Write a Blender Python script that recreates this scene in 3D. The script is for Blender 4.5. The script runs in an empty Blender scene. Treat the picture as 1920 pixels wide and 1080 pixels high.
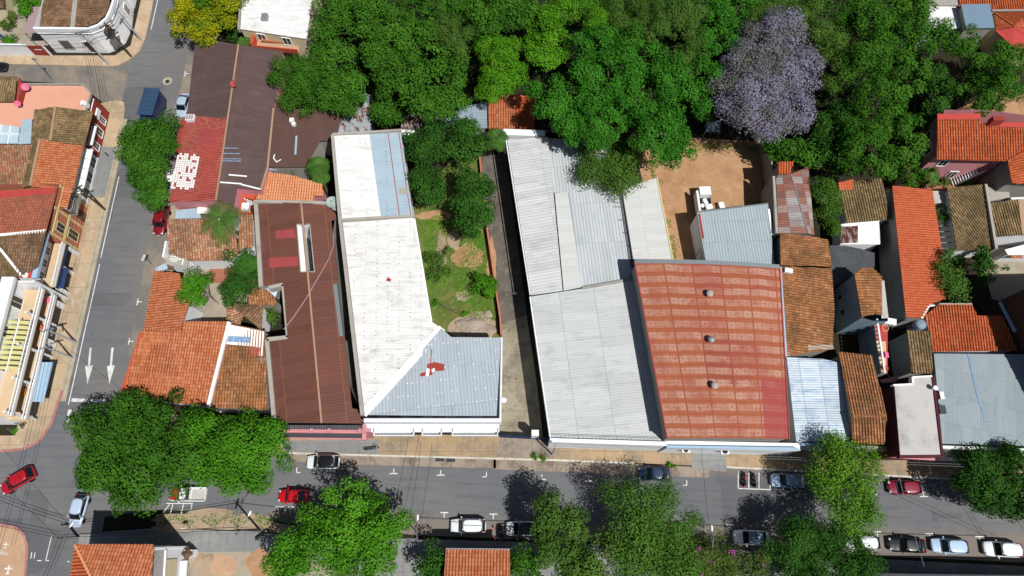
import bpy, bmesh, math, random
import numpy as np
from mathutils import Vector
R = random.Random(11)
NR = np.random.default_rng(5)
PI = math.pi
scene = bpy.context.scene
COL = scene.collection

# ------------------------------------------------------------------ camera
F, TH, H = 1280.0, math.radians(19.8), 90.0
CT, ST = math.cos(TH), math.sin(TH)
CAM = Vector((0, 0, H))

def P(px, py, z=0.0):
    x = (px - 960) / F; y = -(py - 540) / F
    t = (H - z) / (CT - y * ST)
    return Vector((x * t, (y * CT + ST) * t, z))

def ray(px, py):
    x = (px - 960) / F; y = -(py - 540) / F
    return Vector((x, y * CT + ST, y * ST - CT))

def mpp(py, z=0.0):                       # metres per photo pixel at that row and height
    y = -(py - 540) / F
    return (H - z) / (CT - y * ST) / F

class Plane:
    def __init__(s, *pts):
        a, b, c = [P(*p) for p in pts]
        s.o = a; s.n = (b - a).cross(c - a).normalized()
        if s.n.z < 0: s.n = -s.n
    def on(s, px, py, lift=0.0):
        d = ray(px, py); t = (s.o - CAM).dot(s.n) / d.dot(s.n)
        return CAM + d * t + s.n * lift
    def z(s, x, y):
        return s.o.z - (s.n.x * (x - s.o.x) + s.n.y * (y - s.o.y)) / s.n.z

cam = bpy.data.cameras.new('camera'); camo = bpy.data.objects.new('camera', cam)
COL.objects.link(camo); scene.camera = camo
camo.location = CAM; camo.rotation_euler = (TH, 0, 0)
cam.lens = 24; cam.sensor_width = 36; cam.clip_end = 800; cam.clip_start = 0.5

# ------------------------------------------------------------------ light
W = bpy.data.worlds.new('World'); scene.world = W; W.use_nodes = True
wn = W.node_tree; bg = wn.nodes['Background']
sky = wn.nodes.new('ShaderNodeTexSky'); sky.sky_type = 'NISHITA'; sky.sun_disc = False
EL = math.radians(59); SD = Vector((0.72, -0.69, 0)).normalized()
sky.sun_elevation = EL; sky.sun_rotation = math.radians(133.8)
wn.links.new(sky.outputs[0], bg.inputs[0]); bg.inputs[1].default_value = 0.05
sl = bpy.data.lights.new('sun', 'SUN'); sl.energy = 5.0; sl.angle = math.radians(0.5); sl.color = (1, 0.985, 0.95)
so = bpy.data.objects.new('sun', sl); COL.objects.link(so)
ld = Vector((-SD.x * math.cos(EL), -SD.y * math.cos(EL), -math.sin(EL)))
so.rotation_euler = ld.to_track_quat('-Z', 'Y').to_euler(); so.location = (40, -40, 80)
vs = scene.view_settings; vs.view_transform = 'Standard'; vs.look = 'None'; vs.exposure = 0.06; vs.gamma = 1.0; vs.use_curve_mapping = False

# ------------------------------------------------------------------ mesh builder
class MB:
    def __init__(s): s.v = []; s.f = []; s.uv = []; s.mi = []; s.smooth = False
    def face(s, pts, uv=None, mi=0, rib=None, off=None):
        pts = [Vector(p) for p in pts]
        i = len(s.v); s.v += pts; s.f.append(list(range(i, i + len(pts)))); s.mi.append(mi)
        if uv is None:
            n = Vector((0, 0, 0))
            for k in range(len(pts)):
                a, b = pts[k], pts[(k + 1) % len(pts)]
                n += Vector(((a.y - b.y) * (a.z + b.z), (a.z - b.z) * (a.x + b.x), (a.x - b.x) * (a.y + b.y)))
            n = n.normalized() if n.length > 1e-9 else Vector((0, 0, 1))
            if rib is not None:
                v = Vector((rib[0], rib[1], 0)); v = (v - n * v.dot(n)).normalized(); u = v.cross(n)
            elif abs(n.z) > 0.9995:
                u, v = Vector((1, 0, 0)), Vector((0, 1, 0))
            else:
                u = Vector((0, 0, 1)).cross(n).normalized(); v = n.cross(u)
            ou, ov = off or (0, 0)
            uv = [(p.dot(u) + ou, p.dot(v) + ov) for p in pts]
        s.uv += uv
    def poly(s, pts, **k):
        pts = [Vector(p) for p in pts]
        a = sum(pts[i].x * pts[(i + 1) % len(pts)].y - pts[(i + 1) % len(pts)].x * pts[i].y for i in range(len(pts)))
        if a < 0: pts = pts[::-1]
        s.face(pts, **k)
    def slab(s, pts, th, rib=None, off=None, mi=0):
        pts = [Vector(p) for p in pts]
        a = sum(pts[i].x * pts[(i + 1) % len(pts)].y - pts[(i + 1) % len(pts)].x * pts[i].y for i in range(len(pts)))
        if a < 0: pts = pts[::-1]
        s.face(pts, rib=rib, off=off, mi=mi)
        lo = [p - Vector((0, 0, th)) for p in pts]
        s.face(lo[::-1], rib=rib, mi=mi)
        for i in range(len(pts)):
            j = (i + 1) % len(pts); s.face([lo[i], lo[j], pts[j], pts[i]], mi=mi)
    def prism(s, p2, z0, z1, mi=0, cap=True):
        n = len(p2); zs = z1 if isinstance(z1, (list, tuple)) else [z1] * n
        a = sum(p2[i][0] * p2[(i + 1) % n][1] - p2[(i + 1) % n][0] * p2[i][1] for i in range(n))
        idx = range(n) if a > 0 else range(n - 1, -1, -1)
        lo = [Vector((p2[i][0], p2[i][1], z0)) for i in idx]; hi = [Vector((p2[i][0], p2[i][1], zs[i])) for i in idx]
        for i in range(n):
            j = (i + 1) % n; s.face([lo[i], lo[j], hi[j], hi[i]], mi=mi)
        if cap: s.face(hi, mi=mi); s.face(lo[::-1], mi=mi)
    def box(s, c, d, ang=0.0, mi=0):
        c = Vector(c); ca, sa = math.cos(ang), math.sin(ang); hx, hy, hz = d[0] / 2, d[1] / 2, d[2] / 2
        p2 = [(c.x + x * ca - y * sa, c.y + x * sa + y * ca) for x, y in ((-hx, -hy), (hx, -hy), (hx, hy), (-hx, hy))]
        s.prism(p2, c.z - hz, c.z + hz, mi=mi)
    def bar(s, a, b, w, z0, z1=None, mi=0):      # plan bar from a to b, width w; z0..z1 (or dz tuple per end)
        a = Vector(a); b = Vector(b); d = Vector((b.x - a.x, b.y - a.y, 0)).normalized(); n = Vector((-d.y, d.x, 0)) * w / 2
        p2 = [a - n, b - n, b + n, a + n]
        s.prism([(p.x, p.y) for p in p2], z0, z1, mi=mi)
    def beam(s, a, b, w, h, mi=0):               # bar following the 3D line a-b, top face on the line + h
        a = Vector(a); b = Vector(b); d = Vector((b.x - a.x, b.y - a.y, 0)).normalized(); n = Vector((-d.y, d.x, 0)) * w / 2
        s.slab([a - n + Vector((0, 0, h)), b - n + Vector((0, 0, h)), b + n + Vector((0, 0, h)), a + n + Vector((0, 0, h))], h + 0.06, rib=(d.x, d.y), mi=mi)
    def tube(s, path, r0, r1=None, n=8, cap=True, mi=0):
        path = [Vector(p) for p in path]; r1 = r0 if r1 is None else r1
        rings = []; m = len(path)
        for k, p in enumerate(path):
            t = (path[min(k + 1, m - 1)] - path[max(k - 1, 0)]).normalized()
            a = t.cross(Vector((0, 0, 1)))
            if a.length < 1e-3: a = t.cross(Vector((1, 0, 0)))
            a.normalize(); b = t.cross(a)
            r = r0 + (r1 - r0) * k / max(1, m - 1)
            rings.append([p + (a * math.cos(q * 2 * PI / n) + b * math.sin(q * 2 * PI / n)) * r for q in range(n)])
        for k in range(m - 1):
            for q in range(n):
                w = (q + 1) % n
                s.face([rings[k][q], rings[k + 1][q], rings[k + 1][w], rings[k][w]], mi=mi)
        if cap: s.face(rings[0], mi=mi); s.face(rings[-1][::-1], mi=mi)
    def lathe(s, c, prof, n=14, mi=0, axis=None):
        c = Vector(c); ax = Vector(axis).normalized() if axis else Vector((0, 0, 1))
        a = ax.cross(Vector((0, 0, 1)))
        if a.length < 1e-3: a = Vector((1, 0, 0))
        a.normalize(); b = ax.cross(a)
        rings = [[c + ax * z + (a * math.cos(q * 2 * PI / n) + b * math.sin(q * 2 * PI / n)) * r for q in range(n)] for r, z in prof]
        for k in range(len(prof) - 1):
            for q in range(n):
                w = (q + 1) % n; s.face([rings[k][q], rings[k][w], rings[k + 1][w], rings[k + 1][q]], mi=mi)
        if prof[0][0] > 1e-3: s.face(rings[0][::-1], mi=mi)
        if prof[-1][0] > 1e-3: s.face(rings[-1], mi=mi)

def add_ribs(mb, pts, rib=None, cw=0.36, wd=0.6, ht=0.095):
    pts = [Vector(p) for p in pts]; m = len(pts)
    a = sum(pts[i].x * pts[(i + 1) % m].y - pts[(i + 1) % m].x * pts[i].y for i in range(m))
    if a < 0: pts = pts[::-1]
    n = Vector((0, 0, 0))
    for k in range(m):
        p, q = pts[k], pts[(k + 1) % m]; n += Vector(((p.y - q.y) * (p.z + q.z), (p.z - q.z) * (p.x + q.x), (p.x - q.x) * (p.y + q.y)))
    n.normalize()
    if rib is not None:
        v = Vector((rib[0], rib[1], 0)); v = (v - n * v.dot(n)).normalized(); u = v.cross(n)
    elif abs(n.z) > 0.9995: u, v = Vector((1, 0, 0)), Vector((0, 1, 0))
    else: u = Vector((0, 0, 1)).cross(n).normalized(); v = n.cross(u)
    w = sum(p.dot(n) for p in pts) / m
    q2 = [(p.dot(u), p.dot(v)) for p in pts]; us = [p[0] for p in q2]
    k = math.floor(min(us) / cw)
    while (k + .5) * cw < max(us):
        x = (k + .5) * cw; k += 1; xs = []
        for i in range(m):
            (x0, y0), (x1, y1) = q2[i], q2[(i + 1) % m]
            if (x0 > x) != (x1 > x): xs.append(y0 + (y1 - y0) * (x - x0) / (x1 - x0))
        xs.sort()
        for y0, y1 in zip(xs[::2], xs[1::2]):
            hw = cw * wd / 2; y0 -= .05; y1 += .03
            pr = [(-hw, .005), (-hw * .55, ht * .8), (hw * .55, ht * .8), (hw, .005)]
            P0 = [u * (x + s) + v * y0 + n * (w + h) for s, h in pr]; P1 = [u * (x + s) + v * y1 + n * (w + h) for s, h in pr]
            for i in range(3): mb.face([P0[i], P0[i + 1], P1[i + 1], P1[i]], uv=[(x + pr[i][0], y0), (x + pr[i + 1][0], y0), (x + pr[i + 1][0], y1), (x + pr[i][0], y1)])
            mb.face(P0[::-1], uv=[(x, y0)] * 4); mb.face(P1, uv=[(x, y1)] * 4)

def mesh_from(mb, name, mats, L):
    me = bpy.data.meshes.new(name)
    me.from_pydata([tuple(p - L) for p in mb.v], [], mb.f)
    ul = me.uv_layers.new(name='UVMap')
    flat = [c for u in mb.uv for c in u]
    ul.data.foreach_set('uv', flat)
    for m in (mats if isinstance(mats, (list, tuple)) else [mats]): me.materials.append(m)
    me.polygons.foreach_set('material_index', mb.mi)
    return me

class Thing:
    def __init__(s, name, label, cat, loc, group=None, rot=0.0):
        s.L = Vector(loc) if rot == 0.0 else Vector((0, 0, 0))
        o = bpy.data.objects.new(name, None); o.empty_display_size = 0.5
        o.location = loc; o.rotation_euler = (0, 0, rot); COL.objects.link(o)
        o['label'] = label; o['category'] = cat
        if group: o['group'] = group
        s.o = o
    def part(s, name, mb, mat, parent=None, label=None):
        o = bpy.data.objects.new(name, mesh_from(mb, name, mat, s.L)); COL.objects.link(o)
        o.parent = parent or s.o
        if label: o['label'] = label
        if mb.smooth:
            o.data.polygons.foreach_set('use_smooth', [True] * len(o.data.polygons))
        return o

def solo(name, mb, mat, label, cat, group=None, loc=None):
    xs = [p.x for p in mb.v]; ys = [p.y for p in mb.v]; zs = [p.z for p in mb.v]
    L = Vector(loc) if loc else Vector(((min(xs) + max(xs)) / 2, (min(ys) + max(ys)) / 2, min(zs)))
    o = bpy.data.objects.new(name, mesh_from(mb, name, mat, L)); o.location = L; COL.objects.link(o)
    o['label'] = label; o['category'] = cat
    if group: o['group'] = group
    return o

def struct(name, mb, mat, parent=None, kind='structure'):
    o = bpy.data.objects.new(name, mesh_from(mb, name, mat, Vector((0, 0, 0)))); COL.objects.link(o)
    if parent: o.parent = parent
    else: o['kind'] = kind
    return o

# ------------------------------------------------------------------ materials
def lin(h, k=1.0):
    r = [int(h[i:i + 2], 16) / 255 for i in (0, 2, 4)]
    return tuple((c / 12.92 if c <= 0.04045 else ((c + 0.055) / 1.055) ** 2.4) * k for c in r) + (1.0,)

class G:
    def __init__(s, name, rough=0.8, spec=0.25, metal=0.0):
        s.m = bpy.data.materials.new(name); s.m.use_nodes = True; s.nt = s.m.node_tree
        s.b = s.nt.nodes['Principled BSDF']; s.b.inputs['Roughness'].default_value = rough
        s.b.inputs['Specular IOR Level'].default_value = spec; s.b.inputs['Metallic'].default_value = metal
    def n(s, t, **kw):
        nd = s.nt.nodes.new('ShaderNode' + t)
        for k, v in kw.items(): setattr(nd, k, v)
        return nd
    def l(s, a, b): s.nt.links.new(a, b)
    def setin(s, nd, i, v):
        if isinstance(v, bpy.types.NodeSocket): s.l(v, nd.inputs[i])
        else: nd.inputs[i].default_value = v
    def ma(s, op, a, b=0.0, c=None):
        nd = s.n('Math', operation=op); s.setin(nd, 0, a); s.setin(nd, 1, b)
        if c is not None: s.setin(nd, 2, c)
        return nd.outputs[0]
    def uv(s):
        if not hasattr(s, '_uv'):
            s._uv = s.n('UVMap').outputs[0]; sp = s.n('SeparateXYZ'); s.l(s._uv, sp.inputs[0]); s.U, s.V = sp.outputs[0], sp.outputs[1]
        return s._uv
    def pos(s):
        if not hasattr(s, '_p'): s._p = s.n('NewGeometry').outputs['Position']
        return s._p
    def comb(s, a, b, c=0.0):
        nd = s.n('CombineXYZ'); s.setin(nd, 0, a); s.setin(nd, 1, b); s.setin(nd, 2, c); return nd.outputs[0]
    def noise(s, vec, scale, det=4, ro=0.6, dist=0.0):
        nd = s.n('TexNoise'); s.l(vec, nd.inputs['Vector']); nd.inputs['Scale'].default_value = scale
        nd.inputs['Detail'].default_value = det; nd.inputs['Roughness'].default_value = ro; nd.inputs['Distortion'].default_value = dist
        return nd.outputs['Fac']
    def wn(s, vec):
        nd = s.n('TexWhiteNoise', noise_dimensions='3D'); s.l(vec, nd.inputs['Vector']); return nd.outputs['Value']
    def step(s, v, lo, hi):
        nd = s.n('MapRange'); nd.interpolation_type = 'SMOOTHSTEP'; s.setin(nd, 0, v); nd.inputs[1].default_value = lo; nd.inputs[2].default_value = hi
        nd.inputs[3].default_value = 0; nd.inputs[4].default_value = 1; return nd.outputs[0]
    def mix(s, f, a, b, mode='MIX'):
        nd = s.n('Mix', data_type='RGBA', blend_type=mode); s.setin(nd, 0, f); s.setin(nd, 6, a); s.setin(nd, 7, b); return nd.outputs[2]
    def ramp(s, f, stops):
        nd = s.n('ValToRGB'); s.l(f, nd.inputs[0]); e = nd.color_ramp.elements
        while len(e) < len(stops): e.new(0.5)
        for el, (p, c) in zip(e, stops): el.position = p; el.color = c
        return nd.outputs[0]
    def bump(s, h, dist=0.05, st=1.0):
        nd = s.n('Bump'); s.l(h, nd.inputs['Height']); nd.inputs['Distance'].default_value = dist; nd.inputs['Strength'].default_value = st
        s.l(nd.outputs[0], s.b.inputs['Normal'])
    def col(s, c): s.setin(s.b, 'Base Color', c); return s.m

def tile(name, cols, moss, mossamt=0.5, cw=0.36, rh=0.46, k=0.74):
    g = G(name, 0.85, 0.15); uv = g.uv()
    cu = g.ma('DIVIDE', g.U, cw); rv = g.ma('DIVIDE', g.V, rh)
    w = g.ma('MULTIPLY_ADD', g.wn(g.comb(g.ma('FLOOR', cu), g.ma('FLOOR', rv), 3.1)), 0.7, g.ma('MULTIPLY', g.wn(g.comb(g.ma('FLOOR', cu), 0.0, 8.1)), 0.3))
    cs = [lin(c, k) for c in cols]
    base = g.ramp(w, [(i / max(1, len(cs) - 1), c) for i, c in enumerate(cs)])
    big = g.noise(uv, 0.33, 6, 0.65); fine = g.noise(uv, 2.2, 4, 0.7)
    ms = g.step(g.ma('ADD', g.ma('MULTIPLY', big, 0.7), g.ma('MULTIPLY', fine, 0.3)), 0.62 - mossamt * 0.35, 0.75 - mossamt * 0.2)
    ms = g.ma('MULTIPLY', ms, 0.35 + 0.5 * mossamt)
    c = g.mix(ms, base, lin(moss, k))
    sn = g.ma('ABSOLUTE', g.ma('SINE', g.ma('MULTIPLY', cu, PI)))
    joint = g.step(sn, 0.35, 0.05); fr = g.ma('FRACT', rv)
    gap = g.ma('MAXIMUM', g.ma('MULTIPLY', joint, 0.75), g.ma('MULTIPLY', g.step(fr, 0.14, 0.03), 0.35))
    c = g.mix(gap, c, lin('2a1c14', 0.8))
    h = g.ma('ADD', g.ma('MULTIPLY', sn, 0.75), g.ma('MULTIPLY', fr, -0.45))
    h = g.ma('ADD', h, g.ma('MULTIPLY', w, 0.25))
    g.bump(h, 0.11)
    return g.col(c)

def metal(name, base, var=0.12, seam='808488', per=0.22, su=0.9, sv=3.2, rust=None, rustamt=0.3, rough=0.55, bd=0.03, spots=None, k=0.8, spec=0.14, seamamt=0.5, dirt=('8a8578', 0.25), tints=None, sheet_rust=False):
    g = G(name, rough, spec); uv = g.uv()
    a = g.ma('DIVIDE', g.U, su); b = g.ma('DIVIDE', g.V, sv)
    w = g.wn(g.comb(g.ma('FLOOR', a), g.ma('FLOOR', b), 1.7))
    bl = lin(base, k)
    if tints: c = g.ramp(w, [(i / (len(tints) - 1), lin(t, k)) for i, t in enumerate(tints)])
    else: c = g.ramp(w, [(0, tuple(x * (1 - var) for x in bl[:3]) + (1,)), (1, tuple(min(1, x * (1 + var * 0.6)) for x in bl[:3]) + (1,))])
    st = g.noise(g.comb(g.ma('MULTIPLY', g.U, 1.6), g.ma('MULTIPLY', g.V, 0.35)), 0.9, 6, 0.7)
    c = g.mix(g.ma('MULTIPLY', g.step(st, 0.48, 0.75), dirt[1] * 1.6), c, lin(dirt[0], k))
    blot = g.noise(uv, 0.25, 7, 0.72)
    c = g.mix(g.ma('MULTIPLY', g.step(blot, 0.5, 0.72), dirt[1] * 1.3), c, lin(dirt[0], k))
    fu = g.ma('ABSOLUTE', g.ma('SUBTRACT', g.ma('FRACT', a), 0.5)); fv = g.ma('ABSOLUTE', g.ma('SUBTRACT', g.ma('FRACT', b), 0.5))
    sm = g.ma('MAXIMUM', g.ma('MULTIPLY', g.step(fu, 0.5 - 0.05 / su, 0.5 - 0.01 / su), 0.5), g.step(fv, 0.5 - 0.07 / sv, 0.5 - 0.02 / sv))
    c = g.mix(g.ma('MULTIPLY', sm, seamamt), c, lin(seam, k))
    if rust:
        rn = g.noise(g.comb(g.ma('MULTIPLY', g.U, 1.7), g.ma('MULTIPLY', g.V, 0.8)), 0.9, 7, 0.72)
        if sheet_rust: rn = g.ma('ADD', g.ma('MULTIPLY', rn, 0.6), g.ma('MULTIPLY', g.wn(g.comb(g.ma('FLOOR', g.ma('MULTIPLY', a, 1.0)), g.ma('FLOOR', g.ma('MULTIPLY', b, 1.0)), 9.0)), 0.4))
        c = g.mix(g.step(rn, 0.66 - rustamt * 0.4, 0.74 - rustamt * 0.35), c, g.ramp(g.noise(uv, 3, 3), [(0.3, lin(rust, k * 0.7)), (0.7, lin(rust, k))]))
    if spots:
        du, dv, r, sc, pr = spots
        x = g.ma('MULTIPLY', g.ma('SUBTRACT', g.ma('FRACT', g.ma('DIVIDE', g.U, du)), 0.5), du)
        y = g.ma('MULTIPLY', g.ma('SUBTRACT', g.ma('FRACT', g.ma('DIVIDE', g.V, dv)), 0.5), dv)
        d = g.ma('SQRT', g.ma('ADD', g.ma('MULTIPLY', x, x), g.ma('MULTIPLY', y, y)))
        wr = g.wn(g.comb(g.ma('FLOOR', g.ma('DIVIDE', g.U, du)), g.ma('FLOOR', g.ma('DIVIDE', g.V, dv)), 5.0))
        rr = g.ma('MULTIPLY_ADD', wr, r * 0.8, r * 0.55)
        dot = g.ma('MULTIPLY', g.ma('LESS_THAN', d, rr), g.ma('LESS_THAN', wr, pr))
        c = g.mix(dot, c, lin(sc, k))
    fn = g.noise(uv, 5.0, 5, 0.75)
    c = g.mix(g.ma('MULTIPLY', g.step(fn, 0.55, 0.8), dirt[1] * 1.6), c, lin(dirt[0], k * 0.7))
    run = g.noise(g.comb(g.ma('MULTIPLY', g.U, 3.2), g.ma('MULTIPLY', g.V, 0.18), 7.0), 1.0, 4, 0.6)
    c = g.mix(g.ma('MULTIPLY', g.step(run, 0.56, 0.78), dirt[1] * 1.3), c, lin(dirt[0], k * 0.8))
    h = g.ma('SINE', g.ma('MULTIPLY', g.U, 2 * PI / per))
    g.bump(g.ma('ADD', h, g.ma('MULTIPLY', blot, 0.6)), bd)
    return g.col(c)

def stucco(name, base, stain='6b6256', amt=0.35, rough=0.9, k=0.8, scale=0.6, fine=6.0):
    g = G(name, rough, 0.2); p = g.pos()
    a = g.noise(p, scale, 7, 0.7); b = g.noise(p, fine, 4, 0.7)
    c = g.mix(g.ma('MULTIPLY', g.step(a, 0.48, 0.72), amt), lin(base, k), lin(stain, k))
    c = g.mix(g.ma('MULTIPLY', b, 0.14), c, lin(stain, k))
    g.bump(b, 0.01)
    return g.col(c)

def plain(name, base, rough=0.6, spec=0.3, k=0.8, metal=0.0, var=0.15):
    g = G(name, rough, spec, metal); a = g.noise(g.pos(), 3.0, 4, 0.6); bl = lin(base, k)
    return g.col(g.mix(g.ma('MULTIPLY', a, var * 2), bl, tuple(x * 0.6 for x in bl[:3]) + (1,)))

def groundmat(name, c1, c2, c3, s1=0.12, s2=0.9, amt=0.6, k=0.8, joints=None, rough=0.92, specks=None, cracks=None):
    g = G(name, rough, 0.15); p = g.pos()
    a = g.noise(p, s1, 8, 0.68, 0.4); b = g.noise(p, s2, 8, 0.7); f = g.noise(p, 9, 4, 0.75)
    c = g.mix(g.ma('MULTIPLY', g.step(a, 0.42, 0.66), amt), lin(c1, k), lin(c2, k))
    c = g.mix(g.ma('MULTIPLY', g.step(b, 0.5, 0.74), amt), c, lin(c3, k))
    c = g.mix(g.ma('MULTIPLY', g.ma('SUBTRACT', f, 0.3), 0.55), c, tuple(x * 0.45 for x in lin(c1, k)[:3]) + (1,))
    if joints:
        sp = g.n('SeparateXYZ'); g.l(p, sp.inputs[0]); j = None
        for i, (step, wd) in enumerate(joints):
            q = g.ma('ABSOLUTE', g.ma('SUBTRACT', g.ma('FRACT', g.ma('DIVIDE', sp.outputs[i], step)), 0.5))
            q = g.step(q, 0.5 - wd / step, 0.5 - wd * 0.3 / step); j = q if j is None else g.ma('MAXIMUM', j, q)
        c = g.mix(g.ma('MULTIPLY', j, 0.3), c, lin('4a4034', k))
    if cracks:
        vo = g.n('TexVoronoi', feature='DISTANCE_TO_EDGE'); vo.inputs['Scale'].default_value = cracks
        wv = g.n('VectorMath', operation='ADD'); nz = g.n('TexNoise'); nz.inputs['Scale'].default_value = 0.7; g.l(p, nz.inputs['Vector'])
        g.l(p, wv.inputs[0]); g.l(nz.outputs['Color'], wv.inputs[1]); g.l(wv.outputs[0], vo.inputs['Vector'])
        cr = g.ma('MULTIPLY', g.step(vo.outputs['Distance'], 0.012, 0.003), g.step(g.noise(p, 0.15, 3), 0.45, 0.6))
        c = g.mix(g.ma('MULTIPLY', cr, 0.5), c, lin('25252a', k))
    if specks:
        sn = g.noise(p, 2.6, 3, 0.8); c = g.mix(g.ma('MULTIPLY', g.step(sn, 0.64, 0.7), 0.8), c, lin(specks, k))
    g.bump(f, 0.02)
    return g.col(c)

def glassy(name, base, rough=0.08, k=1.0):
    g = G(name, rough, 0.6); return g.col(lin(base, k))

def paintmat(name, base, k=0.85, coat=0.6, rough=0.35, metal=0.0):
    g = G(name, rough, 0.5, metal); g.b.inputs['Coat Weight'].default_value = coat; g.b.inputs['Coat Roughness'].default_value = 0.06
    a = g.noise(g.pos(), 2.0, 3, 0.5); bl = lin(base, k)
    return g.col(g.mix(g.ma('MULTIPLY', a, 0.2), bl, tuple(x * 0.75 for x in bl[:3]) + (1,)))
# ------------------------------------------------------------------ material library
M = {}
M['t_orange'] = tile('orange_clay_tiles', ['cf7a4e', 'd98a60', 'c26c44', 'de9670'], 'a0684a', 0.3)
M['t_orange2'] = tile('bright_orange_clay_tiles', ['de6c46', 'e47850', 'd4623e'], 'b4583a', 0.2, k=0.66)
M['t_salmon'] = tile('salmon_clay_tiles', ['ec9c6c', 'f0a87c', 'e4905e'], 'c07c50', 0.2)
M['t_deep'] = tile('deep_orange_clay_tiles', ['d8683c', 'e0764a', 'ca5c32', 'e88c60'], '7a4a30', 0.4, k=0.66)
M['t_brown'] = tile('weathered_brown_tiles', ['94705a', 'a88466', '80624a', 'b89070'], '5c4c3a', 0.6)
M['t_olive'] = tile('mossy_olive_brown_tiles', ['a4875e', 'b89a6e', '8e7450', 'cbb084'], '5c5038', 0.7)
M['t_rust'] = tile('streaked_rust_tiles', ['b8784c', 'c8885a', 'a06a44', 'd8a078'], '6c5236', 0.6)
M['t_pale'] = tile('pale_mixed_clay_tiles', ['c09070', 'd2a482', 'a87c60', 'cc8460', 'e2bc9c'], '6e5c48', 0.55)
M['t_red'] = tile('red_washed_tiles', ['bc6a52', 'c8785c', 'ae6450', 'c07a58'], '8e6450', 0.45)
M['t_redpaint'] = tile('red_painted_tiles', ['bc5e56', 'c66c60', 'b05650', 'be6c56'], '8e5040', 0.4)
M['ridge'] = stucco('weathered_mortar_ridge', 'b4947a', '8a6a54', 0.5, scale=2.0)
M['red_band'] = stucco('red_membrane_paint', 'c04a44', '9a4038', 0.3)
M['m_brown'] = metal('dark_brown_sheet_roof', '5c4a48', 0.08, '4c3634', 0.34, 1.1, 5.2, k=0.85, dirt=('7c6052', 0.22), spots=(0.7, 0.9, 0.06, 'a88868', 0.12), seamamt=0.45, bd=0.006)
M['m_annex'] = metal('reddish_brown_sheet_roof', '5e4842', 0.07, '4a322c', 0.34, 1.1, 4.5, k=0.85, dirt=('7a4e38', 0.2), seamamt=0.3, bd=0.006)
M['m_rustred'] = metal('rusty_red_brown_sheet_roof', '6a463c', 0.13, '9a6650', 0.34, 1.25, 4.6, k=0.85, dirt=('8a4c30', 0.3), rust='8c4a2a', rustamt=0.12, seamamt=0.5, bd=0.006)
M['m_white'] = metal('white_painted_sheet_roof', 'eeedea', 0.03, 'cfc9bd', 0.34, 1.0, 5.5, k=0.74, dirt=('a8a298', 0.4), spots=(0.62, 1.45, 0.075, '9a6458', 0.65), seamamt=0.3, bd=0.006)
M['m_white2'] = metal('white_washed_sheet_roof', 'eeeeec', 0.04, 'cdc8ba', 0.34, 1.0, 5.5, k=0.79, dirt=('b9b4a6', 0.4), seamamt=0.3, bd=0.006)
M['m_blue'] = metal('blue_grey_sheet_roof', 'a9bcc8', 0.05, '98a9b4', 0.34, 1.1, 4.0, k=0.8, dirt=('94a6b2', 0.25), spots=(0.42, 2.6, 0.07, '6e7a84', 0.9), bd=0.006)
M['m_greyblue'] = metal('ribbed_grey_sheet_roof', 'b4bdc4', 0.05, '8c98a2', 0.42, 0.95, 5.0, k=0.8, dirt=('8f989e', 0.25), bd=0.02, spots=(0.6, 1.6, 0.10, 'f4f4f4', 0.45))
M['m_silver'] = metal('silver_sheet_roof', 'd2d2d2', 0.09, 'a4acb6', 0.44, 1.1, 6.0, k=0.78, dirt=('a4a8a8', 0.4), bd=0.014)
M['m_silver2'] = metal('bluish_silver_sheet_roof', 'c6cacb', 0.08, '9aa8b4', 0.44, 1.0, 6.0, k=0.78, dirt=('9fafba', 0.35), bd=0.035)
M['m_palegrey'] = metal('pale_grey_sheet_roof', 'cdcfce', 0.07, '9aa0a4', 0.34, 1.25, 4.6, k=0.76, dirt=('9ea4a2', 0.36), bd=0.006, seamamt=0.7)
M['m_cream'] = metal('chalky_cream_sheet_roof', 'd2d4d0', 0.06, 'b9bbae', 0.34, 1.0, 3.0, k=0.78, dirt=('c4b8a8', 0.3), bd=0.006)
M['m_shed'] = metal('ribbed_pale_blue_sheet_roof', 'aab6ba', 0.05, '8799a2', 0.4, 0.34, 3.0, k=0.8, dirt=('8d9da2', 0.2), bd=0.03, seamamt=0.6)
M['m_tin'] = metal('rusting_tin_sheets', 'b9bfc6', 0.12, '7d7f84', 0.2, 0.9, 2.0, rust='8a4a30', rustamt=0.42, k=0.75, dirt=('8f8880', 0.4))
M['m_tin2'] = metal('brown_rusted_tin_sheets', 'b0a9a4', 0.15, '877d78', 0.2, 0.9, 2.4, rust='6e4038', rustamt=0.6, k=0.75, dirt=('9a8a7c', 0.4))
M['m_tin3'] = metal('blue_grey_tin_sheets', '9fb0bd', 0.1, '7d8a96', 0.24, 0.9, 3.0, rust='a08878', rustamt=0.15, k=0.75, dirt=('8d98a0', 0.3))
M['m_bluewhite'] = metal('bluish_white_patched_sheets', 'd6e2ec', 0.16, '7f94ac', 0.3, 1.3, 2.6, k=0.78, dirt=('7c9cc4', 0.62), seamamt=0.7)
M['m_steel'] = metal('weathered_blue_grey_cement_sheets', '98a3a7', 0.1, '7c8b94', 0.34, 1.1, 3.4, k=0.8, dirt=('7f9098', 0.45), bd=0.006)
M['m_slate'] = metal('dark_grey_sheets', '54565a', 0.12, '3c3e42', 0.3, 1.2, 2.2, k=0.85, dirt=('3f4044', 0.4))
M['m_bluepanel'] = metal('slate_blue_panel_roof', '7b93a6', 0.03, '6e8597', 0.25, 1.2, 6.0, k=0.85, dirt=('7188a0', 0.1))
M['m_rustpink'] = metal('patchwork_rusty_sheets', '8e5f58', 0.2, '6e4a44', 0.25, 1.1, 2.4, k=0.8, tints=['8c5248', 'a87868', 'b0aaa8', '7d5048', '9c6a5c'], dirt=('6d4a42', 0.35))
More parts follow.
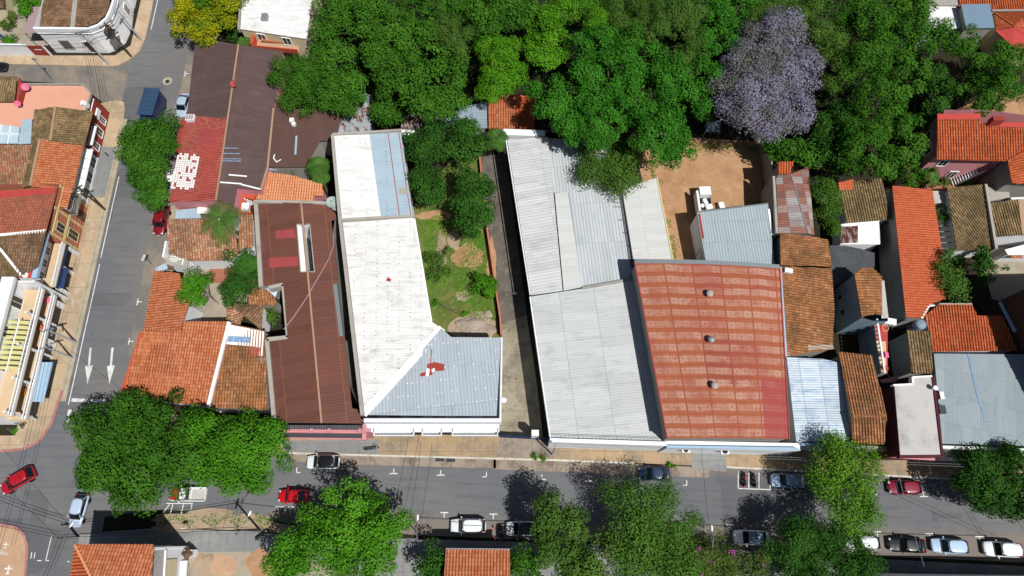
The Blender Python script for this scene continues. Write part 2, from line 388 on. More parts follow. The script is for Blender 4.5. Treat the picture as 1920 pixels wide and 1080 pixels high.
def barrel_mat():
    g = G('faded_red_sheet_roof', 0.7, 0.12); uv = g.uv()
    wv_ = g.noise(g.comb(g.ma('MULTIPLY', g.U, 0.5), g.ma('MULTIPLY', g.V, 0.12)), 0.6, 3); bnd = g.ma('DIVIDE', g.ma('ADD', g.V, g.ma('MULTIPLY', wv_, 0.6)), 1.5); b = g.ma('FRACT', bnd)
    lane = g.ma('DIVIDE', g.U, 3.6); wob = g.noise(uv, 0.5, 5, 0.7); w2 = g.noise(uv, 3.0, 4, 0.75)
    bb = g.ma('ADD', b, g.ma('MULTIPLY', g.ma('SUBTRACT', w2, 0.5), 0.2))
    patch = g.ma('MULTIPLY', g.step(bb, 0.3, 0.4), g.step(bb, 0.97, 0.88))
    wr = g.wn(g.comb(g.ma('FLOOR', g.ma('MULTIPLY', g.U, 0.83)), g.ma('FLOOR', bnd), 2.0))
    fl = g.ma('ABSOLUTE', g.ma('SUBTRACT', g.ma('FRACT', lane), 0.5))
    patch = g.ma('MULTIPLY', patch, g.step(fl, 0.49, 0.455))
    patch = g.ma('MULTIPLY', patch, g.ma('MULTIPLY_ADD', wr, 0.45, 0.5))
    patch = g.ma('MULTIPLY', patch, g.step(wob, 0.3, 0.5))
    lw = g.wn(g.comb(g.ma('FLOOR', lane), g.ma('FLOOR', g.ma('DIVIDE', g.V, 6.2)), 4.0))
    base = g.ramp(lw, [(0, lin('b06444', 0.66)), (0.5, lin('ba6e4c', 0.66)), (1, lin('a65642', 0.66))])
    c = g.mix(patch, base, lin('cc9c88', 0.68))
    streak = g.noise(g.comb(g.ma('MULTIPLY', g.U, 0.4), g.ma('MULTIPLY', g.V, 3)), 0.6, 6, 0.7)
    c = g.mix(g.ma('MULTIPLY', g.step(streak, 0.5, 0.8), 0.35), c, lin('bc6a4c', 0.8))
    c = g.mix(g.ma('MULTIPLY', g.step(fl, 0.485, 0.497), 0.5), c, lin('7c2a24', 0.8))
    x = g.ma('MULTIPLY', g.ma('SUBTRACT', g.ma('FRACT', g.ma('DIVIDE', g.U, 1.2)), 0.5), 1.2); y = g.ma('MULTIPLY', g.ma('SUBTRACT', b, 0.65), 1.55)
    d = g.ma('SQRT', g.ma('ADD', g.ma('MULTIPLY', x, x), g.ma('MULTIPLY', y, y)))
    c = g.mix(g.ma('MULTIPLY', g.ma('LESS_THAN', d, 0.075), g.ma('GREATER_THAN', wr, 0.4)), c, lin('74302a', 0.8))
    l2 = g.ma('ABSOLUTE', g.ma('SUBTRACT', g.ma('FRACT', g.ma('DIVIDE', g.U, 1.2)), 0.5)); c = g.mix(g.ma('MULTIPLY', g.step(l2, .45, .485), .45), c, lin('96483c', .7))
    blm = g.noise(uv, 0.16, 6, 0.7); c = g.mix(g.ma('MULTIPLY', g.step(blm, 0.46, 0.62), 0.6), c, lin('a85646', 0.72)); c = g.mix(g.ma('MULTIPLY', g.step(g.noise(uv, 4.0, 5, 0.75), 0.55, 0.8), 0.35), c, lin('8a4a3a', 0.7))
    cor = g.ma('MULTIPLY', g.step(g.U, 14.6, 14.9), g.step(g.V, 7.4, 7.2)); c = g.mix(g.ma('MULTIPLY', cor, 0.75), c, lin('a8484c', 0.74))
    g.bump(g.ma('SINE', g.ma('MULTIPLY', g.V, 2 * PI / 0.38)), 0.008)
    return g.col(c)
M['m_barrel'] = barrel_mat()
M['white_wall'] = stucco('white_stucco', 'eef0f2', 'b9b6ae', 0.3, k=0.85)
M['cream_wall'] = stucco('cream_stucco', 'e6d8b4', 'b0a080', 0.3)
M['grey_wall'] = stucco('grey_render', 'a09c94', '6e6a62', 0.5)
M['pink_wall'] = stucco('pink_stucco', 'd8949a', 'a86c6c', 0.4)
M['red_wall'] = stucco('brick_red_stucco', 'a04238', '702e28', 0.3)
M['terra_wall'] = stucco('terracotta_stucco', 'c4573c', '8e4030', 0.3)
M['brick_wall'] = stucco('orange_brick_stucco', 'c4785e', '946050', 0.35)
M['blue_wall'] = stucco('pale_blue_stucco', 'a8c4dc', '8098b0', 0.3)
M['slate_wall'] = stucco('weathered_blue_grey_render', '7e929e', '58666e', 0.45)
M['maroon'] = stucco('dark_maroon_paint', '5c2a30', '46222a', 0.3)
M['dark_wall'] = stucco('dark_brown_render', '4a3c36', '382e2a', 0.4)
M['navy'] = stucco('navy_blue_paint', '2c4470', '20304e', 0.3)
M['beige'] = stucco('beige_trim_paint', 'dcc690', 'a89868', 0.3)
M['terrace'] = stucco('coral_terrace_screed', 'e0a68c', 'c89078', 0.35, scale=0.3)
M['tan_floor'] = stucco('tan_floor_screed', 'd8bc98', 'a88e6c', 0.35)
M['concrete'] = stucco('concrete', 'b0aaa0', '7c766c', 0.5, scale=0.4)
M['concrete_flat'] = stucco('stained_concrete_slab', 'c8c4c0', '6c665e', 0.55, scale=0.22)
M['white_paint'] = stucco('white_roof_paint', 'f4f4f0', 'c8c4b8', 0.2, k=0.88)
M['bluewash'] = stucco('blue_wash_paint', '6f94b8', 'd8e2ea', 0.6, scale=2.0)
M['pinkred_paint'] = stucco('pinkish_red_paint', 'a84c4c', '8c3e40', 0.3)
M['redlead'] = stucco('red_lead_primer', 'a8463c', '8c4034', 0.3)
M['mauve'] = stucco('mauve_sheet', 'a88e90', '8c7678', 0.3)
M['yellow_slat'] = plain('pale_yellow_paint', 'd8d490')
M['dark'] = plain('dark_opening', '1c1c1e', 0.7)
M['black'] = plain('black_rubber', '1a1a1c', 0.8)
M['metal_grey'] = plain('galvanised_steel', '9ea4a8', 0.4, 0.5, metal=0.4)
M['dark_metal'] = plain('dark_steel', '3c3c40', 0.5, 0.4)
M['white'] = plain('white_enamel', 'eeeeec', 0.4, 0.4, k=0.9, var=0.05)
M['pink'] = plain('hot_pink_plastic', 'f0709a', 0.4)
M['redpaint'] = plain('red_plastic', 'c04a48', 0.5)
M['bluebarrel'] = plain('blue_plastic', '2c5c9c', 0.4)
M['tank_grey'] = plain('grey_tank_plastic', '8798a6', 0.5)
M['dishgrey'] = plain('grey_green_dish_mesh', 'a4b4ac', 0.6)
M['glass'] = glassy('dark_window_glass', '1b232b')
M['skyglass'] = glassy('pale_rooflight_glass', 'b8ccd8', 0.2, 0.8)
M['wood'] = stucco('weathered_timber', '6e5440', '4c3a2c', 0.5)
M['pole_con'] = stucco('pole_concrete', 'b4b6b8', '8a8a88', 0.4)
M['pole_wood'] = stucco('dark_timber_pole', '5c4434', '3c2c22', 0.4)
M['wire'] = plain('black_cable', '242426', 0.7)
M['wire_light'] = plain('grey_cable', '8c8e90', 0.6)
M['lampglass'] = plain('lamp_lens', 'f0f2f4', 0.3, k=0.9)
M['orange_cloth'] = plain('orange_cloth', 'e8a030')
M['mark'] = groundmat('worn_road_paint', 'e6e6e0', 'b8b8b4', '808284', 0.8, 3.5, 0.8, k=0.85)
M['asphalt'] = groundmat('asphalt', '75777b', '8a8580', '66686e', 0.09, 0.35, 0.75, k=0.78)
def roadmat():
    g = G('street_asphalt', 0.92, 0.15); p = g.pos(); sp = g.n('SeparateXYZ'); g.l(p, sp.inputs[0]); X_, Y_ = sp.outputs[0], sp.outputs[1]
    t = g.ma('ADD', Y_, g.ma('MULTIPLY', X_, 0.026)); a = g.noise(p, 0.09, 8, 0.68, .4); b_ = g.noise(p, 0.6, 8, 0.72); f = g.noise(p, 9, 4, .75)
    c = g.mix(g.ma('MULTIPLY', g.step(a, .4, .65), .7), lin('74767a', .76), lin('85827e', .76))
    st = g.noise(g.comb(g.ma('MULTIPLY', X_, .12), g.ma('MULTIPLY', t, 1.6)), 1.0, 5, .65); c = g.mix(g.ma('MULTIPLY', g.step(st, .45, .7), .5), c, lin('5e6066', .76))
    vo = g.n('TexVoronoi', feature='F1', distance='CHEBYCHEV'); vo.inputs['Scale'].default_value = .16; g.l(p, vo.inputs['Vector']); pw = g.wn(vo.outputs['Color'])
    c = g.mix(g.ma('MULTIPLY', g.step(pw, .72, .76), .38), c, lin('55565a', .76))
    for lo, hi in ((2.6, .6), (7.2, 9.2)): c = g.mix(g.ma('MULTIPLY', g.ma('MULTIPLY', g.step(g.ma('ADD', t, g.ma('MULTIPLY', g.ma('SUBTRACT', b_, .5), 5.0)), lo, hi), .75), g.step(X_, -60, -40)), c, lin('94867a', .74))
    oil = g.noise(p, 1.3, 4, .8); c = g.mix(g.ma('MULTIPLY', g.step(oil, .63, .72), .55), c, lin('46464a', .76))
    c = g.mix(g.ma('MULTIPLY', g.ma('SUBTRACT', f, .3), .5), c, lin('3c3d40', .76))
    cn = g.n('TexVoronoi', feature='DISTANCE_TO_EDGE'); cn.inputs['Scale'].default_value = .5; wv = g.n('VectorMath', operation='ADD'); nz = g.n('TexNoise'); nz.inputs['Scale'].default_value = 1.2; nz.inputs['Detail'].default_value = 6; g.l(p, nz.inputs['Vector']); g.l(p, wv.inputs[0]); g.l(nz.outputs['Color'], wv.inputs[1]); g.l(wv.outputs[0], cn.inputs['Vector'])
    cr = g.ma('MULTIPLY', g.step(cn.outputs['Distance'], .02, .004), g.step(g.noise(p, .25, 4), .54, .62)); c = g.mix(g.ma('MULTIPLY', cr, .3), c, lin('3c3c40', .76))
    g.bump(f, .02); return g.col(c)
M['asphalt'] = roadmat()
M['asphalt2'] = groundmat('dusty_asphalt', '7a7672', 'a69682', '69696b', 0.12, 0.4, 0.85, k=0.78)
M['pave_tan'] = groundmat('ochre_paving', 'ceb494', 'ae9a80', 'dccdb4', 0.22, 0.6, 0.85, k=0.74, joints=[(3.1, 0.09), (3.6, 0.08)])
M['pave_ochre'] = groundmat('mustard_paving', 'bda280', '908472', 'ccb694', 0.3, 1.1, 0.85, k=0.74, joints=[(2.4, 0.06), (5, 0.06)])
M['pave_grey'] = groundmat('grey_paving', '8d8e8e', 'a5a39c', '77756f', 0.25, 1.0, 0.7, k=0.78, joints=[(2.2, 0.07), (2.2, 0.06)])
M['gutter'] = groundmat('stained_gutter_concrete', 'a8998a', '6e6256', 'bcae9c', 0.35, 1.2, 0.8, k=0.76, joints=[(2.6, 0.09), (50, 0.01)])
M['kerb'] = groundmat('kerb_concrete', 'c0b49c', 'a09480', '8c8272', 0.3, 1.5, 0.7, k=0.76)
M['kerb_w'] = groundmat('whitewashed_kerb', 'dcd8cc', 'b8b2a4', '9a9488', 0.4, 1.5, 0.7, k=0.8)
M['kerb_red'] = groundmat('faded_red_kerb', 'bc8480', 'a87470', 'ccaca4', 0.4, 1.5, 0.7, k=0.75)
M['pave_terra'] = groundmat('terracotta_paving', 'cfa888', 'b8927a', 'dcc0a4', 0.2, 0.8, 0.6, k=0.74)
M['alley'] = groundmat('mossy_alley_concrete', '746c64', '56504a', '9a9080', 0.3, 0.9, 0.85, k=0.76, joints=[(50, .01), (3.8, 0.09)])
M['alley2'] = groundmat('sandy_alley_concrete', 'aaa08a', '7e7666', '645c52', 0.35, 0.8, 0.9, k=0.76, joints=[(50, .01), (3.8, 0.09)])
M['dirt'] = groundmat('red_dirt', 'c69a74', 'ac825c', 'd6b48e', 0.22, 0.8, 0.9, k=0.72, specks='946a50')
M['dirt_dry'] = groundmat('dry_verge_soil', 'b8a088', '9a866e', 'c8b49a', 0.3, 1.0, 0.85, k=0.74, specks='7c6a50')
M['soil'] = groundmat('leaf_litter_soil', '343024', '2a281e', '443a2a', 0.2, 0.9, 0.7, k=0.8, specks='4a4430')
M['lawn'] = groundmat('patchy_lawn', '5f7434', '8a8448', '9c8058', 0.28, 0.9, 0.9, k=0.7, specks='4a6c24')
M['rock'] = groundmat('pale_rock', 'b0a090', '8c8074', 'c8bca8', 0.5, 1.5, 0.7, k=0.78)
M['yard'] = groundmat('yard_concrete', 'b8ac98', '9c9080', '8a7e70', 0.2, 0.8, 0.7, k=0.74)
M['brickyard'] = groundmat('red_brick_paving', 'a87058', '98644c', 'b88468', 0.3, 1.0, 0.6, k=0.76)

# ------------------------------------------------------------------ ground
def gpoly(name, pts, mat, z, thick=0.0, world=False, **k):
    mb = MB(); q = [Vector((p[0], p[1], z)) if world else P(p[0], p[1], z) for p in pts]
    if thick: mb.slab(q, thick)
    else: mb.poly(q)
    return struct(name, mb, M[mat], **k)
def soil_patch(px, py, rx, ry, mat='dirt', z=.036, nm='bare_soil'):
    rr = random.Random(px); gpoly(nm, [(px + rx * math.cos(k * PI / 12) * (1 + .16 * math.sin(k * .9 + px) + rr.uniform(-.06, .06)), py + ry * math.sin(k * PI / 12) * (1 + .16 * math.sin(k * 1.3 + py) + rr.uniform(-.06, .06))) for k in range(24)], mat, z)
mb = MB(); mb.poly([(-260, -140, 0), (260, -140, 0), (260, 300, 0), (-260, 300, 0)]); struct('ground', mb, M['soil'])
side = gpoly('side_street', [(-60, 116), (210, 124), (240, 112), (330, 100), (330, 225), (246, 240), (190, 190), (150, 158), (-60, 146)], 'asphalt2', 0.005)
street = gpoly('street', [(-60.6, -30), (-50.9, -30), (-50.9, 130), (-60.6, 130)], 'asphalt', 0.010, world=True)
main = gpoly('main_road', [(-160, 842), (50, 826), (105, 770), (226, 780), (250, 845), (547, 851), (1039, 864), (1360, 877), (1840, 902), (2120, 916), (2120, 1064), (1720, 1045), (1340, 1022), (1000, 1012), (780, 1003), (560, 985), (480, 968), (300, 955), (150, 975), (150, 1000), (20, 1000), (-160, 995)], 'asphalt', 0.015)
dust = gpoly('road_shoulder', [(-51.9, 19), (-48, 19), (-47.5, 92), (-51.6, 92), (-52.2, 40)], 'asphalt2', 0.022, world=True)
for pts in ([(548, 851), (770, 857), (930, 861), (930, 878), (700, 872), (550, 866)], [(925, 861), (1040, 865), (1332, 877), (1328, 896), (1040, 884), (925, 880)]):
    gpoly('gutter', pts, 'gutter', 0.021)
gpoly('gutter', [(-59.7, 16.5), (-59.0, 16.5), (-59.0, 60), (-59.7, 60)], 'kerb', 0.02, world=True)
# pavements with real kerb height
PV = 0.13
gpoly('pavement', [(-160, 98), (100, 104), (215, 104), (245, 85), (264, 0), (276, -60), (296, -60), (284, 20), (272, 72), (262, 95), (244, 110), (222, 122), (205, 124), (-160, 116)], 'pave_tan', PV, PV)
wp = [(-64.5, 12), (-64.5, 62.6), (-61.5, 63.4), (-60.2, 63), (-59.8, 61.5), (-59.7, 60), (-59.7, 17.5), (-60.2, 13.6), (-61.2, 11.3), (-63, 10.3), (-66, 10.0), (-90, 9.8), (-90, 12)]
gpoly('pavement', wp, 'pave_tan', PV, PV, world=True)
gpoly('pavement', [(-64.4, 46.5), (-59.8, 46.5), (-59.8, 55.0), (-64.4, 55.0)], 'pave_grey', PV + .005, world=True)
def kerb(pts, mat, w=0.28, world=True, z=PV + 0.01):
    mb = MB(); q = [Vector((p[0], p[1], 0)) if world else P(p[0], p[1], 0) for p in pts]
    for a, b in zip(q[:-1], q[1:]): mb.bar(a, b, w, 0.0, z)
    return struct('kerb', mb, M[mat])
kerb([(-59.7, 60), (-59.7, 40), (-59.72, 18)], 'kerb')
kerb([(-59.74, 17.9), (-60.2, 13.6), (-61.2, 11.3), (-63, 10.3), (-66, 10.0), (-90, 9.8)], 'kerb_red', 0.35)
gpoly('pavement', [(518, 850), (547, 849), (1039, 862), (1360, 875), (1840, 900), (2120, 914), (2120, 890), (1780, 852), (1490, 832), (1030, 822), (935, 815), (690, 815), (518, 815)], 'pave_ochre', PV, PV)
kerb([(520, 851), (547, 850), (1039, 863), (1190, 869)], 'kerb_w', 0.22, False)
kerb([(1362, 876), (1740, 896), (1845, 901), (2120, 915)], 'kerb_w', 0.22, False)
gpoly('pavement', [(214, 800), (226, 770), (520, 790), (520, 850), (380, 848), (252, 846), (226, 838)], 'pave_tan', PV - .004, PV - .004)
gpoly('pavement', [(530, 826), (712, 824), (712, 852), (530, 847)], 'pave_grey', PV + .006)
gpoly('driveway', [(938, 822), (1030, 826), (1040, 858), (930, 857)], 'gutter', PV + .007)
gpoly('driveway', [(1298, 838), (1362, 841), (1362, 885), (1296, 878)], 'pave_grey', PV + .007)
gpoly('pavement', [(-160, 986), (8, 985), (30, 989), (44, 1003), (51, 1022), (50, 1048), (42, 1130), (-160, 1130)], 'pave_terra', PV, PV)
kerb([(-160, 985), (8, 984), (30, 988), (45, 1002), (52, 1022), (51, 1048), (43, 1130)], 'kerb_red', 0.3, False)
gpoly('pavement', [(150, 1001), (292, 990), (352, 992), (482, 998), (560, 1004), (780, 1010), (1000, 1018), (1340, 1028), (1720, 1052), (2120, 1072), (2120, 1140), (120, 1140)], 'pave_grey', PV, PV)
gpoly('verge', [(292, 964), (420, 962), (496, 975), (560, 988), (552, 1000), (480, 996), (352, 990), (292, 985)], 'dirt_dry', 0.05, 0.05)
soil_patch(330, 975, 40, 9, 'dirt_dry', .052, 'verge'); soil_patch(400, 960, 44, 7, 'dirt_dry', .055, 'verge'); soil_patch(470, 972, 36, 9, 'dirt_dry', .058, 'verge'); soil_patch(330, 990, 40, 8, 'dirt_dry', PV + .004, 'verge')
gpoly('yard', [(352, 1036), (470, 1034), (520, 1140), (330, 1140)], 'yard', PV + .006); soil_patch(385, 1062, 22, 26, 'dirt_dry', PV + .009); soil_patch(492, 1060, 30, 30, 'dirt', PV + .010); soil_patch(420, 1062, 26, 24, 'pave_terra', PV + .012, 'round_paving')
gpoly('garden_path', [(560, 1060), (625, 1050), (632, 1140), (570, 1140)], 'yard', PV + .008)
# courtyards and open ground
gpoly('alley', [(900, 295), (948, 285), (1002, 700), (1018, 822), (935, 822), (938, 640), (912, 430)], 'alley', 0.03)
gpoly('alley', [(939, 610), (987, 590), (1004, 700), (1019, 828), (935, 825)], 'alley2', 0.035)
gpoly('lawn', [(770, 395), (845, 300), (900, 300), (914, 430), (937, 610), (938, 660), (820, 660), (800, 600)], 'lawn', 0.03)
soil_patch(878, 480, 30, 24); soil_patch(852, 448, 12, 20, 'dirt_dry', .037); soil_patch(828, 470, 10, 34, 'dirt_dry', .038); soil_patch(868, 555, 14, 10, 'dirt_dry', .039); soil_patch(890, 612, 46, 26, 'dirt_dry', .0405); soil_patch(922, 500, 9, 50, 'dirt', .0385)
soil_patch(815, 404, 34, 9)
gpoly('dirt_yard', [(1190, 268), (1300, 258), (1440, 266), (1440, 520), (1240, 520)], 'dirt', 0.03)
gpoly('dirt_yard', [(1870, 170), (2000, 150), (2000, 240), (1700, 260), (1740, 230)], 'dirt', 0.03)
gpoly('courtyard', [(345, 486), (480, 488), (480, 570), (425, 612), (345, 612)], 'yard', 0.03)
gpoly('courtyard', [(392, 490), (440, 490), (430, 532), (394, 530)], 'brickyard', 0.036)
gpoly('courtyard', [(1830, 455), (1990, 430), (1990, 600), (1860, 560)], 'yard', 0.03)
gpoly('courtyard', [(1700, 300), (1900, 300), (1880, 355), (1720, 360)], 'brickyard', 0.03)
gpoly('courtyard', [(-80, -60), (110, -60), (90, 85), (-80, 90)], 'yard', 0.03)
gpoly('courtyard', [(455, 60), (640, 30), (640, 110), (470, 110)], 'pave_terra', 0.03)
gpoly('courtyard', [(300, 380), (400, 380), (400, 420), (300, 420)], 'yard', 0.032)
gpoly('service_lane', [(625, 250), (660, 250), (700, 800), (650, 800)], 'gutter', 0.028)
# painted markings are parts of the road they lie on
def marks(name, parent, quads, z):
    mb = MB()
    for q in quads: mb.poly([Vector((p[0], p[1], z)) for p in q])
    struct(name, mb, M['mark'], parent=parent)
def wq(a, b, w):
    a, b = Vector(a), Vector(b); d = (b - a).normalized(); n = Vector((-d.y, d.x)) * w / 2
    return [a - n, b - n, b + n, a + n]
def p2(x, y): return P(x, y, 0).to_2d()
for a, b in ((16, 36), (37, 50), (77, 95)):
    marks('edge_line', street, [wq((-58.55, a), (-58.5, b), 0.13)], 0.016)
for x, y in ((170, 652), (211, 652)):
    p = p2(x, y); q = p2(x - 6, y + 68); d = (q - p).normalized(); n = Vector((-d.y, d.x)); m = p + (q - p) * 0.5
    marks('lane_arrow', street, [wq(p, m, 0.3), [m - n * .52, q, m + n * .52]], 0.016)
marks('stop_line', street, [wq(p2(134, 750), p2(164, 751), .45), wq(p2(170, 751), p2(200, 752), .4)], 0.021)
marks('crossing_bar', main, [wq(p2(131, 768), p2(127, 795), .45)], 0.021)
def tee(x, y, par, z, up=True, ell=0, vert=False):
    p = p2(x, y); a = Vector((0, 1)) if up else Vector((0, -1)); r = Vector((1, 0))
    if vert: a, r = Vector((1, 0)), Vector((0, 1))
    lo, hi = (0 if ell > 0 else -.5), (0 if ell < 0 else .5)
    marks('parking_mark', par, [wq(p + r * lo, p + r * hi, .14), wq(p + a * .07, p + a * .62, .13)], z)
for x, y, e in ((556, 886, 1), (738, 888, 0), (826, 891, 0), (912, 894, -1), (1016, 899, 1), (1104, 902, 0), (1200, 906, 1), (1288, 910, -1), (1638, 927, 1), (1732, 931, 0)):
    tee(x, y, main, 0.027, True, e)
for x, y in ((833, 961), (925, 964), (1370, 984), (1644, 997), (1742, 1001), (1836, 1006)):
    tee(x, y, main, 0.027, False)
for x, y in ((258, 566), (242, 640), (347, 138)): tee(x, y, dust if y > 200 else street, 0.028, vert=True)
marks('parking_mark', main, [wq(p2(a[0], a[1]), p2(b[0], b[1]), .12) for a, b in (((312, 944), (362, 944)), ((318, 946), (302, 966)), ((324, 946), (319, 966)), ((344, 946), (339, 967)), ((360, 946), (358, 956)))], 0.028)
marks('parking_mark', main, [wq(p2(a[0], a[1]), p2(b[0], b[1]), .12) for a, b in (((515, 950), (560, 951)), ((554, 952), (553, 963)), ((535, 952), (533, 964)))], 0.028)
marks('parking_mark', main, [wq(p2(a[0], a[1]), p2(b[0], b[1]), .12) for a, b in (((1384, 916), (1445, 918)), ((1384, 884), (1384, 915)), ((1404, 886), (1404, 915)), ((1423, 886), (1423, 916)), ((1444, 892), (1444, 917)))], 0.028)
marks('parking_mark', main, [wq(p2(a[0], a[1]), p2(b[0], b[1]), .12) for a, b in (((97, 1005), (86, 1051)), ((70, 1051), (78, 1051)), ((85, 1051), (92, 1051)), ((127, 1053), (131, 1053)), ((60, 1035), (58, 1047)), ((66, 1036), (64, 1047)))], 0.028)
def cross_mark(x, y, s):
    p = p2(x, y); q = []
    for a, b in (((0, -1), (0, 1)), ((-1, .25), (1, .25)), ((-.45, -.9), (.45, -.9))): q.append(wq(p + Vector(a) * s, p + Vector(b) * s, .26 * s + .05))
    mb = MB()
    for z, k in enumerate(q): mb.poly([Vector((v[0], v[1], PV + .006 + z * .003)) for v in k])
    struct('painted_motif', mb, M['mark'])
cross_mark(17, 1068, .5); cross_mark(12, 1022, .35)
mb = MB()
for i in range(5): mb.poly([Vector((v[0], v[1], PV + .006)) for v in wq(p2(0 + i * 3.5, 1031 + i), p2(2 + i * 3, 1039 + i * .6), .1)])
struct('painted_motif', mb, M['mark'])
mb = MB(); mb.lathe(P(314, 152, 0) + Vector((0, 0, .012)), [(0.75, 0), (0.72, .012), (0, .012)], 20); struct('manhole_surround', mb, M['kerb'])
mb = MB(); mb.lathe(P(314, 153, 0) + Vector((0, 0, .026)), [(0.36, 0), (0.34, .012), (0, .012)], 16); struct('manhole_cover', mb, M['dark_metal'])
for x, y in ((825, 860), (845, 861)):
    mb = MB(); c = P(x, y, .03); mb.box(c, (1.15, .7, .04))
    for i in range(6): mb.box(c + Vector((-.45 + i * .18, 0, .03)), (.05, .6, .02))
    struct('drain_grate', mb, M['dark_metal'])
# boulders in the garden
def boulder(px, py, rx, ry, rz, label):
    bm = bmesh.new(); bmesh.ops.create_icosphere(bm, subdivisions=3, radius=1)
    rr = random.Random(int(px)); ph = [rr.uniform(0, 6) for _ in range(6)]
    for v in bm.verts:
        d = v.co.normalized(); n = math.sin(d.x * 3 + ph[0]) * .14 + math.sin(d.y * 4.2 + ph[1]) * .12 + math.sin(d.z * 5 + d.x * 4 + ph[2]) * .1 + math.sin(d.y * 9 + ph[3]) * .05
        v.co = Vector((d.x * rx, d.y * ry, d.z * rz)) * (1 + n)
    me = bpy.data.meshes.new('boulder'); bm.to_mesh(me); bm.free(); me.materials.append(M['rock'])
    o = bpy.data.objects.new('boulder', me); o.location = P(px, py, 0); COL.objects.link(o); o['label'] = label; o['category'] = 'rock'; o['group'] = 'pale rocks at the end of the lawn'
boulder(880, 610, 2.0, 1.3, .5, 'broad flat grey rock outcrop at the end of the lawn beside the blue-grey roof')
boulder(905, 618, 1.6, 1.1, .4, 'pinkish flat rock at the end of the lawn nearest the alley wall')
boulder(913, 590, .8, .5, .25, 'small pale rock above the two broad rocks on the lawn')
pm_ = bmesh.new()
for k in range(420):
    y = R.random(); px, py = (R.uniform(1225, 1415), R.uniform(275, 480)) if k % 3 else (R.uniform(800, 930), R.uniform(420, 630))
    p = P(px, py, .05); s = R.uniform(.03, .11); m_ = bmesh.ops.create_icosphere(pm_, subdivisions=1, radius=s)
    for v in m_['verts']: v.co = Vector((v.co.x * R.uniform(.7, 1.3), v.co.y * R.uniform(.7, 1.3), v.co.z * .6)) + p
me = bpy.data.meshes.new('pebbles'); pm_.to_mesh(me); pm_.free(); me.materials.append(M['rock']); o = bpy.data.objects.new('pebbles', me); COL.objects.link(o); o['kind'] = 'stuff'
# short grass on the lawn
gv, gf = [], []
LP = [P(*p) for p in ((790, 415), (830, 402), (912, 445), (934, 600), (905, 600), (830, 600), (806, 560))]
def inpoly(x, y, poly):
    c = False; j = len(poly) - 1
    for i in range(len(poly)):
        if (poly[i].y > y) != (poly[j].y > y) and x < (poly[j].x - poly[i].x) * (y - poly[i].y) / (poly[j].y - poly[i].y) + poly[i].x: c = not c
        j = i
    return c
xs = [p.x for p in LP]; ys = [p.y for p in LP]
while len(gf) < 5200:
    x, y = R.uniform(min(xs), max(xs)), R.uniform(min(ys), max(ys))
    if not inpoly(x, y, LP) or math.sin(x * .9) + math.sin(y * .7 + x * .4) < R.uniform(-1.6, .9): continue
    a = R.uniform(0, 2 * PI); w = R.uniform(.05, .1); h = R.uniform(.08, .22); dx, dy = math.cos(a), math.sin(a); i = len(gv)
    gv += [(x - dy * w, y + dx * w, .03), (x + dy * w, y - dx * w, .03), (x + dx * h * 1.2, y + dy * h * 1.2, .03 + h)]; gf.append((i, i + 1, i + 2))
me = bpy.data.meshes.new('grass'); me.from_pydata(gv, [], gf)
gm = G('grass_blades', 0.8, 0.1); me.materials.append(gm.col(gm.ramp(gm.noise(gm.pos(), 0.8, 4), [(0.3, lin('6f8a30', .8)), (0.6, lin('4c8424', .8)), (0.8, lin('98943c', .8))])))
i0 = len(gv)
for k in range(2600):          # dry tufts along the edges of the dirt yard and verge
    t_ = R.random(); px, py = ((1215 + 45 * t_ + abs(R.gauss(0, 7)), 300 + 185 * t_), (1225 + 190 * t_, 272 + abs(R.gauss(0, 8))), (300 + 250 * t_, 978 + R.gauss(0, 7)))[k % 3]
    if math.sin(px * .13) + math.sin(py * .17) < -.3: continue
    p = P(px, py, .05 if k % 3 < 2 else .08); a = R.uniform(0, 2 * PI); w = R.uniform(.04, .08); h = R.uniform(.08, .2); dx, dy = math.cos(a), math.sin(a); i = len(gv)
    gv += [(p.x - dy * w, p.y + dx * w, p.z), (p.x + dy * w, p.y - dx * w, p.z), (p.x + dx * h * 1.2, p.y + dy * h * 1.2, p.z + h)]; gf.append((i, i + 1, i + 2))
me.clear_geometry(); me.from_pydata(gv, [], gf)
o = bpy.data.objects.new('grass', me); COL.objects.link(o); o['kind'] = 'stuff'
# ------------------------------------------------------------------ buildings
def V(p, plane=None, lift=0.0):
    if isinstance(p, Vector): return p
    if len(p) == 3: return P(*p) + Vector((0, 0, lift))
    return plane.on(p[0], p[1], lift)

def inset_poly(p, d):
    n = len(p); a = sum(p[i].x * p[(i + 1) % n].y - p[(i + 1) % n].x * p[i].y for i in range(n)); s = 1 if a > 0 else -1; out = []
    for i in range(n):
        e1 = (p[i] - p[i - 1]).to_2d(); e2 = (p[(i + 1) % n] - p[i]).to_2d()
        if e1.length < 1e-6 or e2.length < 1e-6: out.append(p[i].copy()); continue
        e1.normalize(); e2.normalize(); n1 = Vector((-e1.y, e1.x)) * s; n2 = Vector((-e2.y, e2.x)) * s
        b = n1 + n2
        b = b / max(0.35, b.length_squared) * 2 if b.length > 1e-3 else n1
        out.append(p[i] + Vector((b.x, b.y, 0)) * d)
    return out

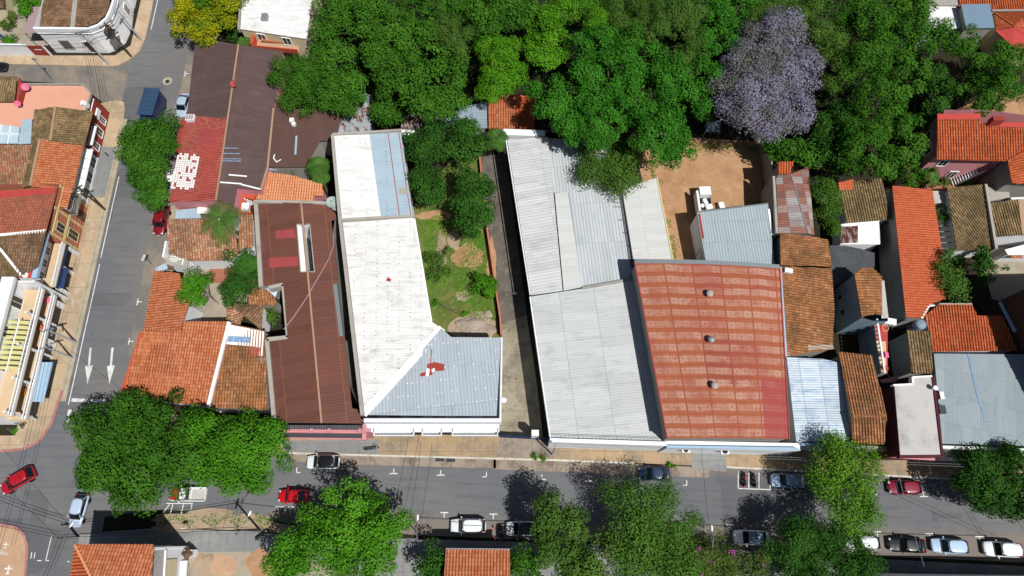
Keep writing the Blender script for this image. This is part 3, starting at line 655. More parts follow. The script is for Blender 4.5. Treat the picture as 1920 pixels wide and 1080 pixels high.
class Bld(Thing):
    def __init__(s, name, label, cat, facets, wall='white_wall', outline=None, oplane=None, inset=0.25, group=None, base=0.0, roof='roof', th=0.12):
        pts = [V(p, f[2] if len(f) > 2 else None) for f in facets for p in f[1]] if facets else [V(p, oplane) for p in outline]
        c = sum(pts, Vector()) / len(pts)
        super().__init__(name, label, cat, (c.x, c.y, base), group)
        by = {}
        for f in facets:
            mb = by.setdefault(f[0], MB()); pl = f[2] if len(f) > 2 else None
            rib = None
            if len(f) > 3 and f[3]: rib = (P(*f[3][1], 5) - P(*f[3][0], 5)).to_2d()
            mb.slab([V(p, pl) for p in f[1]], th, rib=rib)
            if f[0].startswith('t_'): add_ribs(mb, [V(p, pl) for p in f[1]], rib)
        s.roofs = [s.part(roof, mb, M[k]) for k, mb in by.items()]
        if wall:
            o = [V(p, oplane) for p in outline] if outline else [V(p, facets[0][2] if len(facets[0]) > 2 else None) for p in facets[0][1]]
            q = inset_poly(o, inset); s.q = q
            mb = MB(); mb.prism([(p.x, p.y) for p in q], base, [p.z - th - 0.02 for p in o], cap=False)
            s.wall = s.part('wall', mb, M[wall])
    def patch(s, name, mat, pts, plane=None, lift=0.012, rib=None, label=None):
        mb = MB(); mb.poly([V(p, plane, lift) for p in pts], rib=(P(*rib[1], 5) - P(*rib[0], 5)).to_2d() if rib else None)
        return s.part(name, mb, M[mat], parent=s.roofs[0] if s.roofs else None, label=label)
    def strip(s, name, mat, path, w=0.3, h=0.1, plane=None, label=None):
        mb = MB(); q = [V(p, plane) for p in path]
        for a, b in zip(q[:-1], q[1:]): mb.beam(a, b, w, h)
        return s.part(name, mb, M[mat], label=label)
    def para(s, name, mat, path, w=0.3, z0=0.0, label=None, top=None):
        mb = MB(); q = [V(p) for p in path]
        for a, b in zip(q[:-1], q[1:]): mb.bar(a, b, w, z0, [a.z, b.z, b.z, a.z])
        return s.part(name, mb, M[mat], label=label)
    def box(s, name, mat, c, d, ang=0, label=None, parent=None):
        mb = MB(); mb.box(c, d, ang); return s.part(name, mb, M[mat], label=label, parent=parent)
    def poly(s, name, mat, pts, th=0.1, label=None):
        mb = MB(); mb.slab([V(p) for p in pts], th); return s.part(name, mb, M[mat], label=label)
    def window(s, a, b, t, w, z0, h, frame='white', bars=2, name='window', pane='glass'):
        # on the wall line a->b (outside is to the right of a->b), centred t metres along
        a = Vector((a[0], a[1], 0)); b = Vector((b[0], b[1], 0)); d = (b - a).normalized(); n = Vector((d.y, -d.x, 0)); c = a + d * t; ang = math.atan2(d.y, d.x)
        mb = MB(); zc = z0 + h / 2
        for k in (-1, 1):
            mb.box(c + d * k * (w / 2) + n * .03 + Vector((0, 0, zc)), (.12, .14, h + .12), ang)
            mb.box(c + n * .03 + Vector((0, 0, zc + k * h / 2)), (w - .12, .15, .12), ang)
        for k in range(1, bars): mb.box(c + d * (k / bars - .5) * w + n * .03 + Vector((0, 0, zc)), (.06, .1, h - .12), ang)
        f = s.part(name, mb, M[frame])
        mb = MB(); mb.box(c + n * .012 + Vector((0, 0, zc)), (w - .1, .04, h - .1), ang); s.part('pane' if name != 'door' else 'panel', mb, M[pane], parent=f)
        return f

# ============ west side of the side street
FX = -62.0
def py_of(x, y, z):
    d = Vector((x, y, z)) - CAM; Z = -d.y * ST + d.z * CT; return 960 + F * d.x / -Z, 540 - F * (d.y * CT + d.z * ST) / -Z
# white corner house
o = [(62, 52, 5.7), (165, 53, 5.7), (184, 46, 5.7), (199, 33, 5.7), (207, 16, 5.7), (212, 0, 5.7), (220, -70, 5.7), (100, -70, 5.7)]
t = Bld('corner_house', 'white corner house with rounded front and brown tiled roof at the top left', 'house', [('t_brown', [(88, -60, 5.3), (143, -60, 5.6), (131, 51, 5.6), (75, 51, 5.3)], None, ((0, 0), (1, 0))), ('t_brown', [(152, -60, 5.6), (212, -60, 5.2), (204, 12, 5.2), (196, 28, 5.2), (182, 42, 5.2), (164, 49, 5.2), (141, 50, 5.5)], None, ((1, 0), (0, 0)))], 'white_wall', o, inset=0)
t.para('parapet', 'white_wall', o, 0.35, 5.0)
t.strip('valley_gutter', 'concrete', [(147, -60, 5.6), (136, 51, 5.55)], .7, .06)
q = [V(p) for p in o]
mb = MB()
for a, b in zip(q[:6], q[1:7]):
    for z in (4.6,): mb.bar(a, b, .38, z, z + .1)
t.part('cornice', mb, M['white_wall'])
a, b = q[0], q[1]
t.window(a, b, 2.8, 1.5, 1.0, 1.9, 'metal_grey', 4); t.window(a, b, 6.2, 1.1, .15, 2.6, 'white', 1, 'door', 'wood')
a, b = q[5], q[6]
t.window(a, b, 1.5, 1.2, 1.0, 1.9, 'white', 2); t.window(a, b, 4.2, 1.2, 1.0, 1.9, 'white', 2)
t = Bld('street_house', 'white fronted building with red upper band north of the rounded corner house', 'house', [('t_brown', [(224, -75, 5.2), (214, -20, 5.2), (200, -75, 5.5)], None)], None)
mb = MB(); qa, qb = P(262, 10, 0), P(268, -80, 0)
mb.box((-62.2, 86, 2.6), (.4, 9.5, 5.2)); t.part('wall', mb, M['white_wall']); t.box('red_fascia', 'red_wall', (-61.97, 84.2, 3.4), (.1, 5.0, 1.2))
t = Bld('carport', 'mauve flat carport roof beside the white rounded corner house', 'carport', [('mauve', [(60, 13, 3.6), (87, 11, 3.6), (75, 61, 3.6), (42, 62, 3.6)])], None)
for x, y in ((45, 60), (72, 59), (62, 16)):
    p = P(x, y, 3.5); mb = MB(); mb.tube([(p.x, p.y, 0), (p.x, p.y, 3.47)], .08); t.part('post', mb, M['metal_grey'])
fa, fb = P(-90, 103, 0), P(62, 104, 0)
mb = MB(); mb.bar(fa, fb, .25, 0, 2.5); mb.bar(fa, fb, .36, 2.5, 2.62); solo('garden_wall', mb, M['white_wall'], 'white boundary wall left of the rust red gate', 'wall')
ga, gb = P(66, 104, 0), P(98, 105, 0)
t = Thing('gate', 'rust red sheet metal gate between white wall and rounded corner house', 'gate', (ga + gb) / 2)
mb = MB(); mb.bar(ga, gb, .1, .1, 2.3); pan = t.part('panel', mb, M['red_wall'])
mb = MB(); mb.bar(ga.lerp(gb, .35) + Vector((0, -.06, 0)), ga.lerp(gb, .75) + Vector((0, -.06, 0)), .03, 1.45, 1.6); t.part('white_lettering_strip', mb, M['white'], parent=pan)
for k in (0, 1): mb = MB(); mb.box(ga.lerp(gb, k) + Vector((0, 0, 1.3)), (.2, .2, 2.6)); t.part('gate_post', mb, M['white_wall'])
t = Bld('garden_house', 'cream walled house with a dark doorway at the top left edge', 'house', [('t_brown', [(-120, -70, 3.4), (2, -70, 3.4), (6, 14, 3.4), (-120, 30, 3.4)], None)], 'cream_wall', inset=.3)
a, b = t.q[2], t.q[1]; t.window(b, a, 3, 1.4, .2, 2.3, 'white', 1, 'door', 'dark')
t = Thing('water_barrel', 'blue plastic barrel in the top left garden', 'barrel', P(5, 73, 0)); mb = MB(); mb.lathe(P(5, 73, 0.03), [(.3, 0), (.38, .5), (.32, 1.0), (.1, 1.02), (0, 1.02)]); t.part('drum', mb, M['bluebarrel']); mb = MB(); mb.lathe(P(5, 73, 1.05), [(.2, 0), (.2, .06), (0, .06)]); t.part('lid', mb, M['white'])

# red fronted house with coral terrace
def wy(px, py, z): return P(px, py, z)
yN = P(172, 174, 5.3).y
T = 5.2
o = [(-120, 157, T), (153, 157, T), (170, 174, T)]
def W3(x, y, z): return Vector((x, y, z))
out = [V(p) for p in o] + [W3(FX, 53.2, T), W3(-90, 53.2, T)]
t = Bld('red_house', 'red fronted house with coral flat terrace and mossy gabled roof', 'house', [('terrace', out)], 'red_wall', inset=.02)
t.para('parapet', 'grey_wall', [V((-120, 157, T + .35)), V((153, 157, T + .35)), V((170, 174, T + .35)), W3(FX - .02, 56.6, T + .35)], .22, T + .001)
rf = MB(); rz, ez = 6.9, 5.9
for pts in ([(65, 206, ez), (104, 200, rz), (95, 263, rz), (58, 271, ez)], [(104, 200, rz), (174, 209, ez), (158, 273, ez), (95, 263, rz)]): rf.slab([V(p) for p in pts], .14); add_ribs(rf, [V(p) for p in pts])
t.part('tiled_roof', rf, M['t_olive']); t.strip('ridge_cap', 'ridge', [(104, 200, rz), (95, 263, rz)], .28, .1)
oo = [V(p) for p in ((65, 206, ez), (104, 200, rz), (174, 209, ez), (158, 273, ez), (95, 263, rz), (58, 271, ez))]; qi = inset_poly(oo, .25)
mb = MB(); mb.prism([(p.x, p.y) for p in qi], T + .004, [p.z - .18 for p in oo], cap=False); t.part('attic_wall', mb, M['red_wall'])
rf = MB(); rf.slab([V(p) for p in [(-60, 142, 6.0), (31, 143, 6.3), (27, 190, 6.0), (-60, 190, 5.8)]], .12, rib=(0, 1)); t.part('lean_to_roof', rf, M['t_olive'])
mb = MB(); pp = [V(p) for p in ((33, 143, 6.3), (42, 156, 6.3), (33, 188, 6.3), (28, 190, 6.3))]; mb.prism([(p.x, p.y) for p in pp], T + .003, 6.1); t.part('lean_to_wall', mb, M['red_wall'])
t.poly('metal_roof', 'm_blue', [(41, 226, 5.9), (60, 222, 5.9), (58, 269, 5.7), (34, 270, 5.7)])
t.poly('rooflight', 'skyglass', [(4, 234, 5.7), (37, 238, 5.7), (33, 269, 5.6), (-2, 269, 5.6)])
mb = MB()
for a, b in (((3, 233), (-3, 270)), ((20, 235), (15, 270)), ((0, 250), (37, 252))): mb.bar(P(*a, 5.75), P(*b, 5.75), .12, 5.68, 5.84)
t.part('rooflight_bar', mb, M['white'])
a, b = (FX, 53.2), (FX, yN)
a, b = (FX - .02, yN), (FX - .02, 53.2)
L = yN - 53.2
a, b = b, a
for tt, w in ((1.2, 1.0), (3.6, 1.2), (5.7, .9)): t.window(a, b, tt, w, .6, 2.2, 'white', 2)
t.box('fascia_moulding', 'white', (FX + .05, 57.5, 4.35), (.12, 6.2, .12)); t.box('awning', 'white_wall', (FX + .35, 55.0, 3.3), (.8, 3.2, .14)); t.box('sign_panel', 'white', (FX + .16, 59.0, 2.9), (.2, 1.5, .9))
def dish(name, px, py, z, r, mat, label, group=None, tilt=(.5, -.5, .8), post=1.0):
    c = P(px, py, z); t = Thing(name, label, 'satellite dish', (c.x, c.y, z - post), group); ax = Vector(tilt).normalized()
    mb = MB(); mb.smooth = True; mb.lathe(c, [(0, -.12 * r / .5), (r * .5, -.08 * r / .5), (r * .85, .02), (r, .10 * r / .5), (r * .99, .12 * r / .5), (r * .8, .05), (r * .4, -.04), (0, -.06)], 18, axis=ax); t.part('reflector', mb, mat)
    mb = MB(); mb.tube([(c.x, c.y, z - post), c - ax * .1], .05); t.part('mast', mb, M['metal_grey'])
    mb = MB(); mb.tube([c + ax.orthogonal() * r * .9, c + ax * r * .9], .02); mb.box(c + ax * r * .9, (.1, .1, .12)); t.part('feed_arm', mb, M['metal_grey'])
dish('satellite_dish', 47, 163, 6.3, .55, M['pink'], 'larger bright pink satellite dish on the coral terrace, beside the street edge', 'pink dishes on the terrace')
dish('satellite_dish', 33, 194, 6.3, .42, M['pink'], 'smaller bright pink satellite dish at the foot of the small lean-to roof', 'pink dishes on the terrace')
mb = MB(); c = P(163, 200, T); mb.box(c + Vector((0, 0, .45)), (.8, .6, .9)); mb.lathe(c + Vector((0, 0, .9)), [(.34, 0), (.34, .25), (.1, .35), (0, .35)]); solo('water_tank', mb, M['white'], 'small white water tank at the corner of the coral terrace', 'tank')

# orange tiled house with white canopy
def box_house(x0, x1, y0, y1, z): return [W3(x0, y0, z), W3(x1, y0, z), W3(x1, y1, z), W3(x0, y1, z)]
t = Bld('orange_house', 'house with plain orange tiled roof and long white street canopy', 'house', [('t_orange', [(75, 261, 6.9), (156, 274, 5.6), (136, 361, 5.6), (57, 348, 6.9)]), ('t_olive', [(62, 271, 6.2), (75, 261, 6.9), (57, 348, 6.9), (41, 352, 6.2)])], 'white_wall', [W3(-72, 45.3, 5.0), W3(FX, 45.3, 5.6), W3(FX, 53.0, 5.6), W3(-72, 53.0, 5.0)], inset=.05)
t.strip('ridge_cap', 'ridge', [(75, 261, 6.9), (57, 348, 6.9)], .3, .1)
t.box('canopy', 'white_paint', (FX + .55, 49.0, 3.5), (1.2, 7.2, .14)); mb = MB()
for k in range(5): mb.tube([(FX + .05, 46 + k * 1.6, 4.4), (FX + 1.1, 46 + k * 1.6, 3.58)], .025)
t.part('canopy_stay', mb, M['dark_metal'])
a, b = (FX - .05, 45.3), (FX - .05, 53)
for tt in (1.3, 3.9, 6.4): t.window(a, b, tt, 1.6, .5, 2.3, 'white', 2)
t = Bld('back_house', 'low house with mottled brown tiles at the left edge behind the plain orange roof', 'house', [('t_pale', [(-80, 271, 6.0), (61, 272, 5.6), (40, 352, 4.9), (-80, 350, 5.2)], None, ((0, 1), (0, 0)))], 'grey_wall')

# brick red house with balcony
t = Bld('balcony_house', 'two-storey brick red house with beige bands and caged balcony', 'house', [('t_red', [(-80, 364, 7.0), (108, 351, 7.0), (86, 433, 8.0), (-80, 448, 8.0)]), ('t_brown', [(-80, 448, 8.0), (86, 433, 8.0), (70, 500, 7.4), (40, 519, 7.0), (0, 466, 7.7), (-80, 458, 7.8)]), ('t_olive', [(0, 466, 7.7), (40, 519, 7.0), (-80, 522, 6.9), (-80, 458, 7.8)])], 'brick_wall', [W3(-76, 37.9, 6.9), W3(FX, 37.9, 6.9), W3(FX, 45.1, 6.9), W3(-76, 45.1, 6.9)], inset=0)
t.patch('painted_edge', 'red_band', [(-80, 365, 7.03), (107, 352, 7.03), (104, 363, 7.18), (-80, 378, 7.18)], None, .1)
t.strip('ridge_cap', 'white_paint', [(-80, 448, 8.0), (86, 433, 8.0)], .35, .1); t.strip('hip_cap', 'white_paint', [(0, 466, 7.75), (42, 518, 7.05)], .3, .1)
mb = MB()
for z in (5.9, 3.4): mb.box((FX + .05, 41.5, z), (.14, 7.3, .35))
for y in (38.1, 41.6, 44.9): mb.box((FX + .04, y, 3.4), (.12, .35, 6.7))
t.part('band_course', mb, M['beige'])
bf = t.box('balcony_floor', 'concrete', (FX + .6, 43.3, 3.55), (1.15, 2.7, .14)); cg = MB()
for k in range(10): cg.box((FX + 1.15, 42.05 + k * .28, 4.5), (.05, .05, 1.8))
for k in range(5):
    for y in (41.98, 44.62): cg.box((FX + .2 + k * .22, y, 4.5), (.05, .05, 1.8))
cg.box((FX + 1.15, 43.3, 5.42), (.08, 2.7, .06)); t.part('balcony_cage', cg, M['dark_metal'], parent=bf)
mb = MB(); mb.slab([W3(FX + .02, 42.1, 6.1), W3(FX + .95, 42.1, 5.55), W3(FX + .95, 44.5, 5.55), W3(FX + .02, 44.5, 6.1)], .1); t.part('balcony_roof', mb, M['t_orange'], parent=bf)
a, b = (FX, 37.9), (FX, 45.1)
t.window(a, b, 5.4, 1.6, 3.7, 2.0, 'white', 2); t.window(a, b, 1.6, 1.3, 3.7, 1.8, 'beige', 2); t.window(a, b, 1.8, 1.4, .7, 2.2, 'beige', 2); t.window(a, b, 5.2, 1.2, .2, 2.6, 'wood', 1, 'door', 'wood')

# blue trimmed house with loggia
t = Bld('loggia_house', 'two-storey house with pale blue fascia and white loggia next to the brick red house', 'house', [('red_band', [W3(-66, 31.3, 7.0), W3(-62.5, 31.3, 7.0), W3(-62.5, 37.7, 7.0), W3(-66, 37.7, 7.0)])], None)
t.box('wall', 'white_wall', (-64.6, 34.5, 3.4), (2.4, 6.35, 6.8)); t.box('whitewashed_coping', 'white_paint', (-63.2, 34.5, 7.08), (.5, 6.4, .16))
t.box('fascia', 'blue_wall', (-62.15, 34.5, 6.75), (.65, 6.4, .5)); bf = t.box('balcony_floor', 'tan_floor', (-62.5, 34.5, 3.35), (1.75, 6.4, .18))
mb = MB(); mb.box((-61.75, 34.5, 3.75), (.12, 6.4, .6)); t.part('balcony_rail', mb, M['white_wall'], parent=bf)
t.box('blue_band', 'navy', (-61.72, 34.5, 2.9), (.14, 6.4, .5))
for y in (31.5, 34.5, 37.5): t.box('pier', 'white_wall', (-61.9, y, 1.3), (.4, .4, 2.6))
a, b = (-63.4, 31.3), (-63.4, 37.7)
for tt in (1.4, 3.2, 5.0): t.window(a, b, tt, 1.1, 3.6, 2.3, 'white', 2)
for tt in (1.4, 4.8): t.window(a, b, tt, 2.0, .2, 2.3, 'navy', 3)
t.box('shop_awning', 'navy', (-61.55, 33.0, 2.45), (.9, 3.0, .1))

# white apartment house with balconies
Y0, Y1 = 13.4, 31.0
t = Bld('apartment_house', 'white apartment house with stacked balconies and yellow slatted pergola', 'apartment house', [('m_tin2', [W3(-82, Y0 + 8, 8.3), W3(-65.4, Y0 + 8, 7.9), W3(-65.4, Y1, 7.9), W3(-82, Y1, 8.3)], None, ((0, 0), (1, 0)))], None)
t.box('parapet', 'white_wall', (-64.6, 25.5, 7.9), (1.6, 11.0, .5)); t.box('wall', 'white_wall', (-66.3, 22.2, 4.0), (4.2, Y1 - Y0, 7.6 + .2))
t.box('end_wall', 'white_wall', (-63.2, Y1 - .14, 3.4), (2.6, .25, 6.8))
for z, mt in ((5.0, 'tan_floor'), (2.45, 'tan_floor')):
    bf = t.box('balcony_floor', mt, (-63.0, 22.0, z), (2.5, Y1 - Y0 - .9, .2)); mb = MB()
    mb.box((-61.8, 22.0, z + .3), (.16, Y1 - Y0 - .9, .4)); mb.box((-61.8, 22.0, z + .95), (.12, Y1 - Y0 - .9, .08))
    for k in range(36): mb.box((-61.8, Y0 + .7 + k * .47, z + .7), (.05, .05, .5))
    t.part('balcony_rail', mb, M['white_wall'], parent=bf)
    for k in range(4):
        a, b = (-64.18, Y0), (-64.18, Y1); t.window(a, b, 2.5 + k * 4.1, 1.5, z + .12, 2.1, 'white', 2, 'balcony_door')
for k in range(5): t.box('column', 'white_wall', (-62.0, Y0 + .6 + k * 4.2, 3.6), (.25, .25, 7.0 if k > 1 else 5.8))
mb = MB(); y0, y1 = 19.2, 25.8
for r in range(2):
    for k in range(10): mb.box((-63.85 + r * 1.42, y0 + .3 + k * .66, 6.5 - r * .2), (1.34, .44, .06), -.06)
sl_ = MB(); sl_.box((-63.12, 22.5, 6.33), (.14, 6.9, .14)); sl_.box((-61.75, 22.5, 6.1), (.12, 6.9, .14)); sl_.box((-64.5, 22.5, 6.4), (.12, 6.9, .14))
pg = t.part('pergola_beam', sl_, M['white']); t.part('pergola_slats', mb, M['yellow_slat'], parent=pg)
t.box('shopfront', 'glass', (-62.35, 22.2, 1.1), (.1, 15, 2.1)); t.box('shop_canopy', 'blue_wall', (-61.1, 18.6, 2.3), (1.6, 5.2, .14))
t.box('ground_floor_pier', 'white_wall', (-62.2, 24.2, 1.2), (.5, .7, 2.3)); t.box('ground_floor_pier', 'white_wall', (-62.2, 29.6, 1.2), (.5, .7, 2.3))
def chair_blob(x, y, z, mat, label, cat, name, d=(.5, .5, .5)):
    mb = MB(); mb.box((x, y, z + d[2] * .45), (d[0], d[1], d[2] * .12)); mb.box((x - d[0] * .45, y, z + d[2] * .8), (d[0] * .12, d[1], d[2] * .6))
    for i in (-1, 1):
        for j in (-1, 1): mb.box((x + i * d[0] * .42, y + j * d[1] * .42, z + d[2] * .2), (.05, .05, d[2] * .4))
    solo(name, mb, mat, label, cat)
chair_blob(-62.6, 29.6, 2.55, M['pink'], 'pink plastic chair on the lower balcony of the apartment house', 'chair', 'balcony_chair', (.8, .7, .9))
chair_blob(-62.9, 17.2, 2.55, M['orange_cloth'], 'yellow orange chair on the lower balcony below the slatted pergola', 'chair', 'balcony_chair', (.7, .8, .8))
chair_blob(-62.9, 18.3, 2.55, M['white'], 'white plastic chair beside the yellow orange chair on the balcony', 'chair', 'balcony_chair', (.7, .7, .8))
mb = MB(); mb.lathe((-62.7, 25.8, 2.55), [(.25, 0), (.45, .3), (.42, .6), (.2, .7), (0, .7)]); solo('planter_pot', mb, M['t_orange'], 'round terracotta pot on the lower balcony near the street poles', 'pot')

# ============ block between the side street and the white L-shaped building
t = Bld('brown_warehouse', 'large dark brown metal roofed building with a red tiled corner beside the side street', 'warehouse', [('m_brown', [(367, 70, 5), (447, 84, 6.4), (427, 222, 6.4), (350, 217, 5)]), ('t_redpaint', [(350, 217), (427, 222), (405, 376), (316, 378)], Plane((350, 217, 5), (427, 222, 6.4), (405, 376, 6.4))), ('m_brown', [(447, 84, 6.4), (531, 96, 5), (513, 203, 5), (502, 313, 5), (489, 357, 5), (444, 352, 5.6), (438, 388, 5.6), (405, 376, 6.4)])], 'pink_wall', [(367, 70, 5), (447, 84, 6.4), (531, 96, 5), (513, 203, 5), (502, 313, 5), (489, 357, 5), (444, 352, 5.6), (438, 388, 5.6), (405, 376, 6.4), (316, 378, 5), (350, 217, 5)], inset=.12)
t.strip('ridge_cap', 'ridge', [(447, 84, 6.4), (405, 376, 6.4)], .22, .06); t.strip('verge_flashing', 'ridge', [(513, 203, 5.0), (502, 313, 5.0), (489, 357, 5)], .26, .07)
pl = Plane((350, 217, 5), (427, 222, 6.4), (405, 376, 6.4)); 
mb = MB(); rr = random.Random(3)
for i in range(17):
    for j in range(10):
        u, v = (i + .5) / 17, (j + .5) / 10
        if rr.random() < .14 + .25 * (u < .1 or u > .92): continue
        x0, y0 = 334 - u * 13 + v * 42, 287 + u * 67 + v * 3
        hw, hh = 1.85, 1.75
        mb.poly([pl.on(x0 - hw, y0 - hh, .085), pl.on(x0 + hw, y0 - hh, .085), pl.on(x0 + hw, y0 + hh, .085), pl.on(x0 - hw, y0 + hh, .085)])
t.part('whitewash_patch', mb, M['white_paint'], parent=t.roofs[1])
mb = MB()
for pts in ([(375, 240), (412, 243), (402, 372), (372, 372), (382, 300), (373, 300)], [(318, 362), (400, 364), (402, 375), (317, 377)], [(340, 225), (350, 222), (338, 285), (326, 285)]): mb.poly([pl.on(*p, .07) for p in pts])
t.part('red_paint_patch', mb, M['redlead'], parent=t.roofs[1])
mb = MB(); mb.poly([pl.on(*p, .09) for p in ((376, 241), (402, 243), (399, 270), (372, 269))]); t.part('pink_paint_patch', mb, M['pinkred_paint'], parent=t.roofs[1])
mb = MB(); c = pl.on(359, 224); mb.box(c + Vector((0, 0, .3)), (1.2, 1.0, .6)); sk = t.part('skylight_kerb', mb, M['white_wall'])
mb = MB()
for k in range(3): mb.box(c + Vector((-.36 + k * .36, 0, .64)), (.26, .8, .06))
t.part('skylight_pane', mb, M['mauve'], parent=sk)
pe = Plane((447, 84, 6.4), (531, 96, 5), (405, 376, 6.4)); mb = MB()
for y, x0, x1 in ((278, 418, 447), (288, 416, 450), (298, 414, 452), (302, 414, 452)): mb.poly([pe.on(x0, y - 1, .03), pe.on(x1, y - .4, .03), pe.on(x1, y + .9, .03), pe.on(x0, y + .5, .03)])
t.part('blue_paint_streak', mb, M['bluewash'], parent=t.roofs[2] if len(t.roofs) > 2 else t.roofs[0])
mb = MB()
for x0, y0, x1, y1 in ((413, 342, 453, 345), (429, 328, 463, 331), (452, 346, 488, 355)): mb.beam(pe.on(x0, y0, .05), pe.on(x1, y1, .05), .2, .04)
t.part('loose_flashing', mb, M['white_wall'], parent=t.roofs[0])
dish('satellite_dish', 438, 157, 7.1, .5, M['redpaint'], 'red satellite dish on the ridge of the dark brown roof', None, (-.3, -.5, .8), .8)
t = Bld('brown_annexe', 'low reddish brown metal roof annexe joined to the dark brown warehouse', 'annexe', [('m_annex', [(514, 203, 4.9), (642, 207, 4.5), (632, 248, 4.5), (622, 264, 4.5), (600, 264, 4.5), (572, 313, 4.5), (503, 313, 4.9)], None, ((0, 1), (0, 0)))], 'grey_wall', inset=.2)
pa = Plane((514, 203, 4.9), (642, 207, 4.5), (503, 313, 4.9))
mb = MB(); c = pa.on(548, 231); mb.box(c + Vector((0, .3, .25)), (.6, .6, .5)); mb.box(c + Vector((.35, -.35, .25)), (.5, .5, .5)); t.part('vent_box', mb, M['white'], parent=t.roofs[0])
mb = MB(); mb.beam(pa.on(556, 255, .03), pa.on(554, 290, .03), .28, .05); t.part('light_strip', mb, M['m_blue'], parent=t.roofs[0])
mb = MB(); mb.beam(pa.on(515, 290, .03), pa.on(513, 297, .03), .15, .04); mb.beam(pa.on(513, 297, .03), pa.on(519, 304, .03), .15, .04); mb.beam(pa.on(519, 304, .03), pa.on(527, 299, .03), .1, .04); t.part('loose_flashing', mb, M['white_wall'], parent=t.roofs[0])
t = Bld('salmon_house', 'small house with clean salmon orange tiles below the brown annexe', 'house', [('t_salmon', [(498, 323, 4.1), (543, 328, 4.1), (604, 345, 4.1), (606, 368, 3.6), (589, 367, 3.6), (587, 381, 3.4), (480, 373, 3.4)], None, ((500, 325), (490, 370)))], 'pink_wall', inset=.25)
mb = MB(); c = P(510, 316, 3.6); mb.box(c, (1.5, .7, .6)); t = solo('roof_water_box', mb, M['m_blue'], 'pale blue metal box between the brown annexe and the salmon roof', 'box')
t = Bld('red_shed', 'small terracotta red shed with open skylight beside the rusty long roof', 'shed', [('terra_wall', [(446, 356, 3.4), (482, 361, 3.4), (476, 374, 3.4), (456, 370, 3.4), (472, 399, 3.4), (449, 401, 3.4)])], 'terra_wall', inset=.05)
mb = MB()
for k in range(4): mb.bar(P(457 + k * 6, 371 + k * 2, 3.5), P(470 + k * 3, 384, 3.5), .1, 3.42, 3.5)
t.part('pipe_bundle', mb, M['white'])
t.box('white_tank', 'white', P(461, 389, 3.7), (1.0, 1.2, .6))
t = Bld('mottled_house', 'low house with mottled pale tiles under the leaning palm', 'house', [('t_pale', [(314, 411, 4.3), (436, 412, 4.3), (447, 472, 3.9), (434, 488, 3.7), (356, 489, 3.7), (316, 474, 3.8)], None, ((315, 411), (316, 480))), ('t_pale', [(448, 402, 4.2), (473, 403, 4.2), (475, 461, 3.8), (463, 466, 3.8), (447, 472, 3.8)], None, ((460, 402), (461, 466)))], 'white_wall', [(314, 411, 4.3), (473, 403, 4.2), (475, 461, 3.8), (434, 488, 3.7), (356, 489, 3.7), (316, 474, 3.8)], inset=.25)
t.box('bay_sign', 'white_wall', P(312, 470, 3.2), (.25, 2.4, 1.2))
t = Bld('canopy_roof', 'flat blue-grey canopy between the red tiled corner and the mottled tiles', 'canopy', [('m_blue', [(331, 394, 3.4), (372, 390, 3.4), (378, 409, 3.3), (328, 410, 3.3)])], 'grey_wall', inset=.4)
t.poly('white_cover', 'white_paint', [(371, 379, 3.6), (394, 379, 3.6), (396, 401, 3.6), (370, 400, 3.6)])
t = Bld('flat_roof_porch', 'small flat grey porch roof with white painted lines by the street', 'porch', [('concrete', [(312, 477, 3.1), (354, 478, 3.1), (352, 500, 3.1), (311, 496, 3.1)])], 'white_wall', inset=.15)
mb = MB()
for a, b in (((320, 481), (333, 481)), ((321, 490), (331, 490)), ((331, 480), (331, 491)), ((324, 480), (324, 491)), ((345, 477), (342, 496)), ((318, 486), (340, 486))): mb.bar(P(*a, 3.1), P(*b, 3.1), .13, 3.105, 3.125)
t.part('white_line', mb, M['white_paint'], parent=t.roofs[0])
t.box('canopy', 'm_bluewhite', P(303, 503, 2.6), (1.6, .9, .1), .5); t.box('timber_panel', 'wood', P(318, 502, 2.2), (1.0, .6, .1))
pw = Plane((289, 508, 4.0), (336, 512, 5.0), (270, 618, 4.0))
t = Bld('corner_tile_house', 'wide orange tiled corner house facing the intersection with striped tile rows', 'house', [('t_orange', [(289, 508), (336, 512), (355, 566), (339, 620), (270, 618)], pw), ('t_orange', [(265, 621, 5.0), (340, 622, 5.4), (346, 603, 5.6), (426, 603, 5.6), (386, 762, 4.3), (226, 742, 4.3)], None, ((345, 603), (310, 750)))], 'white_wall', [(289, 508, 4), (336, 512, 4.9), (355, 566, 4.9), (346, 603, 5.2), (426, 603, 5.5), (386, 762, 4.2), (226, 742, 4.2), (268, 620, 4)], inset=.3)
t.strip('eave_band', 'terra_wall', [(266, 623, 5.0), (227, 741, 4.32)], .5, .05); t.strip('ridge_cap', 't_salmon', [(270, 619, 4.05), (339, 621, 5.05)], .3, .1)
t.para('parapet', 'white_wall', [(429, 603, 5.8), (389, 764, 4.7)], .42, 0.0)
t = Bld('whitewashed_house', 'narrow house with brown tiles partly whitewashed at the top', 'house', [('t_rust', [(431, 607, 5.5), (498, 621, 5.3), (501, 768, 4.3), (392, 764, 4.3)], None, ((430, 607), (410, 760)))], 'grey_wall', inset=.1)
pz = Plane((431, 607, 5.5), (498, 621, 5.3), (392, 764, 4.3))
t.patch('whitewash_patch', 'white_paint', [(430, 609), (452, 613), (497, 622), (495, 668), (484, 667), (478, 650), (432, 646), (425, 645)], pz, .08)
t.patch('blue_paint_patch', 'bluewash', [(428, 630), (472, 632), (470, 643), (426, 641)], pz, .095); t.patch('red_paint_patch', 'pinkred_paint', [(471, 650), (488, 652), (486, 667), (469, 666)], pz, .1)
t.strip('flashing', 'grey_wall', [pz.on(493, 670), pz.on(478, 768)], .5, .06)
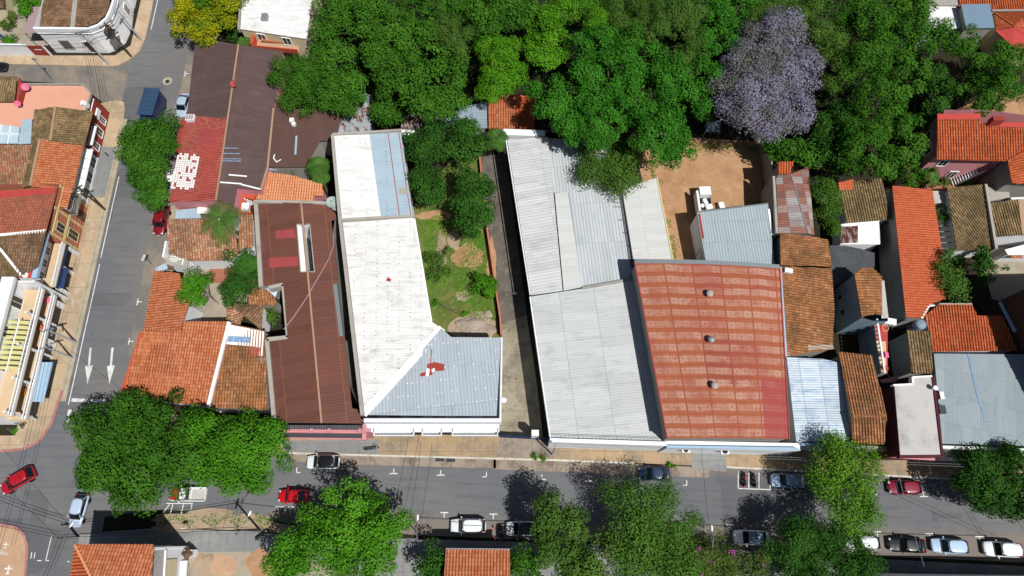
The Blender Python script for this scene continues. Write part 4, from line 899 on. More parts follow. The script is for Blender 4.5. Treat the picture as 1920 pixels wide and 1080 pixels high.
t = Bld('hip_roof_shed', 'small hipped shed with pale brown tiles north of the whitewashed roof', 'shed', [('t_pale', [(426, 570, 3.8), (456, 590, 4.6), (450, 610, 4.3), (425, 608, 3.8)]), ('t_brown', [(426, 570, 3.8), (493, 571, 3.8), (490, 620, 4.2), (456, 590, 4.6)])], 'white_wall', [(426, 570, 3.8), (493, 571, 3.8), (490, 620, 3.8), (425, 608, 3.8)], inset=.2)
t = Bld('wedge_shed', 'wedge shaped brown tiled shed in the notch of the long rusty roof', 'shed', [('t_rust', [(471, 521, 4.4), (480, 522, 4.4), (517, 560, 4.1), (515, 573, 3.8), (465, 570, 3.8)], None, ((475, 521), (477, 572)))], 'grey_wall', inset=.15)

# long rusty roofed house
pW = Plane((480, 377, 5.9), (565, 381, 6.9), (517, 791, 5.9)); pE = Plane((565, 381, 6.9), (603, 793, 6.9), (655, 717, 5.9))
def rx(y): return 565 + (y - 381) / 412 * 38
t = Bld('rusty_long_house', 'long rusty red-brown metal roofed house with an open light well', 'house', [
 ('m_rustred', [(480, 377), (565, 381), (rx(421), 421), (557, 421), (485, 421)], pW), ('m_rustred', [(485, 421), (557, 421), (564, 510), (490, 510)], pW),
 ('m_rustred', [(490, 510), (rx(510), 510), (603, 793), (517, 791), (501, 635), (539, 631), (531, 531), (491, 536)], pW),
 ('m_rustred', [(565, 381), (610, 382), (631, 402), (632, 410), (621, 414), (622, 421), (rx(421), 421)], pE), ('m_rustred', [(581, 421), (622, 421), (633, 510), (590, 510)], pE),
 ('m_rustred', [(rx(510), 510), (633, 510), (634, 531), (625, 532), (636, 630), (646, 630), (655, 717), (660, 765), (678, 770), (678, 794), (603, 793)], pE)], 'grey_wall',
 [(480, 377, 5.9), (610, 382, 6.2), (631, 402, 5.9), (625, 440, 5.9), (634, 531, 5.9), (636, 630, 5.9), (646, 630, 5.9), (655, 717, 5.9), (678, 770, 5.9), (678, 794, 5.9), (517, 791, 5.9), (501, 635, 5.9), (539, 631, 5.9), (531, 531, 5.9), (491, 536, 5.9)], inset=.15)
t.strip('ridge_cap', 'ridge', [(565, 381, 6.92), (603, 793, 6.92)], .22, .06)
t.para('parapet', 'concrete', [(479, 375, 6.3), (489, 537, 6.3)], .55, 5.0); t.para('parapet', 'concrete', [(503, 539, 6.3), (531, 533, 6.3), (540, 632, 6.3), (500, 636, 6.3), (514, 792, 6.3)], .5, 5.0)
t.para('parapet', 'concrete', [(478, 377, 6.5), (611, 380, 6.5)], .45, 5.0); t.para('gutter', 'metal_grey', [(628, 532, 6.1), (640, 630, 6.1)], .5, 5.4)
t.poly('white_canopy', 'm_bluewhite', [(494, 537, 4.6), (525, 535, 4.6), (516, 557, 4.5)])
wl = MB(); wp_ = [pW.on(557, 421), pE.on(581, 421), pE.on(590, 510), pW.on(564, 510)]
wl.prism([(p.x, p.y) for p in wp_], 0.05, [p.z + .12 for p in wp_], cap=False); well = t.part('light_well', wl, M['white_wall'])
mb = MB(); mb.poly([(p.x, p.y, .06) for p in wp_]); t.part('well_floor', mb, M['concrete'], parent=well)
mb = MB()
for a, b in zip(wp_, wp_[1:] + wp_[:1]): mb.beam(a, b, .12, .1)
t.part('well_kerb', mb, M['concrete'], parent=well)
mb = MB(); a, b = V((556, 421), pW), V((563, 510), pW); mb.slab([a + Vector((.1, 0, .1)), b + Vector((.1, 0, .1)), b + Vector((.85, .2, -.7)), a + Vector((.85, -.2, -.9))], .05); t.part('sunlit_wall_slab', mb, M['white_paint'], parent=well)  # sunlit west wall of the well, shaped as a sloped white slab
t.patch('red_repair_sheet', 'pinkred_paint', [(517, 432), (553, 430), (555, 446), (517, 447)], pW, .03); t.patch('red_repair_sheet', 'pinkred_paint', [(504, 484), (559, 481), (560, 499), (505, 502)], pW, .03)
mb = MB(); pts = []
for x, y in ((625, 440), (625, 462), (616, 487), (600, 515), (575, 560), (550, 597), (533, 618)):
    pl = pE if x > rx(y) else pW; pts.append(pl.on(x, y, .16))
mb.tube(pts, .07, n=6); solo('hose', mb, M['mauve'], 'long pale pink hose curving across the rusty roof', 'hose')
t.poly('front_terrace', 'm_slate', [(517, 797, 5.4), (688, 797, 5.4), (688, 806, 5.35), (524, 805, 5.35)]); t.poly('front_cornice', 'dark_metal', [(527, 806, 4.6), (688, 808, 4.6), (687, 822, 4.4), (531, 820, 4.4)])
mb = MB(); mb.bar(P(525, 806, 5.3), P(690, 808, 5.3), .16, 4.4, 5.5); mb.bar(P(531, 821, 4.5), P(688, 823, 4.5), .14, 4.2, 4.5)
for x in (530, 585, 618, 676): mb.box(P(x, 808, 5.2), (.4, .5, .7))
mb.box(P(688, 803, 5.2), (.9, 1.0, 1.0)); mb.box(P(684, 816, 4.4), (.5, 1.2, .8)); t.part('pink_moulding', mb, M['pink_wall'])
mb = MB(); a, b = P(520, 797, 0), P(686, 800, 0); wl_ = [P(520, 796, 5.3), P(686, 799, 5.3), P(686, 812, 5.3), P(525, 810, 5.3)]; mb.prism([(p.x, p.y) for p in wl_], 0, 5.15); t.part('front_wall', mb, M['pink_wall'])
dish('satellite_dish', 623, 380, 6.2, .85, M['dishgrey'], 'upper of two round grey-green dishes between rusty roof and white roof', 'grey-green dishes', (.1, -.1, 1), 2.0)
dish('satellite_dish', 631, 388, 6.0, .75, M['dishgrey'], 'lower of two round grey-green dishes, nearer the white roof', 'grey-green dishes', (.3, .1, 1), 2.0)

# white L-shaped corner building
pw1 = Plane((640, 412, 6.7), (680, 777, 6.7), (775, 407, 5.5)); pw2 = Plane((680, 778, 6.45), (828, 616, 5.45), (937, 781, 6.3)); pu = Plane((625, 252, 7.3), (640, 410, 7.3), (752, 243, 5.7))
t = Bld('white_roofed_house', 'big L-shaped house with white and blue-grey metal roofs and white street front', 'house', [
 ('m_white', [(641, 412), (775, 407), (808, 602), (828, 616), (681, 778)], pw1, ((640, 600), (790, 592))), ('m_greyblue', [(828, 616), (846, 632), (940, 633), (937, 781), (681, 778)], pw2, ((850, 700), (845, 640))),
 ('m_white2', [(626, 253), (692, 248), (714, 405), (641, 410)], pu, ((630, 330), (700, 325))), ('m_blue', [(692, 248), (751, 244), (774, 403), (714, 405)], pu, ((700, 300), (740, 297)))], 'white_wall',
 [(626, 253, 7.2), (751, 244, 5.6), (774, 403, 5.2), (808, 602, 5.1), (828, 616, 5.0), (846, 632, 5.0), (940, 633, 5.0), (937, 783, 6.5), (682, 783, 6.7), (640, 411, 6.8)], inset=.12)
t.strip('valley_flashing', 'white_paint', [(829, 615), (681, 777)], .95, .04, pw1)
t.para('parapet', 'concrete', [(623, 252, 7.5), (637, 410, 7.4), (679, 778, 7.3)], .42, 5.5); t.para('party_wall', 'concrete', [(638, 411, 7.5), (712, 407, 6.7), (776, 404, 5.9)], .3, 4.0); t.para('parapet', 'concrete', [(623, 251, 7.6), (692, 247, 6.9), (752, 243, 6.1)], .3, 4.5)
t.strip('seam', 'redlead', [(727, 245), (749, 404)], .1, .04, pu); t.strip('seam', 'redlead', [(747, 244), (770, 403)], .1, .04, pu); t.strip('gutter', 'white_paint', [(777, 410), (809, 603)], .22, .05, pw1)
t.patch('pale_patch', 'concrete', [(747, 352), (766, 351), (767, 364), (748, 365)], pu, .05)
t.patch('red_primer_patch', 'redlead', [(801, 683), (815, 679), (833, 683), (833, 695), (816, 696), (808, 704), (788, 706), (788, 700), (800, 697)], pw2, .03); t.patch('red_drip', 'redlead', [(809, 655), (810.5, 655), (807.5, 681), (806, 681)], pw2, .03)
t.patch('white_tape', 'white_paint', [(800, 690), (806, 692), (804, 706), (798, 705)], pw2, .05); t.patch('white_tape', 'white_paint', [(809, 693), (815, 690), (816, 696), (810, 699)], pw2, .05); t.patch('rust_stain', 'redlead', [(724, 524), (728, 520), (734, 524), (732, 528), (725, 527)], pw1, .03)
mb = MB()
for i in range(7): x = 815 - i * 9 + R.uniform(-3, 3); y = 634 + i * 10; mb.poly([pw2.on(x, y, .03), pw2.on(x + 2, y, .03), pw2.on(x + 1.5, y + R.uniform(4, 14), .03)])
t.part('white_drip', mb, M['white_paint'], parent=t.roofs[1])
t.para('front_parapet', 'white_wall', [(682, 788, 7.6), (938, 788, 7.5)], .45, 5.2); mb = MB()
mb.slab([V(p) for p in ((684, 790, 5.9), (936, 790, 5.9), (936, 803, 5.7), (689, 803, 5.7))], .3); mb.slab([V(p) for p in ((686, 803, 5.0), (936, 803, 5.0), (936, 810, 5.0), (688, 810, 5.0))], .4); t.part('cornice', mb, M['white_wall'])
t.para('side_parapet', 'white_wall', [(941, 633, 5.5), (938, 790, 7.2)], .22, 4.6)
for x0, x1 in ((702, 777), (792, 829), (848, 934)):
    bf = t.poly('balcony_slab', 'white_wall', [(x0, 802, 4.3), (x1, 802, 4.3), (x1, 817, 4.3), (x0, 817, 4.3)], .2)
    mb = MB(); mb.bar(P(x0, 817.5, 4.3), P(x1, 817.5, 4.3), .1, 4.32, 5.0); mb.bar(P(x0 + .8, 803, 4.3), P(x0 + .8, 817, 4.3), .1, 4.32, 5.0); mb.bar(P(x1 - .8, 803, 4.3), P(x1 - .8, 817, 4.3), .1, 4.32, 5.0); t.part('balcony_rail', mb, M['white_wall'], parent=bf)
fa, fb = t.q[8], t.q[7]
for tt, w in ((2.2, 1.3), (5.0, 1.2), (7.6, 1.2), (10.4, 1.3), (13.5, 1.3)):
    t.window(fa, fb, tt, w, .6, 2.4, 'white', 2); t.window(fa, fb, tt, w, 4.35, 1.9, 'white', 2, 'balcony_door')
c = P(945, 750, 4.5); mb = MB(); mb.lathe(c, [(0, -.1), (.28, -.08), (.34, .02), (.2, .1), (0, .12)]); ll = Thing('wall_lamp', 'white globe lamp on the alley side of the blue-grey roof', 'lamp', (c.x, c.y, 4.4)); ll.part('shade', mb, M['white']); mb = MB(); mb.tube([(c.x - .6, c.y, 4.3), c], .05); ll.part('arm', mb, M['white'])

# small roofs among the trees north of the garden
t = Bld('rusty_shed', 'rust streaked tin shed behind the white and blue roofs', 'shed', [('m_tin', [(664, 172, 3.9), (699, 178, 3.9), (694, 245, 3.4), (634, 249, 3.4), (645, 210, 3.6)], None, ((0, 1), (0, 0)))], 'grey_wall')
t = Bld('tin_shed', 'low shed of grey and pinkish tin sheets north of the garden trees', 'shed', [('m_tin3', [(752, 218, 3.5), (845, 205, 3.7), (912, 190, 3.7), (914, 240, 3.3), (860, 242, 3.3), (752, 242, 3.2)], None, ((0, 0), (1, 0)))], 'grey_wall')
t.poly('rusty_cover', 'm_tin2', [(753, 222, 3.62), (800, 215, 3.7), (798, 241, 3.5), (752, 241, 3.4)], .06); t.poly('white_sheet', 'white_paint', [(751, 243, 3.1), (778, 244, 3.1), (776, 254, 3.1), (752, 252, 3.1)], .08)
t = Bld('garden_tile_house', 'small orange tiled house between bright round tree and the silver roof', 'house', [('t_orange', [(914, 178, 4.2), (969, 178, 4.2), (971, 241, 3.7), (916, 242, 3.7)]), ('t_deep', [(969, 178, 4.2), (1005, 182, 3.6), (1000, 248, 3.4), (971, 241, 3.7)])], 'white_wall', [(914, 178, 4.0), (1005, 182, 3.6), (1000, 248, 3.4), (916, 242, 3.6)], inset=.2)
t.strip('verge_cap', 't_deep', [(969, 178, 4.22), (971, 241, 3.72)], .3, .08)

# silver warehouse
t = Bld('silver_warehouse', 'long silver ribbed metal warehouse north of the pale grey roof', 'warehouse', [('m_silver', [(951, 262, 5.1), (1028, 257, 5.5), (1055, 545, 5.5), (996, 553, 5.1)], None, ((955, 300), (1030, 290))), ('m_cream', [(1040, 362, 5.2), (1065, 360, 5.2), (1092, 538, 5.2), (1057, 545, 5.2)], None, ((1040, 400), (1070, 398))), ('m_silver2', [(1022, 262, 5.0), (1140, 262, 4.6), (1162, 350, 4.6), (1188, 522, 4.6), (1092, 538, 5.0), (1066, 361, 5.0), (1038, 361, 5.0)], None, ((1080, 380), (1100, 530)))], 'grey_wall', [(951, 262, 5.1), (1028, 257, 5.5), (1140, 262, 4.6), (1162, 350, 4.6), (1188, 522, 4.6), (1092, 538, 5.0), (996, 553, 5.1)], inset=.1)
t.para('parapet', 'white_wall', [(944, 247, 5.2), (1022, 250, 5.2)], 1.0, 0); t.para('flashing', 'grey_wall', [(1092, 540, 5.4), (1188, 523, 5.2)], .4, 4.2)
mb = MB(); mb.tube([P(1160, 345, 4.85), P(1184, 505, 4.85)], .06)
for k in range(4): mb.tube([P(1150 + k * 9, 388 + k * 24, 4.7), P(1166 + k * 5, 388 + k * 25, 4.7)], .05)
t.part('conduit', mb, M['dark_metal'])
mb = MB(); mb.tube([P(949, 264, 5.25), P(994, 553, 5.25)], .09); t.part('gutter', mb, M['white'])
t = Bld('chalky_shed', 'chalky white metal roof shed beside the dirt yard', 'shed', [('m_cream', [(1166, 352, 4.7), (1232, 333, 4.5), (1262, 489, 4.5), (1188, 491, 4.7)], None, ((1170, 400), (1240, 395)))], 'white_wall', inset=.1)
t.strip('verge_board', 'beige', [(1232, 333, 4.5), (1262, 489, 4.5)], .2, .08); t.strip('gutter', 'dark_metal', [(1165, 353, 4.7), (1187, 490, 4.7)], .15, .06)
t = Bld('pale_grey_warehouse', 'wide pale grey metal roofed warehouse between alley and red barrel roof', 'warehouse', [('m_palegrey', [(996, 556, 5.2), (1092, 541, 5.35), (1190, 526, 5.2), (1214, 660, 5.2), (1250, 828, 5.2), (1034, 822, 5.2)], None, ((1000, 680), (1200, 660)))], 'white_wall', inset=.05)
t.para('gutter', 'white', [(994, 556, 5.3), (1032, 820, 5.3)], .18, 5.0); t.para('front_parapet', 'white_wall', [(1031, 825, 5.6), (1250, 832, 5.6)], .5, 0)
mb = MB()
for k in range(26): x = 1036 + k * 8.2; mb.tube([P(x, 822 + k * .25, 5.3), P(x + 1.5, 816 + k * .25, 5.75)], .02, n=5)
mb.tube([P(1034, 815, 5.75), P(1246, 822, 5.75)], .025, n=5); t.part('spike_fence', mb, M['dark_metal'])
t.box('gate_pillar', 'white', P(1003, 814, 2.6), (.9, .7, 2.6)); mb = MB(); mb.bar(P(938, 820, 0), P(1030, 825, 0), .08, .1, 2.0); g_ = solo('lane_gate', mb, M['navy'], 'blue sheet metal gate closing the alley at the street', 'gate')

# red barrel roof hall
a0, a1, b1, b0 = P(1190, 492, 8.3), P(1462, 502, 8.3), P(1480, 823, 8.3), P(1251, 822, 8.3)
tc = (a0 + a1 + b1 + b0) / 4
t = Thing('red_hall', 'large hall with curved faded red metal roof and three round vents', 'hall', (tc.x, tc.y, 0))
mb = MB(); n = 16; mb.smooth = False
def arc(u, v): p = a0.lerp(a1, u).lerp(b0.lerp(b1, u), v); return p + Vector((0, 0, 0.6 * (1 - (2 * u - 1) ** 2)))
vl = [(b0 - a0).length, (a1 - a0).length]
for i in range(n):
    u0, u1 = i / n, (i + 1) / n
    for (z, rev) in ((0, False), (-.12, True)):
        q = [arc(u0, 1), arc(u1, 1), arc(u1, 0), arc(u0, 0)]; uvq = [(u0 * vl[1], 0), (u1 * vl[1], 0), (u1 * vl[1], vl[0]), (u0 * vl[1], vl[0])]
        q = [p + Vector((0, 0, z)) for p in q]
        mb.face(q[::-1] if rev else q, uv=uvq[::-1] if rev else uvq)
roof = t.part('roof', mb, M['m_barrel']); roof.data.polygons.foreach_set('use_smooth', [True] * len(roof.data.polygons))
mb = MB()
ins = inset_poly([a0, a1, b1, b0], .1)
us = [i / n for i in range(n + 1)]
def pl_(u, v): p = ins[0].lerp(ins[1], u).lerp(ins[3].lerp(ins[2], u), v); return Vector((p.x, p.y, 8.1 + 0.6 * (1 - (2 * u - 1) ** 2)))
for i in range(n):
    for v in (0, 1):
        p, q = pl_(us[i], v), pl_(us[i + 1], v); r = [Vector((p.x, p.y, 0)), Vector((q.x, q.y, 0)), q, p]; mb.face(r if v else r[::-1])
for k in (0, n):
    p, q = pl_(us[k], 0), pl_(us[k], 1); mb.face([Vector((p.x, p.y, 0)), Vector((q.x, q.y, 0)), q, p])
t.part('wall', mb, M['grey_wall'])
mb = MB()
for i in range(n): mb.beam(arc(us[i], 0) + Vector((0, .12, .02)), arc(us[i + 1], 0) + Vector((0, .12, .02)), .55, .06)
t.part('ridge_flashing', mb, M['metal_grey'])
for u in (0, 1): mb = MB(); mb.beam(arc(u, 0), arc(u, 1), .14, .1); t.part('verge_flashing', mb, M['pinkred_paint'], parent=roof)
vy = 0
for x, y in ((1330, 551), (1333, 637), (1339, 723)):
    c = P(x, y, 9.3); g2 = MB(); g2.lathe((c.x, c.y, 8.8), [(.26, 0), (.26, .45), (.3, .47)]); vt = t.part('vent', g2, M['metal_grey'], label=None)
    g3 = MB(); g3.smooth = True; g3.lathe((c.x, c.y, 9.25), [(.3, 0), (.42, .1), (.46, .25), (.4, .42), (.22, .54), (0, .58)], 16); t.part('vent_cap', g3, M['metal_grey'] if y == 637 else M['concrete'], parent=vt)
mb = MB(); mb.bar(P(1250, 833, 5.2), P(1500, 838, 5.2), .9, 0, 5.2); t.part('front_wall', mb, M['white_wall'])
mb = MB(); mb.bar(P(1252, 836, 6.2), P(1498, 840, 6.2), .3, 5.2, 5.6); t.part('front_coping', mb, M['blue_wall'])
def ac(px, py, z, label):
    c = P(px, py, z); a = Thing('air_conditioner', label, 'air conditioner', (c.x, c.y, z - .3), 'air conditioners on the hall front')
    mb = MB(); mb.box(c, (1.0, .8, .6)); a.part('casing', mb, M['white']); mb = MB(); mb.lathe(c + Vector((0, 0, .3)), [(.36, 0), (.36, .02), (.1, .03), (0, .03)]); a.part('fan_grille', mb, M['dark'])
    mb = MB(); mb.box(c + Vector((0, 0, -.33)), (.9, .6, .05)); a.part('bracket', mb, M['dark_metal'])
ac(1285, 843, 3.4, 'left air conditioner on the white front of the red hall'); ac(1358, 846, 3.4, 'right air conditioner on the white front of the red hall, over the grey driveway')

# shed in the dirt yard
t = Bld('yard_shed', 'pale blue ribbed metal shed at the edge of the dirt yard', 'shed', [('m_shed', [(1307, 398, 4.5), (1440, 382, 4.5), (1453, 500, 4.2), (1325, 500, 4.2)], None, ((1310, 398), (1325, 490)))], 'white_wall', inset=.08)
t.strip('red_edge_trim', 'redlead', [(1311, 401, 4.52), (1319, 447, 4.4)], .25, .06); t.strip('white_edge_trim', 'white_paint', [(1441, 392, 4.52), (1448, 440, 4.4)], .3, .06); t.strip('eave_trim', 'metal_grey', [(1307, 398, 4.5), (1440, 382, 4.5)], .2, .06)
t.window(t.q[3], t.q[0], 2.0, 2.2, .1, 2.6, 'metal_grey', 2, 'door', 'white')

# ============ right-hand houses
t = Bld('patchwork_shed', 'long shed roofed with patchwork rusty pink sheets by the dirt yard', 'shed', [('m_rustpink', [(1455, 330, 4.6), (1483, 326, 5.0), (1516, 438, 5.0), (1460, 437, 4.6)], None, ((1455, 380), (1490, 380))), ('m_rustpink', [(1483, 326, 5.0), (1516, 313, 4.5), (1527, 441, 4.5), (1516, 438, 5.0)], None, ((1490, 380), (1515, 380)))], 'grey_wall', [(1452, 330, 4.6), (1516, 313, 4.5), (1527, 441, 4.5), (1459, 437, 4.6)], inset=.1)
t.para('parapet', 'concrete', [(1451, 330, 5.2), (1457, 437, 5.2)], .35, 0); t.strip('ridge_cap', 'metal_grey', [(1483, 326, 5.02), (1516, 438, 5.02)], .16, .05)
t = Bld('tiled_chimney', 'small chimney with an orange tiled cap at the end of the patchwork shed', 'chimney', [('t_deep', [(1458, 304, 6.2), (1488, 303, 6.2), (1481, 327, 6.0), (1460, 326, 6.0)], None, ((1470, 304), (1470, 326)))], 'grey_wall', inset=.2)
t = Bld('streaked_tile_house', 'long house with streaked brown orange tiles beside the red hall', 'house', [('t_rust', [(1463, 437, 5.6), (1552, 449, 4.9), (1559, 499, 4.9), (1464, 497, 5.6)]), ('t_rust', [(1464, 500, 5.7), (1559, 503, 4.8), (1564, 580, 4.8), (1560, 655, 4.8), (1475, 667, 5.7)])], 'grey_wall', [(1463, 437, 5.6), (1552, 449, 4.9), (1564, 580, 4.8), (1560, 655, 4.8), (1475, 667, 5.7)], inset=.2)
t.para('parapet', 'blue_wall', [(1463, 500, 6.1), (1474, 668, 6.1)], .3, 0); t.box('vent_box', 'white', P(1478, 508, 5.9), (1.0, .6, .5), -.2); t.strip('verge_strip', 'concrete', [(1515, 652, 5.3), (1562, 650, 4.85)], .6, .05)
t = Bld('slate_shed', 'flat dark grey sheeted roof with cracked edges', 'shed', [('m_slate', [(1556, 460, 4.1), (1586, 461, 4.1), (1612, 466, 4.0), (1640, 474, 4.0), (1640, 500, 3.9), (1600, 524, 3.9), (1561, 523, 4.1)], None, ((0, 0), (0, 1)))], 'grey_wall', inset=.2)
t = Bld('mossy_tile_house', 'house with mossy brown tiles above a white tin shed', 'house', [('t_olive', [(1571, 342, 5.0), (1653, 334, 5.0), (1671, 411, 4.2), (1587, 418, 4.2)])], 'white_wall', inset=.25)
t.patch('replaced_tiles', 't_orange2', [(1571, 343), (1600, 336), (1598, 356), (1573, 357)], Plane((1571, 342, 5.0), (1653, 334, 5.0), (1587, 418, 4.2)), .085, rib=((1571, 342), (1574, 360)))
t = Bld('white_tin_shed', 'small shed with white roof and a rusty corner below mossy tiles', 'shed', [('white_paint', [(1577, 420, 3.2), (1648, 415, 3.2), (1652, 458, 3.0), (1576, 458, 3.0)])], 'white_wall', inset=.15)
t.patch('rusty_sheet', 'm_tin2', [(1577, 425, 3.22), (1609, 423, 3.22), (1609, 455, 3.05), (1576, 457, 3.05)], None, .02)
t = Bld('long_orange_house', 'long narrow house with bright plain orange tiled roof', 'house', [('t_orange2', [(1673, 349, 5.4), (1748, 356, 4.6), (1768, 480, 4.6), (1773, 560, 4.6), (1745, 570, 4.8), (1731, 597, 4.9), (1699, 594, 5.4)], None, ((1673, 450), (1760, 450)))], 'grey_wall', inset=.15)
t.strip('valley_flashing', 'white_paint', [(1728, 597, 4.95), (1742, 573, 4.85), (1760, 574, 4.75)], .25, .08)
t = Bld('olive_tile_house', 'house with square mossy tan tiles and white side wall by the round bush', 'house', [('t_olive', [(1776, 352, 4.8), (1846, 346, 4.6), (1866, 466, 3.8), (1794, 470, 4.0)])], 'white_wall', inset=.3)
t.para('parapet', 'concrete', [(1849, 345, 5.0), (1869, 466, 4.4)], .35, 0)
t = Bld('edge_tile_house', 'small tan tiled house at the right edge beside concrete yard', 'house', [('t_olive', [(1858, 381, 4.6), (1910, 374, 4.6), (1918, 440, 4.0), (1868, 444, 4.0)]), ('ridge', [(1910, 374, 4.6), (1990, 380, 3.8), (1990, 445, 3.6), (1918, 440, 4.0)])], 'white_wall', [(1858, 381, 4.4), (1990, 378, 3.8), (1990, 445, 3.6), (1868, 444, 3.9)], inset=.3)
t.strip('hip_cap', 'ridge', [(1910, 374, 4.62), (1918, 440, 4.02)], .25, .08)
t = Bld('flat_roof_block', 'low block with mossy flat roof and white walls behind the tan tiled house', 'outbuilding', [('concrete', [(1852, 350, 3.4), (1890, 350, 3.4), (1894, 370, 3.4), (1855, 377, 3.4)])], 'grey_wall', inset=.05)
t.para('parapet', 'white_wall', [(1893, 350, 3.9), (1990, 345, 3.9), (1990, 368, 3.9), (1896, 372, 3.9)], .3, 0)
t = Bld('patio_house', 'white walled porch with slanted roof at the right edge above the concrete yard', 'house', [('white_wall', [(1884, 468, 3.0), (1990, 440, 3.4), (1990, 478, 3.0), (1890, 478, 2.8)])], 'white_wall', inset=.2)
t.box('door_canopy', 't_orange', P(1905, 480, 2.4), (1.6, .6, .1))
# big orange house top right
pm = Plane((1757, 214, 8.8), (1838, 214, 8.8), (1757, 299, 7.0))
t = Bld('verandah_house', 'two-storey house with bright orange tiles, red edge and white stairs at the upper right', 'house', [('t_deep', [(1757, 214), (1839, 213), (1839, 231), (1990, 226), (1990, 246), (1889, 302), (1757, 299)], pm), ('t_deep', [(1889, 302, 7.0), (1990, 246, 8.2), (1990, 348, 7.0), (1898, 343, 6.9)], None, ((1985, 300), (1890, 320)))], None)
t.patch('red_edge', 'red_band', [(1757, 214), (1838, 213), (1838, 223), (1757, 224)], pm, .09); t.patch('red_edge', 'red_band', [(1840, 232), (1990, 227), (1990, 240), (1876, 238)], pm, .09); t.strip('hip_cap', 't_deep', [(1889, 302, 7.02), (1990, 246, 8.22)], .3, .1)
mb = MB(); o = [P(1760, 216, 7), P(1835, 216, 7), P(1990, 232, 7), P(1990, 300, 7), P(1886, 292, 7), P(1760, 288, 7)]; mb.prism([(p.x, p.y) for p in o], 0, [8.3, 8.3, 7.9, 6.9, 6.7, 6.9], cap=False); t.part('wall', mb, M['pink_wall'])
mb = MB(); o2 = [P(1891, 296, 7), P(1990, 296, 7), P(1990, 340, 7), P(1900, 336, 7)]; mb.prism([(p.x, p.y) for p in o2], 0, 6.6, cap=False); t.part('wing_wall', mb, M['grey_wall'])
bf = t.poly('verandah_floor', 'cream_wall', [(1752, 301, 3.4), (1838, 303, 3.4), (1836, 313, 3.4), (1744, 312, 3.4)], .2); mb = MB(); mb.bar(P(1743, 312, 3.4), P(1836, 314, 3.4), .1, 3.4, 4.2); t.part('verandah_rail', mb, M['white'], parent=bf)
for k in range(4): p = P(1748 + k * 28, 311 + k * .4, 3.3); mb = MB(); mb.box((p.x, p.y, 1.65), (.22, .22, 3.3)); t.part('post', mb, M['cream_wall'])
st0, st1 = P(1786, 340, .3), P(1836, 318, 3.3); mb = MB(); d = (st1 - st0); hd = Vector((d.x, d.y, 0)).normalized(); ang = math.atan2(hd.y, hd.x)
for k in range(10): mb.box(st0 + d * (k / 10), (.28, 1.35, .08), ang)
sc_ = t.part('staircase', mb, M['white']); mb = MB(); nn = Vector((-hd.y, hd.x, 0))
for s_ in (-1, 1): mb.beam(st0 + nn * s_ * .72 + Vector((0, 0, .1)), st1 + nn * s_ * .72 + Vector((0, 0, .1)), .1, .12); mb.tube([st0 + nn * s_ * .72 + Vector((0, 0, 1)), st1 + nn * s_ * .72 + Vector((0, 0, 1))], .04)
t.part('stair_stringer', mb, M['metal_grey'], parent=sc_)
wa, wb = o[5], o[0]; wa, wb = o[0], o[5]; t.window(o[0], o[5], 2.0, 1.4, 3.8, 1.5, 'white', 2); t.window(o[0], o[5], 4.2, 1.4, 3.8, 1.5, 'white', 2); t.window(o[5], o[4], 2, 1.2, 3.8, 1.6, 'white', 2); t.window(o[5], o[4], 5, 1.2, .6, 1.8, 'white', 2)
t.box('chimney', 'red_wall', P(1868, 226, 9.2), (1.6, .7, 1.2))
# lower right
t = Bld('glossy_tile_house', 'house with glossy deep orange tiles half in shadow at the right', 'house', [('t_deep', [(1735, 592, 5.0), (1761, 570, 5.2), (1822, 570, 5.2), (1832, 592, 5.0), (1880, 592, 5.0), (1908, 657, 4.2), (1750, 659, 4.2)])], 'white_wall', inset=.15)
t.strip('verge_cap', 'concrete', [(1761, 570, 5.22), (1822, 570, 5.22)], .2, .08)
tw = [P(1868, 566, 4.5), P(1990, 800, 4.5), P(2140, 800, 4.5), P(2140, 560, 4.5)]; tw = [Vector((p.x, p.y, 13.0)) for p in tw]
t = Bld('tall_edge_house', 'tall dark walled house at the right edge shading the glossy tiles and cement roof', 'house', [('t_brown', tw)], 'dark_wall', inset=.05)
t.strip('side_gutter', 'blue_wall', [P(1876, 566, 5.0), P(1904, 622, 5.0)], .55, .3)
t = Bld('cement_roof_house', 'wide house with blue-grey cement sheets and a blue ridge stripe', 'house', [('m_steel', [(1751, 663, 5.0), (1990, 665, 4.6), (1990, 838, 4.6), (1767, 832, 5.0)], None, ((1760, 700), (1760, 820)))], 'white_wall', inset=.1)
t.strip('blue_stripe', 'bluewash', [(1815, 663, 4.92), (1832, 740, 4.9), (1849, 792, 4.86)], .2, .03, label='bright blue seam stripe'); t.para('front_parapet', 'white_wall', [(1767, 838, 5.4), (1990, 846, 5.2)], .35, 0)
t.poly('front_ledge', 'concrete', [(1770, 842, 4.2), (1990, 850, 4.2), (1990, 862, 4.0), (1772, 854, 4.0)], .2); mb = MB(); mb.bar(P(1772, 856, 3.4), P(1990, 866, 3.4), .25, 0, 3.4); t.part('front_wall', mb, M['white_wall'])
t.box('roof_unit', 'white', P(1764, 742, 5.3), (.5, .9, .6)); t.box('roof_unit', 'dark_metal', P(1765, 768, 5.3), (.8, 1.0, .6), label='dark roof unit')
t = Bld('concrete_roof_block', 'block with stained pale concrete flat roof and dark red rim', 'building', [('concrete_flat', [(1677, 722, 6.6), (1712, 721, 6.6), (1711, 709, 6.6), (1748, 706, 6.6), (1766, 853, 6.6), (1688, 853, 6.6)])], 'maroon', inset=.03)
t.para('parapet_rim', 'maroon', [(1750, 707, 6.75), (1768, 855, 6.75), (1687, 856, 6.75)], .25, 6.0); t.para('white_rim', 'white_paint', [(1675, 722, 6.75), (1712, 720, 6.75), (1711, 707, 6.75), (1748, 705, 6.75)], .2, 6.0)
